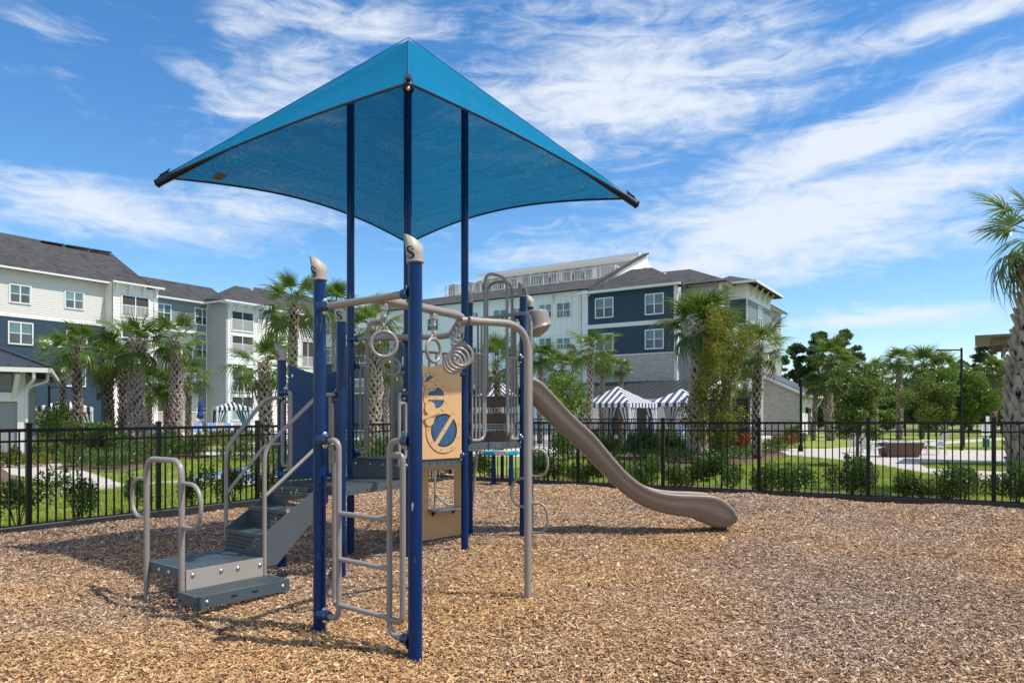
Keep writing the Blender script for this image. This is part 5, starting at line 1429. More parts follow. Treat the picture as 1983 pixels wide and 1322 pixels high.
t = thing("patio_umbrella", "folded royal blue patio umbrella on the pool deck", "umbrella", at(388, YH, 60))
t.location.z = -.03
mb = MB(); mb.cyl((0, 0, 0), (0, 0, 3.1), .03, 8); link("pole", mb.mesh("pole", M_WHITE), t)
mb = MB(); mb.lathe((0, 0, 0), [(.05, 1.35), (.27, 1.42), (.26, 1.75), (.18, 1.85), (.24, 2.0), (.16, 2.6), (.17, 2.75), (.06, 3.05), (.0, 3.12)], 12); link("canopy", mb.mesh("canopy", M_UMB), t)
mb = MB(); mb.lathe((0, 0, 0), [(.35, 0), (.35, .06), (.08, .1), (.05, .3)], 12); link("base", mb.mesh("base", M_BLACK), t)

mb = MB(); mb.box((0, 0, .06), (2.6, .9, .12), bev=.05)
tag(link("pool_float", mb.mesh("pool_float", M_YEL), None, V(at(415, YH, 57).x, 57, -.03), (0, 0, -.3)), "yellow green float lying beside the pool", "pool float")
# outdoor tables with chairs by the pool
def cafe_set(px, d, lab):
    p = at(px, YH, d); p.z = -.03
    t = thing("cafe_chair", lab, "chair", p, random.random() * 6, "dark metal chairs on the pool deck")
    mb = MB()
    for sx in (-.22, .22):
        for sy in (-.22, .22): mb.cyl((sx, sy, 0), (sx * .9, sy * .9, .45 if sy < 0 else .9), .016, 6)
    link("frame", mb.mesh("frame", M_BLACK), t); mb = MB(); mb.box((0, 0, .46), (.46, .46, .03)); link("seat", mb.mesh("seat", M_BLACK), t)
    mb = MB(); mb.box((0, .2, .76), (.42, .03, .26)); link("backrest", mb.mesh("backrest", M_BLACK), t)
for px, d, lab in [(462, 46, "dark chair on the deck behind the left stair handrail"), (480, 47, "dark chair on the deck between the stair handrails"), (492, 45, "dark chair on the deck nearest the stout palm")]: cafe_set(px, d, lab)

def lamp(px, d, ytop, lab, arm, name="street_lamp", pole_w=.13):
    p = at(px, YH, d); p.z = -.03; h = EYE + (YH - ytop) / FPX * d
    t = thing(name, lab, "street lamp", p, 0, None)
    mb = MB(); mb.cyl((0, 0, 0), (0, 0, h), pole_w / 2, 8); link("pole", mb.mesh("pole", M_BLACK), t)
    mb = MB(); mb.cyl((0, 0, -.02), (0, 0, .3), pole_w * .9, 10, r2=pole_w * .7); link("base", mb.mesh("base", M_BLACK), t)
    if arm:
        mb = MB(); mb.box((arm * .5, 0, h - .1), (abs(arm), .05, .06)); link("arm", mb.mesh("arm", M_BLACK), t)
        mb = MB(); mb.box((arm * 1.0 + math.copysign(.25, arm), 0, h - .1), (.75, .22, .08), bev=.03); link("lamp_head", mb.mesh("lamp_head", M_BLACK), t)
    else:
        mb = MB(); mb.lathe((0, 0, h), [(pole_w * .5, 0), (.11, .02), (.11, .3), (.13, .31), (.05, .4), (0, .42)], 10); link("lamp_head", mb.mesh("lamp_head", M_BLACK), t)
lamp(95, 38, 745, "slim black lamp post with short arm before the navy wall", .55)
lamp(1551, 32, 748, "black bollard post lamp before the low brick building", 0, pole_w=.12)
lamp(1862, 33, 672, "tall black street lamp with flat head above the far trees", -.5, pole_w=.095)

# pergola at left with wooden slats
t = thing("pergola", "brown wooden pergola with slatted top between the left palms", "pergola", at(310, YH, 53)); t.location.z = -.03
for dx in (-1.6, 1.6):
    for dy in (-1.2, 1.2): mb = MB(); mb.box((dx, dy, 1.7), (.2, .2, 3.4)); link("post", mb.mesh("post", M_WOODG), t)
for dy in (-1.3, 1.3): mb = MB(); mb.box((0, dy, 3.45), (4.6, .1, .3)); link("beam", mb.mesh("beam", M_WOODG), t)
sm = MB(); sm.box((0, 0, 0), (.08, 3.4, .22)); sme = sm.mesh("slat", M_WOODG)
for i in range(13): link("slat", sme, t, (-2.2 + i * .366, 0, 3.7))
# pergola corner at the far right
RZP = math.atan2(-.54, .84)
t = thing("pergola", "weathered timber pergola with flat roof behind the big palm at the right edge", "pergola", V(16.9, 22.68, -.03), RZP)
zt = EYE + (YH - 656) / FPX * 24
mb = MB(); mb.box((.1, .9, zt), (4.2, 3.6, .07)); link("roof", mb.mesh("roof", M_WOODG), t)
for i in range(5): mb = MB(); mb.box((.25 + .1, -.5 + i * .72, zt - .16), (3.8, .09, .24)); link("beam", mb.mesh("beam", M_WOODG), t)
for i in range(6): mb = MB(); mb.box((-1.2 + i * .6, .9, zt - .40), (.08, 3.0, .22)); link("slat", mb.mesh("slat", M_WOODG), t)
for dx in (.55, 1.9):
    for dy in (-.5, 2.3):
        mb = MB(); mb.box((dx, dy, zt / 2 - .15), (.24, .24, zt - .3)); link("post", mb.mesh("post", M_WOODG), t)
# dark louvred screen
t = thing("slatted_screen", "dark brown louvred screen beside the palms behind the pool fence", "screen", at(1431, YH, 34)); t.location.z = -.03
for k, (dx, dy) in enumerate([(-.45, 0), (.42, -.1), (-1.05, 1.6)]): mb = MB(); mb.box((dx, dy, 1.2), (.12, .12, 2.45)); link("post", mb.mesh("post", M_WOODD), t)
pl = MB(); pl.box((0, 0, 0), (.9, .03, .16)); plm = pl.mesh("board", M_WOODD)
for i in range(14): link("board", plm, t, (-.02, -.05, .14 + i * .168), (.25, 0, -.1))
pl = MB(); pl.box((0, 0, 0), (1.75, .03, .16)); plm = pl.mesh("board", M_WOODD)
for i in range(14): link("board", plm, t, (-.76, .8, .14 + i * .168), (.25, 0, R(-69)))
mb = MB(); mb.box((-.02, -.05, 2.46), (1.05, .2, .07)); link("cap_rail", mb.mesh("cap_rail", M_WOODD), t)

# fire pit table and chairs
fp = gd(1742, 884, -.03)
t = thing("fire_pit_table", "red brown fire pit table with pale stone top on the concrete pad", "table", fp, R(-4))
mb = MB(); w0, w1, dd0, dd1, h = .52, .68, .42, .55, .55
b0 = [V(-w0, -dd0, 0), V(w0, -dd0, 0), V(w0, dd0, 0), V(-w0, dd0, 0)]; b1 = [V(-w1, -dd1, h), V(w1, -dd1, h), V(w1, dd1, h), V(-w1, dd1, h)]
mb.add(b0 + b1, [(3, 2, 1, 0), (4, 5, 6, 7), (0, 1, 5, 4), (1, 2, 6, 5), (2, 3, 7, 6), (3, 0, 4, 7)]); link("body", mb.mesh("body", M_COPPER), t)
mb = MB(); mb.box((0, 0, h + .03), (1.46, 1.2, .06), bev=.015); link("table_top", mb.mesh("table_top", M_STONE), t)
mb = MB(); mb.box((0, 0, h + .065), (.7, .4, .02)); link("burner", mb.mesh("burner", M_BLACK), t)
def adirondack(px, py, rz, lab):
    t = thing("lounge_chair", lab, "chair", gd(px, py, -.03), rz, "white slatted chairs round the fire pit")
    mb = MB()
    for sy in (-.3, .3):
        mb.tube(fillet([V(-.42, sy, 0), V(-.36, sy, .42), V(.30, sy, .30), V(.36, sy, 0)], .08, 3), .022, 7)
        mb.tube(fillet([V(-.40, sy, .42), V(-.30, sy, .58), V(.25, sy, .56), V(.3, sy, .3)], .06, 3), .024, 7)
    link("frame", mb.mesh("frame", M_WICK), t)
    s = MB(); s.box((0, 0, 0), (.06, .56, .02)); sm_ = s.mesh("seat_slat", M_WICK)
    for i in range(8): link("seat_slat", sm_, t, (-.36 + i * .085, 0, .40 - i * .014))
    s = MB(); s.box((0, 0, .3), (.02, .07, .62)); sm_ = s.mesh("back_slat", M_WICK)
    for i in range(6): link("back_slat", sm_, t, (.24, -.23 + i * .092, .30), (0, R(22), 0))
    return t
adirondack(1692, 884, R(185), "white slatted chair at the left of the fire pit table")
adirondack(1808, 880, R(-5), "white slatted chair at the right of the fire pit table, back to the path")
adirondack(1668, 876, R(200), "white slatted chair behind the one left of the fire pit table")
# pet waste station
t = thing("pet_waste_station", "pet waste station with white sign box on a green post near the right lawn", "sign", gd(1909, 872, -.03))
mb = MB(); mb.box((0, 0, .62), (.07, .07, 1.24)); link("post", mb.mesh("post", M_GREENB), t)
mb = MB(); mb.box((0, -.02, .35), (.22, .2, .42), bev=.02); link("bin", mb.mesh("bin", M_GREENB), t)
mb = MB(); mb.box((-.04, -.05, .95), (.40, .03, .55), bev=.01); q = link("sign", mb.mesh("sign", M_SIGNW), t)
mb = MB()
for i in range(5): mb.box((-.04, -.067, 1.14 - i * .085), (.28 - .05 * (i % 2), .003, .018))
link("lettering", mb.mesh("lettering", M_SIGNB), q)
mb = MB(); mb.box((.06, -.03, 1.42), (.16, .02, .26), bev=.01); link("upper_sign", mb.mesh("upper_sign", M_SIGNW), t)
# cornhole boards on the left lawn
for i, (px, py, rz, lab) in enumerate([(432, 930, R(35), "blue cornhole board lying on the left lawn, left one"), (492, 940, R(35), "blue cornhole board lying on the left lawn behind the stair handrail")]):
    t = thing("cornhole_board", lab, "game board", gd(px, py, -.03), rz, "cornhole boards on the left lawn")
    mb = MB(); n = 20
    inner = [V(.32 + math.cos(2 * math.pi * j / n) * .085, math.sin(2 * math.pi * j / n) * .085, 0) for j in range(n)]
    outer = []
    for j in range(n):
        c_, s_ = math.cos(2 * math.pi * j / n), math.sin(2 * math.pi * j / n); k = min((.62 - .32) / c_ if c_ > 1e-6 else 9, (.62 + .32) / -c_ if c_ < -1e-6 else 9, .32 / abs(s_) if abs(s_) > 1e-6 else 9)
        outer.append(V(.32 + c_ * k, s_ * k, 0))
    z = lambda p: p + V(0, 0, .10 + .19 * (p.x + .62) / 1.24)
    vs = [z(p) for p in inner] + [z(p) for p in outer]; mb.add(vs, [(j, n + j, n + (j + 1) % n, (j + 1) % n) for j in range(n)])
    link("top", mb.mesh("top", M_CORN), t)
    mb = MB()
    for sy in (-.31, .31): mb.prism([V(-.62, sy - .012, 0), V(.62, sy - .012, .17), V(.62, sy - .012, .275), V(-.62, sy - .012, .095)], V(0, .024, 0))
    mb.box((.6, 0, .13), (.03, .6, .26)); mb.box((-.61, 0, .05), (.03, .6, .09)); link("frame", mb.mesh("frame", M_WICK), t)
# pool fence beyond the right planting
a = at(1010, YH, 37); a.z = -.03; b = at(1335, YH, 30); b.z = -.03
fence_run("metal_fence", "black pool fence beyond the shrubs in front of the white cabana", a, (b - a), 5, (b - a).length / 5, (1.45, 1.45), z0=0, npick=17)
a = at(1640, YH, 60); a.z = -.03; b = at(2010, YH, 52); b.z = -.03
fence_run("metal_fence", "low black fence far across the right lawn", a, (b - a), 6, (b - a).length / 6, (1.3, 1.3), z0=0, npick=18)
# ------------------------------------------------------------------ the play structure
def fabric_mat():
    m = bpy.data.materials.new("shade_fabric"); m.use_nodes = True; nt = m.node_tree; N, L = nt.nodes.new, nt.links.new
    b = nt.nodes["Principled BSDF"]; b.inputs['Roughness'].default_value = .9; b.inputs['Specular IOR Level'].default_value = .15
    tc = N("ShaderNodeTexCoord")
    mp = N("ShaderNodeMapping"); mp.inputs['Scale'].default_value = (1.2, 1.2, 55); L(tc.outputs['Object'], mp.inputs[0])
    n = N("ShaderNodeTexNoise"); n.inputs['Scale'].default_value = 1.0; n.inputs['Detail'].default_value = 6; n.inputs['Roughness'].default_value = .6; L(mp.outputs[0], n.inputs[0])
    mp2 = N("ShaderNodeMapping"); mp2.inputs['Scale'].default_value = (170, 170, 260); L(tc.outputs['Object'], mp2.inputs[0])
    n2 = N("ShaderNodeTexNoise"); n2.inputs['Scale'].default_value = 1.0; n2.inputs['Detail'].default_value = 2; L(mp2.outputs[0], n2.inputs[0])
    n3 = N("ShaderNodeTexNoise"); n3.inputs['Scale'].default_value = 1.1; n3.inputs['Detail'].default_value = 4; L(tc.outputs['Object'], n3.inputs[0])
    a = N("ShaderNodeMath"); a.operation = 'MULTIPLY_ADD'; L(n.outputs[0], a.inputs[0]); a.inputs[1].default_value = .6
    a2 = N("ShaderNodeMath"); a2.operation = 'MULTIPLY'; L(n2.outputs[0], a2.inputs[0]); a2.inputs[1].default_value = .4; L(a2.outputs[0], a.inputs[2])
    r = N("ShaderNodeValToRGB"); e = r.color_ramp.elements; e[0].position, e[1].position = .36, .64
    e[0].color = (.0, .185, .39, 1); e[1].color = (.0, .295, .54, 1); L(a.outputs[0], r.inputs[0]); L(r.outputs[0], b.inputs['Base Color'])
    bp = N("ShaderNodeBump"); bp.inputs['Strength'].default_value = .35; bp.inputs['Distance'].default_value = .01; L(n2.outputs[0], bp.inputs['Height']); L(bp.outputs[0], b.inputs['Normal'])
    tr = N("ShaderNodeBsdfTranslucent"); r2 = N("ShaderNodeValToRGB"); e = r2.color_ramp.elements; e[0].position, e[1].position = .36, .66
    e[0].color = (.0, .085, .18, 1); e[1].color = (.003, .15, .31, 1); L(a.outputs[0], r2.inputs[0]); L(r2.outputs[0], tr.inputs[0])
    ms = N("ShaderNodeMixShader"); ms.inputs[0].default_value = .42; L(b.outputs[0], ms.inputs[1]); L(tr.outputs[0], ms.inputs[2])
    tp = N("ShaderNodeBsdfTransparent"); ms2 = N("ShaderNodeMixShader"); pores = N("ShaderNodeMapRange"); pores.inputs[1].default_value = .50; pores.inputs[2].default_value = .66; pores.inputs[4].default_value = .42
    L(n2.outputs[0], pores.inputs[0]); L(pores.outputs[0], ms2.inputs[0]); L(ms.outputs[0], ms2.inputs[1]); L(tp.outputs[0], ms2.inputs[2])
    L(ms2.outputs[0], nt.nodes["Material Output"].inputs[0]); MATS["shade_fabric"] = m; return m
M_FABRIC = fabric_mat()

def gpost(px, py):
    p = gd(px, py); return V(p.x, p.y, 0)
P1, P2 = gpost(804, 1279), gpost(619, 1222)
PB, PC, PA, PD = gpost(660.5, 1121), gpost(789.5, 1086), gpost(679, 1073), gpost(900, 1067)
PH, PE, PF, PG = gpost(545.5, 1097), gpost(909, 1035), gpost(1013, 1042), V(.25, 9.97, 0)
PX = V(-1.232, 8.52, 0)
D1, D2, D3, D4 = .86, 1.065, 1.215, 1.77
RP = .0445
base = (PA + PD) / 2
PS = thing("play_structure", "large playground structure with navy posts, blue peaked sun shade, stairs, ladder and taupe slide", "play structure", V(base.x, base.y, 0))
def part(mb, name, m, par=None):
    par = par or PS
    return mb.build(name, m, par, origin=WORLD[PS.name])
Z = lambda p, z: V(p.x, p.y, z)

# ---- posts with caps and the S emblem
def emblem(mb, c, r, z, ang, h=.075, ztop0=0., mi=1):
    """an S-shaped swoosh with two dart ends, bent round the cap"""
    key = [(.30, .36), (.08, .50), (-.20, .44), (-.30, .26), (-.12, .08), (.14, -.08), (.30, -.26), (.20, -.44), (-.08, -.50), (-.30, -.36)]
    K = [key[0]] + key + [key[-1]]; pts = []
    for i in range(len(key) - 1):
        for q in range(4):
            t = q / 4; p0, p1, p2, p3 = (np.array(K[i + o]) for o in range(4))
            pts.append(tuple(.5 * (2 * p1 + (p2 - p0) * t + (2 * p0 - 5 * p1 + 4 * p2 - p3) * t * t + (3 * p1 - p0 - 3 * p2 + p3) * t ** 3)))
    pts.append(key[-1])
    k = len(pts); L_ = []; R__ = []
    for i, (x, y) in enumerate(pts):
        s = i / (k - 1); w = .02 + .105 * math.sin(math.pi * s) ** 1.1
        x0, y0 = pts[max(0, i - 1)]; x1, y1 = pts[min(k - 1, i + 1)]; d = math.hypot(x1 - x0, y1 - y0); nx, ny = -(y1 - y0) / d, (x1 - x0) / d
        L_.append((x + nx * w, y + ny * w)); R__.append((x - nx * w, y - ny * w))
    def on(x, y):
        a = ang + x * h / r; zz_ = z + y * h; k_ = (zz_ - ztop0) / .15; r2 = r * (1 + .14 * max(0, k_ - .35) / .65); sa_ = math.atan2(-.35, -1.); return V(c.x + math.cos(a) * r2 + math.cos(sa_) * .010 * k_, c.y + math.sin(a) * r2 + math.sin(sa_) * .010 * k_, zz_)
    vs = [on(*p) for p in L_] + [on(*p) for p in R__]
    mb.add(vs, [(i, i + 1, k + i + 1, k + i) for i in range(k - 1)], mi)
    for tri in (((.06, .27), (.46, .37), (.30, .20)), ((-.06, -.27), (-.46, -.37), (-.30, -.20))):
        mb.add([on(*p) for p in tri], [(0, 1, 2)], mi)

CLAMPS = []
def post(p, h, cap=True, face=None, lean=None):
    mb = MB(); mb.cyl(Z(p, -.15), Z(p, h), RP, 20); o = part(mb, "post", M_BLUE)
    if cap:
        mb = MB(); n = 24; rr = RP * 1.18; hh = .15; sa = math.atan2(-.35, -1.)      # slanted top, high side
        rings = []
        for (k, rad) in ((0, rr), (.35, rr), (1, rr * 1.14)):
            ring = []
            for j in range(n):
                q = 2 * math.pi * j / n; slope = .5 + .5 * math.cos(q - sa)
                zt = hh * (.62 + .50 * slope) if k == 1 else hh * k
                tw = -.018 * k if k == 1 else 0
                ring.append(V(p.x + math.cos(q) * rad + tw * -math.cos(sa) * 0 + math.cos(sa) * .010 * k, p.y + math.sin(q) * rad + math.sin(sa) * .010 * k, h - .015 + zt))
            rings.append(ring)
        inner = [V(p.x + (v.x - p.x) * .86, p.y + (v.y - p.y) * .86, v.z - .004) for v in rings[2]]
        vs = sum(rings, []) + inner; fs = []
        for i in range(3):
            for j in range(n): fs.append((i * n + j, i * n + (j + 1) % n, (i + 1) * n + (j + 1) % n, (i + 1) * n + j))
        mb.add(vs, fs, 0, True); mb.add(inner, [tuple(range(n))], 0)
        mb.lathe(Z(p, h - .02), [(RP, 0), (rr * 1.02, 0), (rr * 1.02, .012), (rr, .014)], n)
        if face is not None: emblem(mb, p, rr + .0022, h + .036, face, .070, h - .015)
        part(mb, "post_cap", [M_CAP, M_LOGO], o)
    return o
camdir = lambda p: math.atan2(-p.y, -p.x)
ztop = lambda p, py: EYE + (YH - py) / FPX * p.y
post(P1, ztop(P1, 503), True, camdir(P1) - .55)
post(P2, ztop(P2, 538), True, camdir(P2) - .95)
post(PB, ztop(PB, 620), True, camdir(PB) - .25)
post(PH, ztop(PH, 694), True, camdir(PH) - .95)
post(PE, ztop(PE, 584), True, None)
post(PF, ztop(PF, 572), True, camdir(PF) + .35)
post(PG, ztop(PG, 592), True, None)
# tall posts carrying the shade
O_ = (PA + PD) / 2
CZ = 4.07; AZ = 5.74
near = V(-.787, 5.486, 0); dN = (near - O_); RAD = 2.575
dirs = [dN.normalized(), (PD - PA).normalized(), -dN.normalized(), (PA - PD).normalized()]
rafter_z = lambda r: AZ - .09 - (AZ - .09 - CZ) * r / RAD
for p in (PA, PC, PD, PX):
    mb = MB(); mb.cyl(Z(p, -.15), Z(p, rafter_z((p - O_).length) - .02), RP * .96, 20); part(mb, "canopy_post", M_NAVY if False else M_BLUE)

# ---- sun shade
can = MB(); cor = [V(O_.x + d.x * RAD, O_.y + d.y * RAD, CZ) for d in dirs]; apex = V(O_.x, O_.y, AZ)
n = 18
for i in range(4):
    a, b = cor[i], cor[(i + 1) % 4]; vs = []
    for s_ in range(n + 1):
        s = s_ / n; e = a.lerp(b, s); sag = 4 * s * (1 - s); e = e.lerp(apex, .085 * sag)
        for r_ in range(n + 1):
            r = r_ / n; p = apex.lerp(e, r)
            p.z -= .05 * sag * math.sin(math.pi * r) + (.035 * math.exp(-(r / .05) ** 2))
            vs.append(p)
    can.add(vs, [(s_ * (n + 1) + r_, s_ * (n + 1) + r_ + 1, (s_ + 1) * (n + 1) + r_ + 1, (s_ + 1) * (n + 1) + r_) for s_ in range(n) for r_ in range(n)], 0, True)
canopy = part(can, "sun_shade", M_FABRIC)
for i in range(4):
    a, b = cor[i], cor[(i + 1) % 4]; mb = MB(); pts = []
    for s_ in range(25):
        s = s_ / 24; pts.append(a.lerp(b, s).lerp(apex, .085 * 4 * s * (1 - s)) + V(0, 0, -.012))
    mb.tube(pts, .0125, 6); part(mb, "hem", M_NAVY, canopy)
    mb = MB(); mb.tube([apex.lerp(cor[i], .002) + V(0, 0, .004), cor[i] + V(0, 0, .004)], .004, 5); part(mb, "seam", mat("fabric_seam", (.003, .10, .22), .8) if "fabric_seam" not in MATS else MATS["fabric_seam"], canopy)
for i, d in enumerate(dirs):
    mb = MB(); a = V(O_.x, O_.y, AZ - .14); e = V(O_.x + d.x * (RAD + .075), O_.y + d.y * (RAD + .075), CZ - .085)
    mb.cyl(a, e, .043, 14); part(mb, "rafter", M_NAVY, canopy)
    t = (e - a).normalized(); mb = MB(); mb.lathe(e, [(.0, .012), (.012, .012), (.014, .004), (.044, .004), (.046, -.02)], 14, axis=t); part(mb, "rafter_end_cap", M_BLACK, canopy)
    mb = MB(); mb.lathe(e + t * .01, [(.0, .012), (.013, .01), (.015, 0)], 8, axis=t); part(mb, "bolt", MATS["steel_bolt"], canopy)
    mb = MB(); mb.box(e - t * .10 + V(0, 0, .06), (.10, .035, .025), ex=t); mb.cyl(e - t * .02 + V(0, 0, .055), e - t * .16 + V(0, 0, .085), .008, 6); part(mb, "corner_clip", M_BLACK, canopy)
# maker's label sewn inside the left corner
L = cor[3].lerp(cor[2], .10).lerp(apex, .07); e1 = (cor[2] - cor[3]).normalized(); e2 = (apex - L).normalized()
mb = MB(); q = L + V(0, 0, -.03); mb.prism([q, q + e1 * .11, q + e1 * .11 + e2 * .10, q + e2 * .10], V(0, 0, -.004)); part(mb, "sewn_label", mat("tan_fabric_label", (.32, .21, .11), .9, var=((.10, .07, .05), 60, .2)), canopy)

# ---- clamps
def clamp(p, z, toward, mname=None, reach=.11):
    """blue collar half round the post with a socket pointing to toward, and two bolts"""
    d = V(toward.x - p.x, toward.y - p.y, 0).normalized(); mb = MB()
    a0 = math.atan2(d.y, d.x); n_ = 12; rows = [(RP + .0005, -.032), (RP + .009, -.028), (RP + .009, .028), (RP + .0005, .032)]
    vs = [V(p.x + math.cos(a0 - 1.15 + 2.3 * j / n_) * r, p.y + math.sin(a0 - 1.15 + 2.3 * j / n_) * r, z + h) for (r, h) in rows for j in range(n_ + 1)]
    mb.add(vs, [(i * (n_ + 1) + j, i * (n_ + 1) + j + 1, (i + 1) * (n_ + 1) + j + 1, (i + 1) * (n_ + 1) + j) for i in range(3) for j in range(n_)], 0, True)
    mb.lathe(Z(p, z) + d * RP, [(.046, -.006), (.044, .010), (.034, .022)], 12, axis=d)
    mb.cyl(Z(p, z) + d * RP, Z(p, z) + d * reach, .033, 12)
    s = V(-d.y, d.x, 0)
    part(mb, "clamp", M_CLAMP)
    b = MB()
    for sz in (-.042, .042): b.lathe(Z(p, z + sz) + d * (RP + .012), [(.019, 0), (.018, .012), (.008, .018), (0, .019)], 8, axis=d)
    part(b, "bolt", MATS["steel_bolt"])
    return Z(p, z) + d * (reach - .01)

def pipe(pts, r, name, m=None, rad=.08, n=10, par=None, k=6):
    mb = MB(); mb.tube(fillet(pts, rad, k), r, n); return part(mb, name, m or M_TAUPE, par)

# ---- perforated decking
def perf(mb, o, ex, ey, lx, ly, pitch=.032, hole=.0095, edge=.022, stag=True, nh=6, poly=None, shape=(1, 1)):
    """sheet o + s*ex + t*ey with real holes on a square grid"""
    nx_, ny_ = max(1, int((lx - 2 * edge) / pitch)), max(1, int((ly - 2 * edge) / pitch))
    px_, py_ = (lx - 2 * edge) / nx_, (ly - 2 * edge) / ny_
    pt = lambda x, y: o + ex * x + ey * y
    for (x0, x1, y0, y1) in ((0, lx, 0, edge), (0, lx, ly - edge, ly), (0, edge, edge, ly - edge), (lx - edge, lx, edge, ly - edge)):
        mb.quad(pt(x0, y0), pt(x1, y0), pt(x1, y1), pt(x0, y1))
    dirs8 = [(math.cos(2 * math.pi * (j + .5) / 8), math.sin(2 * math.pi * (j + .5) / 8)) for j in range(8)]
    for i in range(nx_):
        for j in range(ny_):
            x0, y0 = edge + i * px_, edge + j * py_; cx_, cy_ = x0 + px_ / 2, y0 + py_ / 2
            sq = [(x0 + px_, y0 + py_ / 2), (x0 + px_, y0 + py_), (x0 + px_ / 2, y0 + py_), (x0, y0 + py_), (x0, y0 + py_ / 2), (x0, y0), (x0 + px_ / 2, y0), (x0 + px_, y0)]
            hl = [(cx_ + math.cos(2 * math.pi * q / 8) * hole * shape[0], cy_ + math.sin(2 * math.pi * q / 8) * hole * shape[1]) for q in range(8)]
            vs = [pt(*q) for q in sq] + [pt(*q) for q in hl]
            mb.add(vs, [(q, (q + 1) % 8, 8 + (q + 1) % 8, 8 + q) for q in range(8)])

def deck(pts, z, name="deck", m=None):
    """deck between four posts: perforated top, folded edges with slots and bolts"""
    a, b, c, d = [Z(p, z) for p in pts]; mb = MB(); n_ = 22
    pt = lambda s, t: (a.lerp(b, s)).lerp(d.lerp(c, s), t)
    dirs8 = None
    e = .03; cells = 24
    grid = lambda i: e + (1 - 2 * e) * i / cells
    for (s0, s1, t0, t1) in ((0, 1, 0, e), (0, 1, 1 - e, 1), (0, e, e, 1 - e), (1 - e, 1, e, 1 - e)): mb.quad(pt(s0, t0), pt(s1, t0), pt(s1, t1), pt(s0, t1))
    h = (1 - 2 * e) / cells
    for i in range(cells):
        for j in range(cells):
            s0, t0 = grid(i), grid(j); sq = [(s0 + h, t0 + h / 2), (s0 + h, t0 + h), (s0 + h / 2, t0 + h), (s0, t0 + h), (s0, t0 + h / 2), (s0, t0), (s0 + h / 2, t0), (s0 + h, t0)]
            hl = [(s0 + h / 2 + math.cos(2 * math.pi * q / 8) * h * .33, t0 + h / 2 + math.sin(2 * math.pi * q / 8) * h * .33) for q in range(8)]
            vs = [pt(*q) for q in sq] + [pt(*q) for q in hl]; mb.add(vs, [(q, (q + 1) % 8, 8 + (q + 1) % 8, 8 + q) for q in range(8)])
    dk = part(mb, name, M_DECK)
    L_ = [a, b, c, d]; cen = (a + b + c + d) / 4
    for i in range(4):
        p, q = L_[i], L_[(i + 1) % 4]; t = (q - p).normalized(); o = V(t.y, -t.x, 0)
        if o.dot(p - cen) < 0: o = -o
        mb = MB(); mb.box((p + q) / 2 + V(0, 0, -.042) + o * .002, ((q - p).length - .05, .006, .088), ex=t)
        ed = part(mb, "deck_edge", M_DECKE, dk)
        mb = MB(); ln = (q - p).length
        for s in (.10, .22, .36, .50, .64, .74, .86, .93): mb.lathe(p + t * ln * s + V(0, 0, -.055) + o * .0052, [(.011, 0), (.009, .0012), (0, .0012)], 8, axis=o)
        part(mb, "slot", M_LOGO, dk)
    return dk
deck((PH, PB, PC, PA), D1)
deck((PA, PC, PD, PX), D2)
deck((PX, PD, PF, PE), D3)
deck((PE, PF, PG, V(-.60, 10.15, 0)), D4)
# step wall between the two lower decks
e = (PC - PA).normalized(); o = V(e.y, -e.x, 0)
o = o if o.dot(PB - PC) > 0 else -o
mb = MB(); mb.box((Z(PA, 0) + Z(PC, 0)) / 2 + V(0, 0, (D1 + D2) / 2 - .01) + o * .02, ((PC - PA).length - .10, .012, D2 - D1 - .03), ex=e); sw = part(mb, "step_riser", mat("slate_plate", (.115, .12, .13), .45))
mb = MB()
for s in (.12, .38, .6, .84): mb.lathe(Z(PA, D2 - .06) + e * ((PC - PA).length * s) + o * .027, [(.014, 0), (.012, .007), (0, .01)], 8, axis=o)
part(mb, "bolt", MATS["steel_bolt"], sw)

# ---- blue wall panel on the left of the lower deck
e = (PA - PH); ln = e.length; e.normalize(); o = V(e.y, -e.x, 0); o = o if o.y < 0 else -o
def wavy_panel(p, e, ln, z0, ztop, th, s0=.075, wave=.05, m=None, name="panel", off=0.):
    top = []; k = 22
    for i in range(k + 1):
        s = s0 + (ln - 2 * s0) * i / k; u = i / k
        top.append(Z(p, 0) + e * s + V(0, 0, ztop - wave * (.5 - .5 * math.cos(2 * math.pi * u)) * 1.0 + wave * .6 * (abs(u - .5) * 2) ** 6))
    pts = [Z(p, z0) + e * s0] + top + [Z(p, z0) + e * (ln - s0)]
    n_ = V(e.y, -e.x, 0); mb = MB(); pts = [q + n_ * off for q in pts[::1]]
    mb.prism(pts[::-1], n_ * th); return part(mb, name, m)
bp_ = wavy_panel(PH, e, ln, D1 + .01, 2.02, .018, m=M_BPANEL, name="wall_panel")
mb = MB()
for s, z in ((.11, 1.93), (.11, .98), (ln - .11, 1.93), (ln - .11, .98)): mb.lathe(Z(PH, z) + e * s + o * .02, [(.02, 0), (.018, .008), (0, .012)], 10, axis=o)
part(mb, "bolt", MATS["steel_bolt"], bp_)

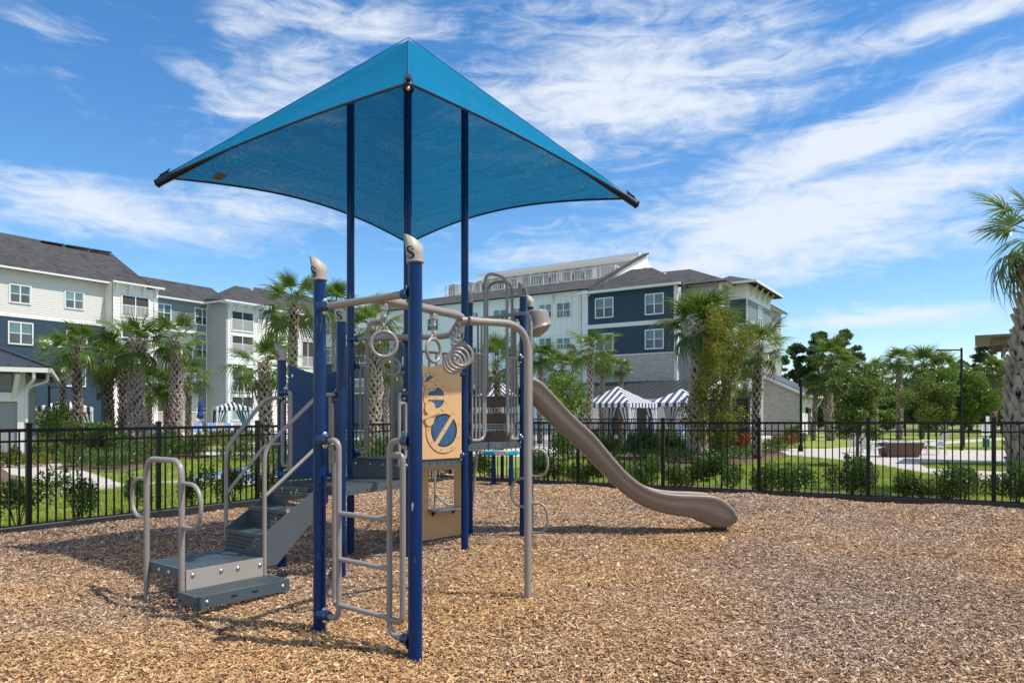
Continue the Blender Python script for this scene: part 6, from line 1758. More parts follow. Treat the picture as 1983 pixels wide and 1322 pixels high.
# ---- gear panel
e = (PD - PC); LN = e.length; e.normalize(); o = V(e.y, -e.x, 0); o = o if o.dot(V(1, -1, 0)) > 0 else -o
GP = lambda s, z, off=0.: Z(PC, z) + e * s + o * off
gs = lambda px, py: onwall(PC, e, px, py)
k = 30; pts = [GP(.06, D2 - .005)]
for i in range(k + 1):
    u = i / k; s = .06 + (LN - .125) * u
    pts.append(GP(s, 2.10 + .05 * math.sin(u * 2 * math.pi * 1.0 + 2.6)))
pts.append(GP(LN - .065, D2 - .005))
mb = MB(); mb.prism(pts, o * .02); gp = part(mb, "gear_panel", M_TAN)
mb = MB(); mb.prism([q - o * .004 for q in [GP(LN - .085, D2 + .02, .02), GP(LN - .065, D2 + .02, .02), GP(LN - .065, 2.09, .02), GP(LN - .085, 2.09, .02)]], o * .006)
def ring_plate(name, c, r_out, r_in, bar_deg, barw=.035, sub=True, off=.02, gear_r=None, teeth=26):
    s0, z0 = c; N_ = 40; th = .006
    P_ = lambda r, q, f: GP(s0 + math.cos(q) * r, z0 + math.sin(q) * r, f)
    mb = MB()
    for j in range(N_):
        q0, q1 = 2 * math.pi * j / N_, 2 * math.pi * (j + 1) / N_
        mb.quad(P_(r_in, q0, off + th), P_(r_out, q0, off + th), P_(r_out, q1, off + th), P_(r_in, q1, off + th))
        mb.quad(P_(r_out, q0, off), P_(r_out, q1, off), P_(r_out, q1, off + th), P_(r_out, q0, off + th))
        mb.quad(P_(r_in, q0, off), P_(r_in, q1, off), P_(r_in, q1, off + th), P_(r_in, q0, off + th))
    if bar_deg is not None:
        q = R(bar_deg); d = e * math.cos(q) + V(0, 0, math.sin(q)); mb.box(GP(s0, z0, off + th / 2 + .001), (2 * r_in + .01, barw * 2, th), ex=d, ey=d.cross(o))
    pl = part(mb, name, M_TAN, gp)
    mb = MB(); mb.tube([P_(r_out + .001, 2 * math.pi * j / 36, off + .001) for j in range(36)], .0035, 5, closed=True); mb.tube([P_(r_in - .001, 2 * math.pi * j / 36, off + .003) for j in range(36)], .003, 5, closed=True)
    part(mb, "groove", M_TAND, gp)
    mb = MB()
    for j in range(9): mb.lathe(P_((r_out + r_in) / 2, 2 * math.pi * j / 9 + .3, off + th), [(.0075, 0), (.006, .003), (0, .003)], 6, axis=o)
    mb.lathe(GP(s0, z0, off + th + .001), [(.0075, 0), (.006, .003), (0, .003)], 6, axis=o)
    part(mb, "screw", M_LOGO, gp)
    # dark hollow and the toothed wheel turning in it
    mb = MB(); mb.prism([P_(r_in + .004, 2 * math.pi * j / N_, off - .0002) for j in range(N_)], o * .0012); part(mb, "gear_window", mat("gear_window", (.012, .014, .02), .5) if "gear_window" not in MATS else MATS["gear_window"], gp)
    gr = gear_r or r_in * .93; pts = []
    for j in range(teeth * 4):
        q = 2 * math.pi * j / (teeth * 4); pts.append(P_(gr * (1 if j % 4 in (0, 1) else .92), q, off + .0016))
    mb = MB(); mb.prism(pts, o * .0015); part(mb, "gear_wheel", M_GEAR, gp)
c1 = gs(857, 833); c2 = gs(842, 770); c3 = gs(831, 739)
ring_plate("gear_housing", c3, .105, .068, 30, .022, teeth=18)
ring_plate("gear_housing", c2, .170, .115, 0, .022, teeth=22, off=.0215)
ring_plate("gear_housing", c1, .245, .185, 52, .024, teeth=30, off=.023)
for c, r in ((gs(829, 790), .075), (gs(828, 814), .062)):
    pts = []; tn = 20
    for j in range(tn * 4):
        q = 2 * math.pi * j / (tn * 4); rr = r * (1 if j % 4 in (0, 1) else .88); pts.append(GP(c[0] + math.cos(q) * rr, c[1] + math.sin(q) * rr, .031))
    mb = MB(); mb.prism(pts, o * .008); part(mb, "hand_gear", M_TAN, gp)
a, b = gs(806, 813), gs(848, 796); mb = MB(); pa, pb_ = GP(*a, .043), GP(*b, .043); mb.box((pa + pb_) / 2, ((pb_ - pa).length, .032, .006), ex=pb_ - pa, ey=(pb_ - pa).cross(o)); part(mb, "gear_bar", M_TAN, gp)
for z in (1.99, 1.08):
    for p, q in ((PD, PC), (PC, PD)): clamp(p, z, q, reach=.085)

# ---- lower shop panel under the upper deck
e = (PE - PX); ln = e.length; e.normalize(); o = V(e.y, -e.x, 0); o = o if o.y < 0 else -o
SP = lambda s, z, off=0.: Z(PX, z) + e * s + o * off
s0, s1 = .05, ln - .055; w0, w1 = onwall(PX, e, 828)[0], onwall(PX, e, 879)[0]; z0, z1, za, zb = .03, D3 - .09, .395, .86
mb = MB()
for (a0, a1, b0, b1) in ((s0, w0, z0, z1), (w1, s1, z0, z1), (w0, w1, z0, za), (w0, w1, zb, z1)): mb.prism([SP(a0, b0), SP(a1, b0), SP(a1, b1), SP(a0, b1)], o * .02)
sp_ = part(mb, "shop_panel", M_TAN)
mb = MB(); mb.prism([SP(w0 - .02, za - .02, .015), SP(w1 + .06, za - .02, .015), SP(w1 + .06, za - .02, .15), SP(w1 + .0, za - .02, .20), SP(w0 + .02, za - .02, .20), SP(w0 - .02, za - .02, .15)], V(0, 0, .02)); part(mb, "counter", M_GREYP, sp_)
for s in (w0 + .05, w1 - .05): mb = MB(); mb.prism([SP(s, za - .02, .02), SP(s, za - .02, .09), SP(s, za - .09, .02)], e * .02); part(mb, "counter_bracket", M_LOGO, sp_)

# ---- hoop barriers
def barrier(p, q, zb_, zt, hoop, s_in, bars=2, name="barrier", outer=True, rt=.017, hr=.019):
    """bars either side of an opening; the inner bar on each side rises into one hoop"""
    e = V(q.x - p.x, q.y - p.y, 0); ln = e.length; e.normalize(); P_ = lambda s, z: Z(p, z) + e * s
    sa, sb = s_in; m0, m1 = RP + .05, ln - RP - .05
    mb = MB(); pts = [P_(m0, zb_), P_(sa - .03, zb_), P_(sa, zb_ + .14), P_(sa, hoop - .1), P_(sa + .02, hoop), P_(sb - .02, hoop), P_(sb, hoop - .1), P_(sb, zb_ + .14), P_(sb + .03, zb_), P_(m1, zb_)]
    mb.tube(fillet([P_(m0, zb_), P_(sa, zb_), P_(sa, hoop), P_(sb, hoop), P_(sb, zb_), P_(m1, zb_)], min(.16, (sb - sa) * .48, 1), 8), hr, 10)
    b = part(mb, name, M_TAUPE)
    for (x0, x1) in ((m0, sa), (sb, m1)):
        mb = MB(); mb.cyl(P_(x0, zt), P_(x1, zt), rt * .9, 8); part(mb, "top_rail", M_TAUPE, b)
        for i in range(bars):
            s = x0 + (x1 - x0) * (i + .5 + (.25 if x0 == m0 else -.25) * 0) / bars
            if bars and abs(s - (sa if x0 == m0 else sb)) < .025: continue
            mb = MB(); mb.cyl(P_(s, zb_), P_(s, zt), .0125, 8); part(mb, "bar", M_TAUPE, b)
    for z in (zt, zb_):
        clamp(p, z, q, reach=.10); clamp(q, z, p, reach=.10)
    return b
eDF = (PF - PD).normalized(); eEF = (PF - PE).normalized(); eAX = (PX - PA).normalized()
barrier(PD, PF, D3 + .03, 2.235, 3.20, (onwall(PD, eDF, 939)[0], onwall(PD, eDF, 982)[0]), 4)
barrier(PE, PF, D4 + .06, 2.77, 3.22, (onwall(PE, eEF, 943)[0], onwall(PE, eEF, 992)[0]), 3)
barrier(PA, PX, D2 + .04, 2.08, 2.60, (onwall(PA, eAX, 711)[0], onwall(PA, eAX, 760)[0]), 2)
# plain bar panel on the far side of the upper decks
pX2 = V(-.60, 10.15, 0)
mb = MB(); 
for z in (D3 + .06, 2.3): mb.cyl(Z(PX, z), Z(PE, z), .016, 8)
for i in range(8): p = PX.lerp(PE, .1 + .8 * i / 7); mb.cyl(Z(p, D3 + .06), Z(p, 2.3), .0125, 8)
part(mb, "bar_panel", M_TAUPE)
post(pX2, 2.9, False)
mb = MB()
for z in (D4 + .08, 2.74): mb.cyl(Z(PE, z), Z(pX2, z), .016, 8)
for i in range(7): p = PE.lerp(pX2, .1 + .8 * i / 6); mb.cyl(Z(p, D4 + .08), Z(p, 2.74), .0125, 8)
part(mb, "bar_panel", M_TAUPE)

# ---- brown step boards from the middle deck up to the slide deck
e = (PF - PE).normalized(); o = V(e.y, -e.x, 0); o = o if o.y < 0 else -o; ln = (PF - PE).length
for i, (za, zb) in enumerate([(D3, D3 + .125), (D3 + .215, D3 + .345), (D3 + .42, D4 + .005)]):
    mb = MB(); off = .30 - .13 * i
    mb.box((Z(PE, 0) + Z(PF, 0)) / 2 + o * off + V(0, 0, (za + zb) / 2), (ln - .09, .02, zb - za), ex=e, bev=.006)
    rs = part(mb, "step_board", M_RISER)
    mb = MB(); mb.box((Z(PE, 0) + Z(PF, 0)) / 2 + o * (off - .07) + V(0, 0, zb - .012), (ln - .09, .13, .02), ex=e); part(mb, "tread", M_RISER, rs)
    mb = MB()
    for s in (-.14, .06): mb.lathe((Z(PE, 0) + Z(PF, 0)) / 2 + o * (off + .0105) + e * s + V(0, 0, zb - .035), [(.012, 0), (.01, .004), (0, .004)], 8, axis=o)
    part(mb, "bolt", M_LOGO, rs)
# printed notice on the far side, read through the gap
q = (Z(PE, 0) + Z(PF, 0)) / 2 + V(0, .45, D3 + .165); mb = MB(); mb.box(q, (.30, .012, .085), ex=e); sg = part(mb, "notice", M_SIGNW)
mb = MB()
for i in range(2): mb.box(q + V(-.01, 0, .018 - .034 * i) + o * .008, (.25, .002, .014), ex=e)
part(mb, "lettering", M_SIGNB, sg)

# ---- curved arch climber behind the upper decks
for k, dx in enumerate((0, .0)):
    a = at(943, 757 + 0, 10.6 + .35 * k); b = at(958, 728, 10.4 + .35 * k); c = at(979, 712, 10.25 + .35 * k)
    z0_ = V(a.x - .25, a.y + .3, 0)
    pipe([z0_ + V(0, 0, -.1), V(a.x - .12, a.y + .12, a.z - .45), a, b, c, c + V(.35, -.1, .05)], .018, "arch_rail", rad=.25)
for s in (.2, .4, .6, .8):
    pass

# ---- entry stair from the low platform to the first deck
FRc = gd(355, 1102 + 74, 0); pl0 = gd(352, 1178); pl1 = gd(284, 1155)
vs_ = (pl1 - pl0); wst = vs_.length - .02; vs_ = -vs_.normalized()            # vs_: from the left post to the right post
us_ = V(-vs_.y, vs_.x, 0); us_ = us_ if us_.y > 0 else -us_
PZ = .30
A0 = Z(pl1, 0) + us_ * .02; LP = .70
pfm = MB(); perf(pfm, A0 + V(0, 0, PZ), vs_, us_, wst + .02, LP, .034, .0115); plat = part(pfm, "platform", M_DECK)
for (a, b, o) in ((A0, A0 + vs_ * (wst + .02), -us_), (A0 + vs_ * (wst + .02), A0 + vs_ * (wst + .02) + us_ * LP, vs_), (A0, A0 + us_ * LP, -vs_), (A0 + us_ * LP, A0 + us_ * LP + vs_ * wst, us_)):
    mb = MB(); mb.box((a + b) / 2 + V(0, 0, PZ - .042) + o * .002, ((b - a).length, .006, .088), ex=b - a); part(mb, "platform_edge", M_DECK, plat)
mb = MB()
for s in (.33, .62): mb.lathe(A0 + vs_ * wst * s + V(0, 0, PZ - .045) - us_ * .006, [(.018, 0), (.016, .007), (0, .011)], 10, axis=-us_)
part(mb, "bolt", MATS["steel_bolt"], plat)
# taupe side board and low step on the right
B0 = A0 + vs_ * (wst + .03)
mb = MB(); mb.box(B0 + us_ * .35 + vs_ * .005 + V(0, 0, PZ - .135), (.69, .012, .27), ex=us_); sb = part(mb, "side_board", M_GREYP)
mb = MB()
for s, z in ((.06, PZ - .045), (.30, PZ - .05), (.45, PZ - .055), (.655, PZ - .06)): mb.lathe(B0 + us_ * s + vs_ * .012 + V(0, 0, z), [(.018, 0), (.016, .006), (0, .01)], 10, axis=vs_)
part(mb, "bolt", MATS["steel_bolt"], sb)
SZ = .145; s0 = B0 + vs_ * .015 - us_ * .06; sw_, sl_n = .30, .80
mb = MB(); perf(mb, s0 + V(0, 0, SZ), vs_, us_, sw_, sl_n, .034, .0115); st = part(mb, "low_step", M_DECK)
for (a, b, o) in ((s0, s0 + vs_ * sw_, -us_), (s0 + vs_ * sw_, s0 + vs_ * sw_ + us_ * sl_n, vs_), (s0 + us_ * sl_n, s0 + us_ * sl_n + vs_ * sw_, us_)):
    mb = MB(); mb.box((a + b) / 2 + V(0, 0, SZ - .045) + o * .002, ((b - a).length, .006, .092), ex=b - a); part(mb, "step_edge", M_DECK, st)
mb = MB()
for s in (.09, .92): mb.lathe(s0 + vs_ * (sw_ + .006) + us_ * sl_n * s + V(0, 0, SZ - .045), [(.017, 0), (.015, .006), (0, .01)], 10, axis=vs_)
part(mb, "bolt", MATS["steel_bolt"], st)
mb = MB()
for s in (.37, .60): mb.box(s0 + vs_ * (sw_ + .0055) + us_ * sl_n * s + V(0, 0, SZ - .04), (.05, .003, .016), ex=us_)
mb.box(s0 + vs_ * sw_ * .9 - us_ * .0055 + V(0, 0, SZ - .055), (.03, .003, .016), ex=vs_); mb.box(s0 + vs_ * sw_ * .12 - us_ * .0055 + V(0, 0, SZ - .06), (.03, .003, .016), ex=vs_)
part(mb, "slot", M_LOGO, st)
# bent tube handle with two side loops
TH = EYE + (YH - 890) / FPX * 5.9
hp0, hp1 = Z(pl1, 0), Z(pl0, 0)
pipe([hp0 + V(0, 0, -.12), hp0 + V(0, 0, TH), hp1 + V(0, 0, TH), hp1 + V(0, 0, -.12)], .024, "grab_handle", rad=.14, n=12)
zz = lambda p, py: EYE + (YH - py) / FPX * p.y
def loop(p, d, zt, zb, w, r=.0165, name="grab_loop", rad=.16):
    h = (zt - zb) / 2; zc_ = (zt + zb) / 2; b = min(h, w * .62); pts = [Z(p, zt) + d * .015]
    for j in range(17):
        q = math.pi / 2 - math.pi * j / 16; pts.append(Z(p, zc_ + h * math.copysign(abs(math.sin(q)) ** .85, math.sin(q))) + d * (w - b + b * max(0, math.cos(q)) ** .85))
    pts.append(Z(p, zb) + d * .015); mb = MB(); mb.tube(pts, r, 10); return part(mb, name, M_TAUPE)
loop(hp0, -vs_ , zz(hp0, 927), zz(hp0, 1003), .27, .017, rad=.2)
loop(hp1, vs_, zz(hp1, 935), zz(hp1, 1019), .30, .017, rad=.2)
# treads and risers
S0 = A0 + us_ * LP; deck_mid = (PH + PB) / 2
run = V(deck_mid.x, deck_mid.y, 0) - (S0 + vs_ * (wst / 2)); uR = run.normalized(); vR = V(uR.y, -uR.x, 0); vR = vR if vR.dot(vs_) > 0 else -vR
Ls = run.length - .02; nst = 3; rise = (D1 - PZ) / nst; trd = Ls / nst
C0 = S0 + vs_ * (wst / 2) - vR * (wst / 2)
for i in range(nst):
    p = C0 + uR * trd * i
    mb = MB(); perf(mb, p + V(0, 0, PZ + rise * i + .004), vR, V(0, 0, 1), wst, rise - .008, .0335, .0128); ri = part(mb, "stair_riser", M_DECK)
    if i < nst - 1 or True:
        mb = MB(); perf(mb, p + V(0, 0, PZ + rise * (i + 1)), vR, uR, wst, trd if i < nst - 1 else .04, .034, .0115); mb.box(p + vR * wst / 2 + V(0, 0, PZ + rise * (i + 1) - .012) - uR * .003, (wst, .006, .028), ex=vR); part(mb, "stair_tread", M_DECK, ri)
mb = MB()
for s in (.35, .75): mb.lathe(C0 + uR * (trd * 2 - .006) + vR * wst * s + V(0, 0, D1 - .03), [(.012, 0), (.01, .005), (0, .008)], 8, axis=-uR)
part(mb, "bolt", MATS["steel_bolt"])
for side in (0, 1):
    q = C0 + vR * (wst + .006 if side else -.006)
    pts = [q + V(0, 0, PZ - .09), q + V(0, 0, PZ + rise + .015), q + uR * trd * .08 + V(0, 0, PZ + rise + .02), q + uR * (Ls - .02) + V(0, 0, D1 + .06), q + uR * Ls + V(0, 0, D1 - .10), q + uR * Ls + V(0, 0, D1 - .15), q + uR * trd * .6 + V(0, 0, PZ - .09)]
    mb = MB(); mb.prism(pts, vR * (.008 if side else -.008)); part(mb, "stair_side", M_DECKE if side else M_DECK)
# hand rails
HB, BB = PH, PB
def rail(foot, knee_py, px_top, toP, ztop, lab="hand_rail"):
    return None
rt = C0 + vR * (wst + .035); lt = C0 - vR * .035
zr_top = [1.06, 1.045]
for (f, zfoot, toP) in ((lt + uR * .02, PZ + .08, PH), (rt + uR * -.0, .11, PB)):
    zk = EYE + (YH - 868) / FPX * f.y
    end = Z(toP, 0) + (f - toP).normalized() * .0 + vR * (.045 if toP is PH else -.045) - uR * .05
    zt = zk + .48
    pipe([f + V(0, 0, zfoot), f + V(0, 0, zk), Z(end, zt) - uR * .16, Z(end, zt) + uR * .02], .0185, "hand_rail", rad=.11, n=10)
    pipe([f + V(0, 0, zk - .42), Z(end, zt - .46) - uR * .16, Z(end, zt - .46) + uR * .02], .0165, "hand_rail", rad=.07, n=10)

# ---- double tube grips and the ladder
def grip(p, q, zt, zb, s1, s2, back, name="grip_rail", r=.0195):
    """tube from a clamp high on post p out to s1, down, and back to a low clamp, with a second loop at s2"""
    e = V(q.x - p.x, q.y - p.y, 0).normalized(); n_ = back
    a = clamp(p, zt, q); b = clamp(p, zb, q)
    P_ = lambda s, z, k=0.: Z(p, z) + e * s + n_ * k
    g_ = pipe([P_(.08, zt), P_(s1, zt), P_(s1, zb), P_(.08, zb)], r, name, rad=.09, n=12)
    pipe([P_(s1 + .0, zt - .10), P_(s2, zt - .085, .03), P_(s2, zb + .085, .03), P_(s1 + .0, zb + .10)], r, "grip_loop", rad=.07, n=12, par=g_)
    return g_
eL = (P2 - P1).normalized(); nL = V(-eL.y, eL.x, 0); nL = nL if nL.y > 0 else -nL; lnL = (P2 - P1).length
sR, sL = .245 * lnL, .222 * lnL
zt1 = 1.365
grip(P1, P2, zt1, .12, sR, .15 * lnL, nL, "ladder_rail"); grip(P2, P1, zt1 - .01, .125, sL, .136 * lnL, nL, "ladder_rail")
for z in (.855, .54, .225): mb = MB(); mb.cyl(Z(P1, z) + eL * sR, Z(P2, z) - eL * sL, .0175, 10); part(mb, "ladder_rung", M_TAUPE)
grip(PH, PB, zz(PH, 760), zz(PH, 918), .145, .06, V(0, 0, 0) - uR * 1.0); grip(PB, PH, zz(PB, 764), zz(PB, 916) , .15, .075, -uR)
# second grip on the lower deck's open side, behind the ladder
grip(PC, PB, 1.75, .99, .14, .07, nL)

# ---- overhead bar and ring track
BZ = 2.29
a = clamp(P1, BZ, P2); b = clamp(P2, BZ, P1)
mb = MB(); mb.cyl(Z(P1, BZ) + eL * .09, Z(P2, BZ) - eL * .09, .0255, 12); part(mb, "overhead_bar", M_TAUPE)
bar2a, bar2c = Z(PA, 2.37), Z(PX, 2.40)
clamp(PA, 2.37, PC); clamp(PC, 2.35, PA)
mb = MB(); mb.cyl(Z(PA, 2.37), Z(PC, 2.35), .021, 12); part(mb, "overhead_bar", M_TAUPE)
m1 = Z(P1.lerp(P2, .37), BZ); bend1 = at(897, 613, 5.55); bend1.z = BZ; bend2 = V(-.60, 7.02, BZ + .01); m2 = Z(PA.lerp(PC, .52), 2.36)
q3 = V(-1.36, 7.30, BZ + .02)
track = [m1, bend1, bend2, q3, m2]
pipe(track, .032, "ring_track", rad=.20, n=14, k=8)
# tube post holding up the bend
SPp = gd(1022, 1167)
pipe([Z(SPp, -.15), Z(SPp, 2.27), bend1 + V(-.02, .03, -.03)], .030, "track_post", rad=.24, n=14, k=9)
mb = MB(); dv = (Z(SPp, 2.27) - bend1).normalized(); mb.cyl(bend1 + dv * .05 + V(0, 0, -.03), bend1 + dv * .13 + V(0, 0, -.028), .034, 14); part(mb, "sleeve", M_TAUPE)

# ---- looped climbing pole
CP = gd(1028, 1062)
topz = zz(CP, 604)
pipe([Z(CP, -.15), Z(CP, topz), Z(PE, topz + .03) + (CP - PE).normalized() * .10], .0205, "climbing_pole", rad=.17, n=12, k=8)
clamp(PE, topz + .03, CP)
dR = V(.96, -.28, 0)
for (zt_, zb_, sgn, w) in ((zz(CP, 870), zz(CP, 921), 1, .20), (zz(CP, 926), zz(CP, 981), -1, .235), (zz(CP, 974), zz(CP, 1030), 1, .20)):
    loop(CP, dR * sgn, zt_, zb_, w, .0155, "pole_loop", .14)
# curved rungs seen through the shop window
Q = gd(842, 985 + 14); pipe([Q + V(0, 0, -.1), Q + V(0, 0, .80), Q + V(.12, .1, .62), Q + V(.6, .15, .60)], .016, "curved_rung", rad=.2)
pipe([Q + V(0, 0, .33), Q + V(.15, .1, .16), Q + V(.6, .15, .14)], .015, "curved_rung", rad=.2)

# ---- slide
def slide():
    da, db = 9.28, 9.50
    top = [(1024, 728), (1040, 734), (1052, 742), (1080, 771), (1113, 806), (1150, 840), (1182, 878), (1214, 914), (1245, 938), (1280, 952), (1318, 957), (1350, 958), (1385, 961), (1407, 972), (1420, 985), (1427, 1000)]
    bot = [(1024, 772), (1036, 786), (1052, 803), (1078, 831), (1108, 856), (1138, 884), (1168, 916), (1200, 948), (1230, 972), (1266, 989), (1300, 998), (1335, 1003), (1362, 1013), (1388, 1023), (1410, 1022), (1424, 1012)]
    def curve(pl):
        out = []
        for (x, y) in pl:
            d = da + (db - da) * (x - 1030) / 390 - .22; out.append(((x - CX) / FPX * d, EYE + (YH - y) / FPX * d))
        return out
    T, B = curve(top), curve(bot)
    # resample both by a Catmull-Rom spline
    def spl(c, n_):
        c = [Vector((p[0], p[1], 0)) for p in c]; out = []
        c = [c[0] * 2 - c[1]] + c + [c[-1] * 2 - c[-2]]; m = len(c) - 3
        for i in range(n_ + 1):
            u = min(i / n_ * m, m - 1e-6); k_ = int(u); t = u - k_; p0, p1, p2, p3 = c[k_:k_ + 4]
            out.append(.5 * ((2 * p1) + (-p0 + p2) * t + (2 * p0 - 5 * p1 + 4 * p2 - p3) * t * t + (-p0 + 3 * p1 - 3 * p2 + p3) * t ** 3))
        return out
    n_ = 60; T, B = spl(T, n_), spl(B, n_)
    yc = lambda x: da + (db - da) * max(0, min(1, (x - .25) / 2.5))
    mb = MB(); vs = []; w = .235
    for i in range(n_ + 1):
        t, b = T[i], B[i]; y = yc((t.x + b.x) / 2); u = i / n_
        fl = 1 + .10 * max(0, (u - .8) / .2) ; W2 = w * fl; h = t - b; L_ = h.length
        f = min(.62, .16 / max(L_, .01)); endk = max(0, (u - .86) / .14)
        f *= (1 - .75 * endk); rim = min(.16, .03 / max(L_, .01))
        # section across y: (offset, fraction of depth from the rim down)
        sec = [(-W2 * .55, 1.0), (-W2 * .86, .97), (-W2 * 1.0, .84), (-W2 * 1.0, .45), (-W2 * 1.02, rim * 2), (-W2 * 1.05, rim), (-W2 * 1.03, .0 + rim * .25), (-W2 * .97, 0), (-W2 * .88, 0), (-W2 * .82, rim * .5),
               (-W2 * .76, f * .55), (-W2 * .66, f * .70), (-W2 * .58, f * .66), (-W2 * .50, f * .88), (-W2 * .3, f), (W2 * .3, f), (W2 * .50, f * .88), (W2 * .58, f * .66), (W2 * .66, f * .70), (W2 * .76, f * .55),
               (W2 * .82, rim * .5), (W2 * .88, 0), (W2 * .97, 0), (W2 * 1.03, rim * .25), (W2 * 1.05, rim), (W2 * 1.02, rim * 2), (W2 * 1.0, .45), (W2 * 1.0, .84), (W2 * .86, .97), (W2 * .55, 1.0)]
        for (o, k_) in sec:
            p = t.lerp(b, k_); vs.append(V(p.x, y + o, p.y))
    m = 30
    fs = [(i * m + j, i * m + (j + 1) % m, (i + 1) * m + (j + 1) % m, (i + 1) * m + j) for i in range(n_) for j in range(m)]
    mb.add(vs, fs, 0, True); mb.add(vs[-m:], [tuple(range(m))]); mb.add(vs[:m], [tuple(range(m))[::-1]])
    sl = part(mb, "slide", M_TAUPE_D)
    ft = MB(); x = (1393 - CX) / FPX * 9.5; ft.box(V(x, yc(x), .03), (.12, .30, .16), bev=.01); ft.cyl(V(x, yc(x), -.1), V(x, yc(x), .12), .04, 10); part(ft, "slide_foot", M_BLACKD, sl)
    return sl
slide()
# hood over the slide entrance: half shell leaning out, with rolled rims
def hood():
    """round hood: a short drum with a rolled top, its foot cut on the slant and closed by a dished underside"""
    mb = MB(); c = V(.33, 9.62, 0); n_ = 28; rows = []
    for (r, z, tilt) in ((.112, 2.86, 0), (.125, 2.915, .01), (.135, 2.925, .01), (.142, 2.91, .01), (.148, 2.84, .03), (.152, 2.74, .055), (.158, 2.70, .06), (.170, 2.69, .062), (.172, 2.678, .062), (.160, 2.668, .06), (.11, 2.62, .04), (.05, 2.575, .0)):
        rows.append([c + V(math.cos(q) * r + (2.9 - z) * .10 - (.05 if z < 2.6 else 0), math.sin(q) * r, z + tilt * math.cos(q)) for q in (2 * math.pi * j / n_ for j in range(n_))])
    vs = sum(rows, []); mb.add(vs, [(i * n_ + j, i * n_ + (j + 1) % n_, (i + 1) * n_ + (j + 1) % n_, (i + 1) * n_ + j) for i in range(len(rows) - 1) for j in range(n_)], 0, True)
    mb.add(rows[0], [tuple(range(n_))]); mb.add(rows[-1], [tuple(range(n_))[::-1]])
    return part(mb, "slide_hood", M_TAUPE)
hood()
# scuff on the near post
mb = MB(); r_ = RP + .0012
for (da, dz, s_) in ((-.42, 0, 1.), (-.34, .012, .8), (-.5, .010, .8), (-.40, .022, .7), (-.44, -.014, .7)):
    a_ = camdir(P1) + da * .9; zc_ = zz(P1, 980) + dz; pts = []
    for j in range(8):
        q = 2 * math.pi * j / 8; pts.append(V(P1.x + math.cos(a_ + math.cos(q) * .10 * s_) * r_, P1.y + math.sin(a_ + math.cos(q) * .10 * s_) * r_, zc_ + math.sin(q) * .012 * s_ * (1.5 if j % 2 else 1)))
    mb.poly(pts)
part(mb, "paint_chip", M_CANVAS)

# ---- hanging ring handles: each hangs from the track
def ring_meshes():
    h = MB(); h.cyl((0, 0, 0), (0, 0, -.075), .020, 10); h.box((0, 0, -.02), (.05, .05, .05), bev=.008); h.lathe((0, 0, -.085), [(.008, .02), (.02, .012), (.02, -.008), (.006, -.016)], 10)
    c = MB()
    for i in range(2): c.tube([V((.008 if i % 2 == 0 else 0) * 0 + math.cos(q) * .012 * (1 if i % 2 == 0 else .3), math.cos(q) * .012 * (0 if i % 2 == 0 else 1), -.115 - i * .03 + math.sin(q) * .022) for q in (2 * math.pi * j / 10 for j in range(10))], .0045, 5, closed=True)
    r = MB(); rr = .084; zc = -.262
    pts = [V(math.sin(q) * rr, 0, zc + math.cos(q) * rr * (1.0)) for q in (2 * math.pi * j / 26 for j in range(26))]
    r.tube(pts, .0135, 9, closed=True)
    r.prism([V(-.058, -.006, zc + rr * .78), V(.058, -.006, zc + rr * .78), V(.016, -.006, -.155), V(-.016, -.006, -.155)], V(0, .012, 0))
    for sx in (-1, 1): r.tube([V(sx * .07, 0, zc + rr * .62), V(sx * .03, 0, -.175), V(sx * .012, 0, -.15)], .009, 7)
    return h, c, r
hh, cc, rr_ = ring_meshes()
RM = (hh.mesh("swivel", M_CHAIN), cc.mesh("chain", M_CHAIN), rr_.mesh("ring", M_TAUPE))
seg = lambda a, b, s: a.lerp(b, s)
pos = [(seg(m1, bend1, .07), .25, "ring handle hanging alone left of the near post, largest in view"), (seg(m1, bend1, .62), 1.05, "ring handle half hidden behind the near post's right side"),
       (seg(bend1, bend2, .07), .35, "frontmost ring of the nested row at the track's bend"), (seg(bend1, bend2, .30), .25, "second ring of the nested row at the track's bend"),
       (seg(bend1, bend2, .53), .2, "third ring of the nested row at the track's bend"), (seg(bend1, bend2, .76), .15, "farthest ring of the nested row, lowest left at the track's bend"),
       (seg(bend2, q3, .80), .2, "small far ring handle below the largest ring")]
for i, (p, rz, lab) in enumerate(pos):
    t = thing("ring_handle", lab, "ring handle", p + V(0, 0, -.03), rz, "ring handles hanging from the overhead track")
    for n_, me in zip(("swivel", "chain", "ring"), RM): link(n_, me, t)

# ---- small play table at the back
tb = gd(971, 940); t = thing("play_table", "small play table with teal and sand coloured top on stout navy legs", "table", tb, R(-28))
mb = MB(); mb.box((0, 0, .72), (.58, .52, .10), bev=.02); tt_ = link("table_top", mb.mesh("table_top", M_TEAL), t)
mb = MB(); mb.prism([V(.02, -.263, .675), V(.285, -.263, .675), V(.285, -.263, .765), V(-.06, -.263, .765)], V(0, -.003, 0)); mb.prism([V(-.06, -.26, .7715), V(.28, -.26, .7715), V(.28, .25, .7715), V(.1, .25, .7715)], V(0, 0, .002)); link("sand_inlay", mb.mesh("sand_inlay", M_SAND), tt_)
for sx in (-.2, .24):
    for sy in (0.,):
        mb = MB(); mb.cyl((sx, sy, .36), (sx, sy, .67), .046, 12); mb.cyl((sx, sy, -.1), (sx, sy, .355), .056, 12); mb.cyl((sx, sy, .355), (sx, sy, .367), .058, 12); link("leg", mb.mesh("leg", M_BLUE), t)
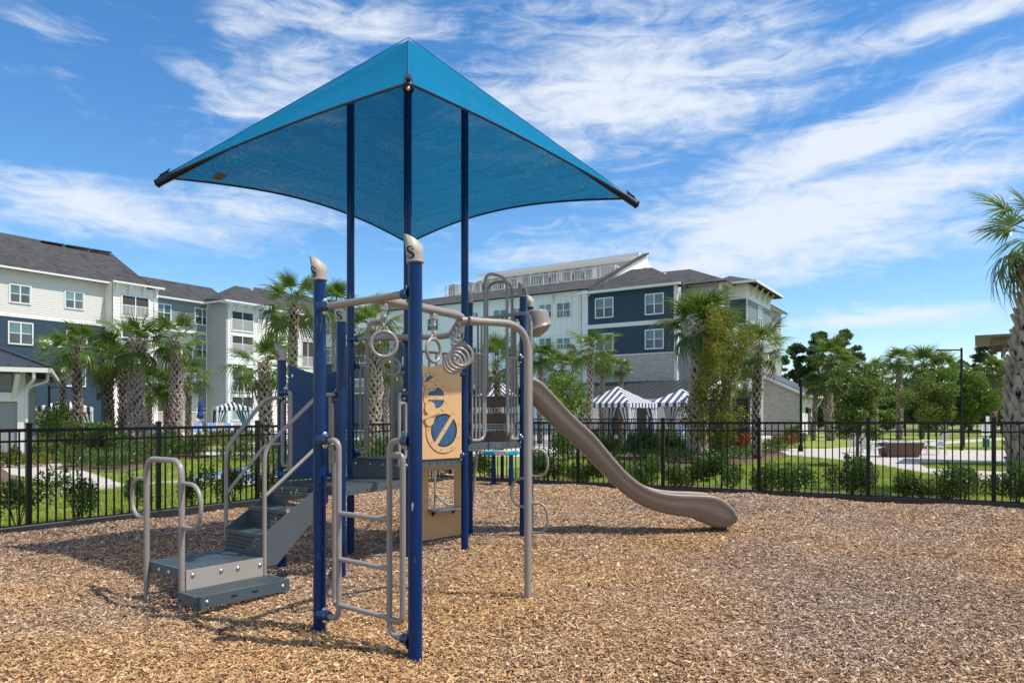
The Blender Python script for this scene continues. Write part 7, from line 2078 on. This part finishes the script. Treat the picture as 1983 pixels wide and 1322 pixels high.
# stray pale stone
mb = MB(); mb.lathe((0, 0, 0), [(.0, 0), (.022, .004), (.026, .02), (.015, .045), (0, .05)], 7)
tag(link("stone", mb.mesh("stone", M_STONE), None, gd(741, 1262)), "small pale stone lying on the wood chips left of the near post", "stone")
# ------------------------------------------------------------------ loose wood chips and grass (nobody could count them)
def chip_obj(i, g):
    L_, w, th = .5, .065 + .075 * g.random(), .035; k = 3; mb = MB(); rings = []
    bend = g.normal() * .10; tw = g.normal() * .5
    for j in range(k + 1):
        s = j / k; x = -L_ + 2 * L_ * s; ww = w * (.55 + .9 * math.sin(math.pi * (.18 + .64 * s)) * (.8 + .4 * g.random())); z = bend * (2 * s - 1) ** 2; a = tw * (s - .5)
        c, s_ = math.cos(a), math.sin(a)
        rings.append([V(x, y * c - zz_ * s_, z + y * s_ + zz_ * c) for (y, zz_) in ((-ww, -th), (ww, -th), (ww * .8, th), (-ww * .8, th))])
    vs = sum(rings, []); fs = [(a * 4 + b, a * 4 + (b + 1) % 4, a * 4 + 4 + (b + 1) % 4, a * 4 + 4 + b) for a in range(k) for b in range(4)] + [(3, 2, 1, 0), (k * 4, k * 4 + 1, k * 4 + 2, k * 4 + 3)]
    mb.add(vs, fs); o = bpy.data.objects.new("wood_chip", mb.mesh("wood_chip", MATS["wood_chip"])); return o

def scatter(name, pts, rot, scl, attrs, protos, mater):
    """points with attributes -> geometry nodes 'instance on points'"""
    col = bpy.data.collections.new(name + "_pieces")
    for o in protos: col.objects.link(o)
    me = bpy.data.meshes.new(name); n = len(pts)
    me.vertices.add(n); me.vertices.foreach_set('co', np.asarray(pts, np.float32).ravel())
    a = me.attributes.new("rot", 'FLOAT_VECTOR', 'POINT'); a.data.foreach_set('vector', np.asarray(rot, np.float32).ravel())
    a = me.attributes.new("scl", 'FLOAT_VECTOR', 'POINT'); a.data.foreach_set('vector', np.asarray(scl, np.float32).ravel())
    for k, v in attrs.items(): a = me.attributes.new(k, 'FLOAT', 'POINT'); a.data.foreach_set('value', np.asarray(v, np.float32))
    me.materials.append(mater); me.update()
    ob = link(name, me); stuff(ob)
    ng = bpy.data.node_groups.new(name + "_scatter", 'GeometryNodeTree')
    ng.interface.new_socket("Geometry", in_out='INPUT', socket_type='NodeSocketGeometry'); ng.interface.new_socket("Geometry", in_out='OUTPUT', socket_type='NodeSocketGeometry')
    N, L = ng.nodes.new, ng.links.new
    gi, go = N("NodeGroupInput"), N("NodeGroupOutput"); iop = N("GeometryNodeInstanceOnPoints"); ci = N("GeometryNodeCollectionInfo")
    ci.inputs['Collection'].default_value = col; ci.inputs['Separate Children'].default_value = True; ci.inputs['Reset Children'].default_value = True
    ra = N("GeometryNodeInputNamedAttribute"); ra.data_type = 'FLOAT_VECTOR'; ra.inputs['Name'].default_value = "rot"
    sa = N("GeometryNodeInputNamedAttribute"); sa.data_type = 'FLOAT_VECTOR'; sa.inputs['Name'].default_value = "scl"
    m2p = N("GeometryNodeMeshToPoints"); L(gi.outputs[0], m2p.inputs[0])
    L(m2p.outputs[0], iop.inputs['Points']); L(ci.outputs[0], iop.inputs['Instance']); iop.inputs['Pick Instance'].default_value = True
    e2r = N("FunctionNodeEulerToRotation"); L(ra.outputs[0], e2r.inputs[0]); L(e2r.outputs[0], iop.inputs['Rotation']); L(sa.outputs[0], iop.inputs['Scale']); L(iop.outputs[0], go.inputs[0])
    md = ob.modifiers.new("scatter", 'NODES'); md.node_group = ng
    return ob

g = np.random.default_rng(101)
def sample(dens, x0, x1, y0, y1):
    n = int((x1 - x0) * (y1 - y0) * dens); return np.stack([x0 + (x1 - x0) * g.random(n), y0 + (y1 - y0) * g.random(n)], 1)
def np_in_play(p, m):
    r = p - np.array([K0.x, K0.y]); nl = np.array([-FL.y, FL.x]); nl = nl if nl @ np.array([3 - K0.x, 3 - K0.y]) > 0 else -nl
    nr = np.array([-FR.y, FR.x]); nr = nr if nr @ np.array([-K0.x, 3 - K0.y]) > 0 else -nr
    return (r @ nl > m) & (r @ nr > m)
def nz(x, y, s, ph): return .5 + .25 * (np.sin(x * s + ph) * np.cos(y * s * .83 - ph * 1.3) + np.sin((x + y) * s * .61 + 2 * ph) * np.cos((x - 1.7 * y) * s * .47 + ph))
ps = []
for (y0, y1, dens) in ((2.4, 5.0, 9000), (5.0, 7.0, 7200), (7.0, 10., 4200), (10., 17.4, 2000)):
    p = sample(dens, -.75 * y1 - 2.3, .75 * y1 + 2.3, y0, y1); e_ = np.abs(p[:, 0]) - .735 * p[:, 1]; ps.append(p[(e_ < .45) | ((e_ < 2.2) & (g.random(len(p)) < .6))])
p = np.concatenate(ps); p = p[np_in_play(p, .10)]
x, y = p[:, 0], p[:, 1]; n = len(p)
h = (.028 * np.sin(1.3 * x + .4 * y) * np.cos(.9 * y - .5 * x) + .018 * np.sin(2.9 * x + 1.1) * np.sin(2.3 * y + .7) + .010 * np.sin(6.1 * x - 3.3 * y) * np.cos(4.7 * y + x))
lift = .002 + .024 * g.random(n) ** 1.3
pts = np.stack([x, y, h + lift], 1)
rot = np.stack([g.normal(size=n) * .5, g.normal(size=n) * .30, g.random(n) * 6.28], 1)
L_ = (.013 + .034 * g.random(n) ** 1.5) * (1 + .10 * np.clip(y - 7, 0, 8)); L_[g.random(n) < .010] *= 1.9
scl = np.stack([L_ * 1.0, L_ * (.62 + .55 * g.random(n)), L_ * (.6 + .5 * g.random(n))], 1)
# fresh golden chips turned up round the structure and in patches, weathered grey elsewhere; greyer and darker by the left fence
def blob(cx, cy, rx, ry): return np.exp(-((x - cx) / rx) ** 2 - ((y - cy) / ry) ** 2)
w = .48 + .75 * (nz(x, y, 1.25, .7) - .5) + .6 * (nz(x, y, 3.1, 2.1) - .5)
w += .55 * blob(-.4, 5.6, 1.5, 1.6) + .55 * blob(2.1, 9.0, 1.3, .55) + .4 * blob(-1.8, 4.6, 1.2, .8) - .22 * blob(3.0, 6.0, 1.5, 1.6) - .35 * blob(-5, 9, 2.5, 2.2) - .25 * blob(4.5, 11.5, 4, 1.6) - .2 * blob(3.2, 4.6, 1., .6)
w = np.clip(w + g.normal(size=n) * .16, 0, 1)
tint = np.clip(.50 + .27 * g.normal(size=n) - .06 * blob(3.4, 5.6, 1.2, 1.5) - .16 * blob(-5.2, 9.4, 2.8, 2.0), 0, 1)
gp_ = np.random.default_rng(5)
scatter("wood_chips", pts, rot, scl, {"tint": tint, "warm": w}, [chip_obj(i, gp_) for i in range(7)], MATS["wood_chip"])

# grass tufts on the nearer lawns
def tuft(i, g2):
    mb = MB()
    for b in range(15):
        q = g2.random() * 6.28; r = .075 * g2.random() ** .5; c = V(math.cos(q) * r, math.sin(q) * r, 0); a = g2.random() * 6.28; d = V(math.cos(a), math.sin(a), 0); hgt_ = .035 + .035 * g2.random(); s = V(-d.y, d.x, 0) * .0038
        mb.add([c - s, c + s, c + d * hgt_ * .35 + s * .7 + V(0, 0, hgt_ * .65), c + d * hgt_ * .35 - s * .7 + V(0, 0, hgt_ * .65), c + d * hgt_ * .85 + V(0, 0, hgt_)], [(0, 1, 2, 3), (3, 2, 4)])
    return bpy.data.objects.new("grass_tuft", mb.mesh("grass_tuft", M_BLADE))
def inside(p, poly):
    x, y = p[:, 0], p[:, 1]; r = np.zeros(len(p), bool); j = len(poly) - 1
    for i in range(len(poly)):
        xi, yi = poly[i]; xj, yj = poly[j]; r ^= ((yi > y) != (yj > y)) & (x < (xj - xi) * (y - yi) / (yj - yi + 1e-12) + xi); j = i
    return r
p = np.concatenate([sample(70, -16, -1, 9, 17), sample(60, 0, 18, 11, 22), sample(26, -22, -1, 17, 26), sample(22, 2, 30, 22, 36)])
p = p[~np_in_play(p, -.35)]
p = p[np.abs(p[:, 0]) < .78 * p[:, 1] + 1]
off = np.array([nb.x, nb.y]); rr = (p - np.array([K0.x, K0.y])); p = p[~((rr @ off > 0) & (rr @ off < 1.3) & (rr @ np.array([FR.x, FR.y]) > -.3))]
for poly in PATHS: p = p[~inside(p, poly)]
n = len(p); pts = np.stack([p[:, 0], p[:, 1], np.full(n, -.052)], 1)
sc = (.8 + .7 * g.random(n)) * (1 + .02 * np.clip(p[:, 1] - 12, 0, 20)); scl = np.stack([sc * 1.15, sc * 1.15, sc * .9], 1)
rot = np.stack([g.normal(size=n) * .05, g.normal(size=n) * .05, g.random(n) * 6.28], 1)
scatter("grass", pts, rot, scl, {"tint": g.random(n)}, [tuft(i, gp_) for i in range(5)], M_BLADE)
print("chips", len(ps and x), "grass", n, "objects", len(scene.objects))
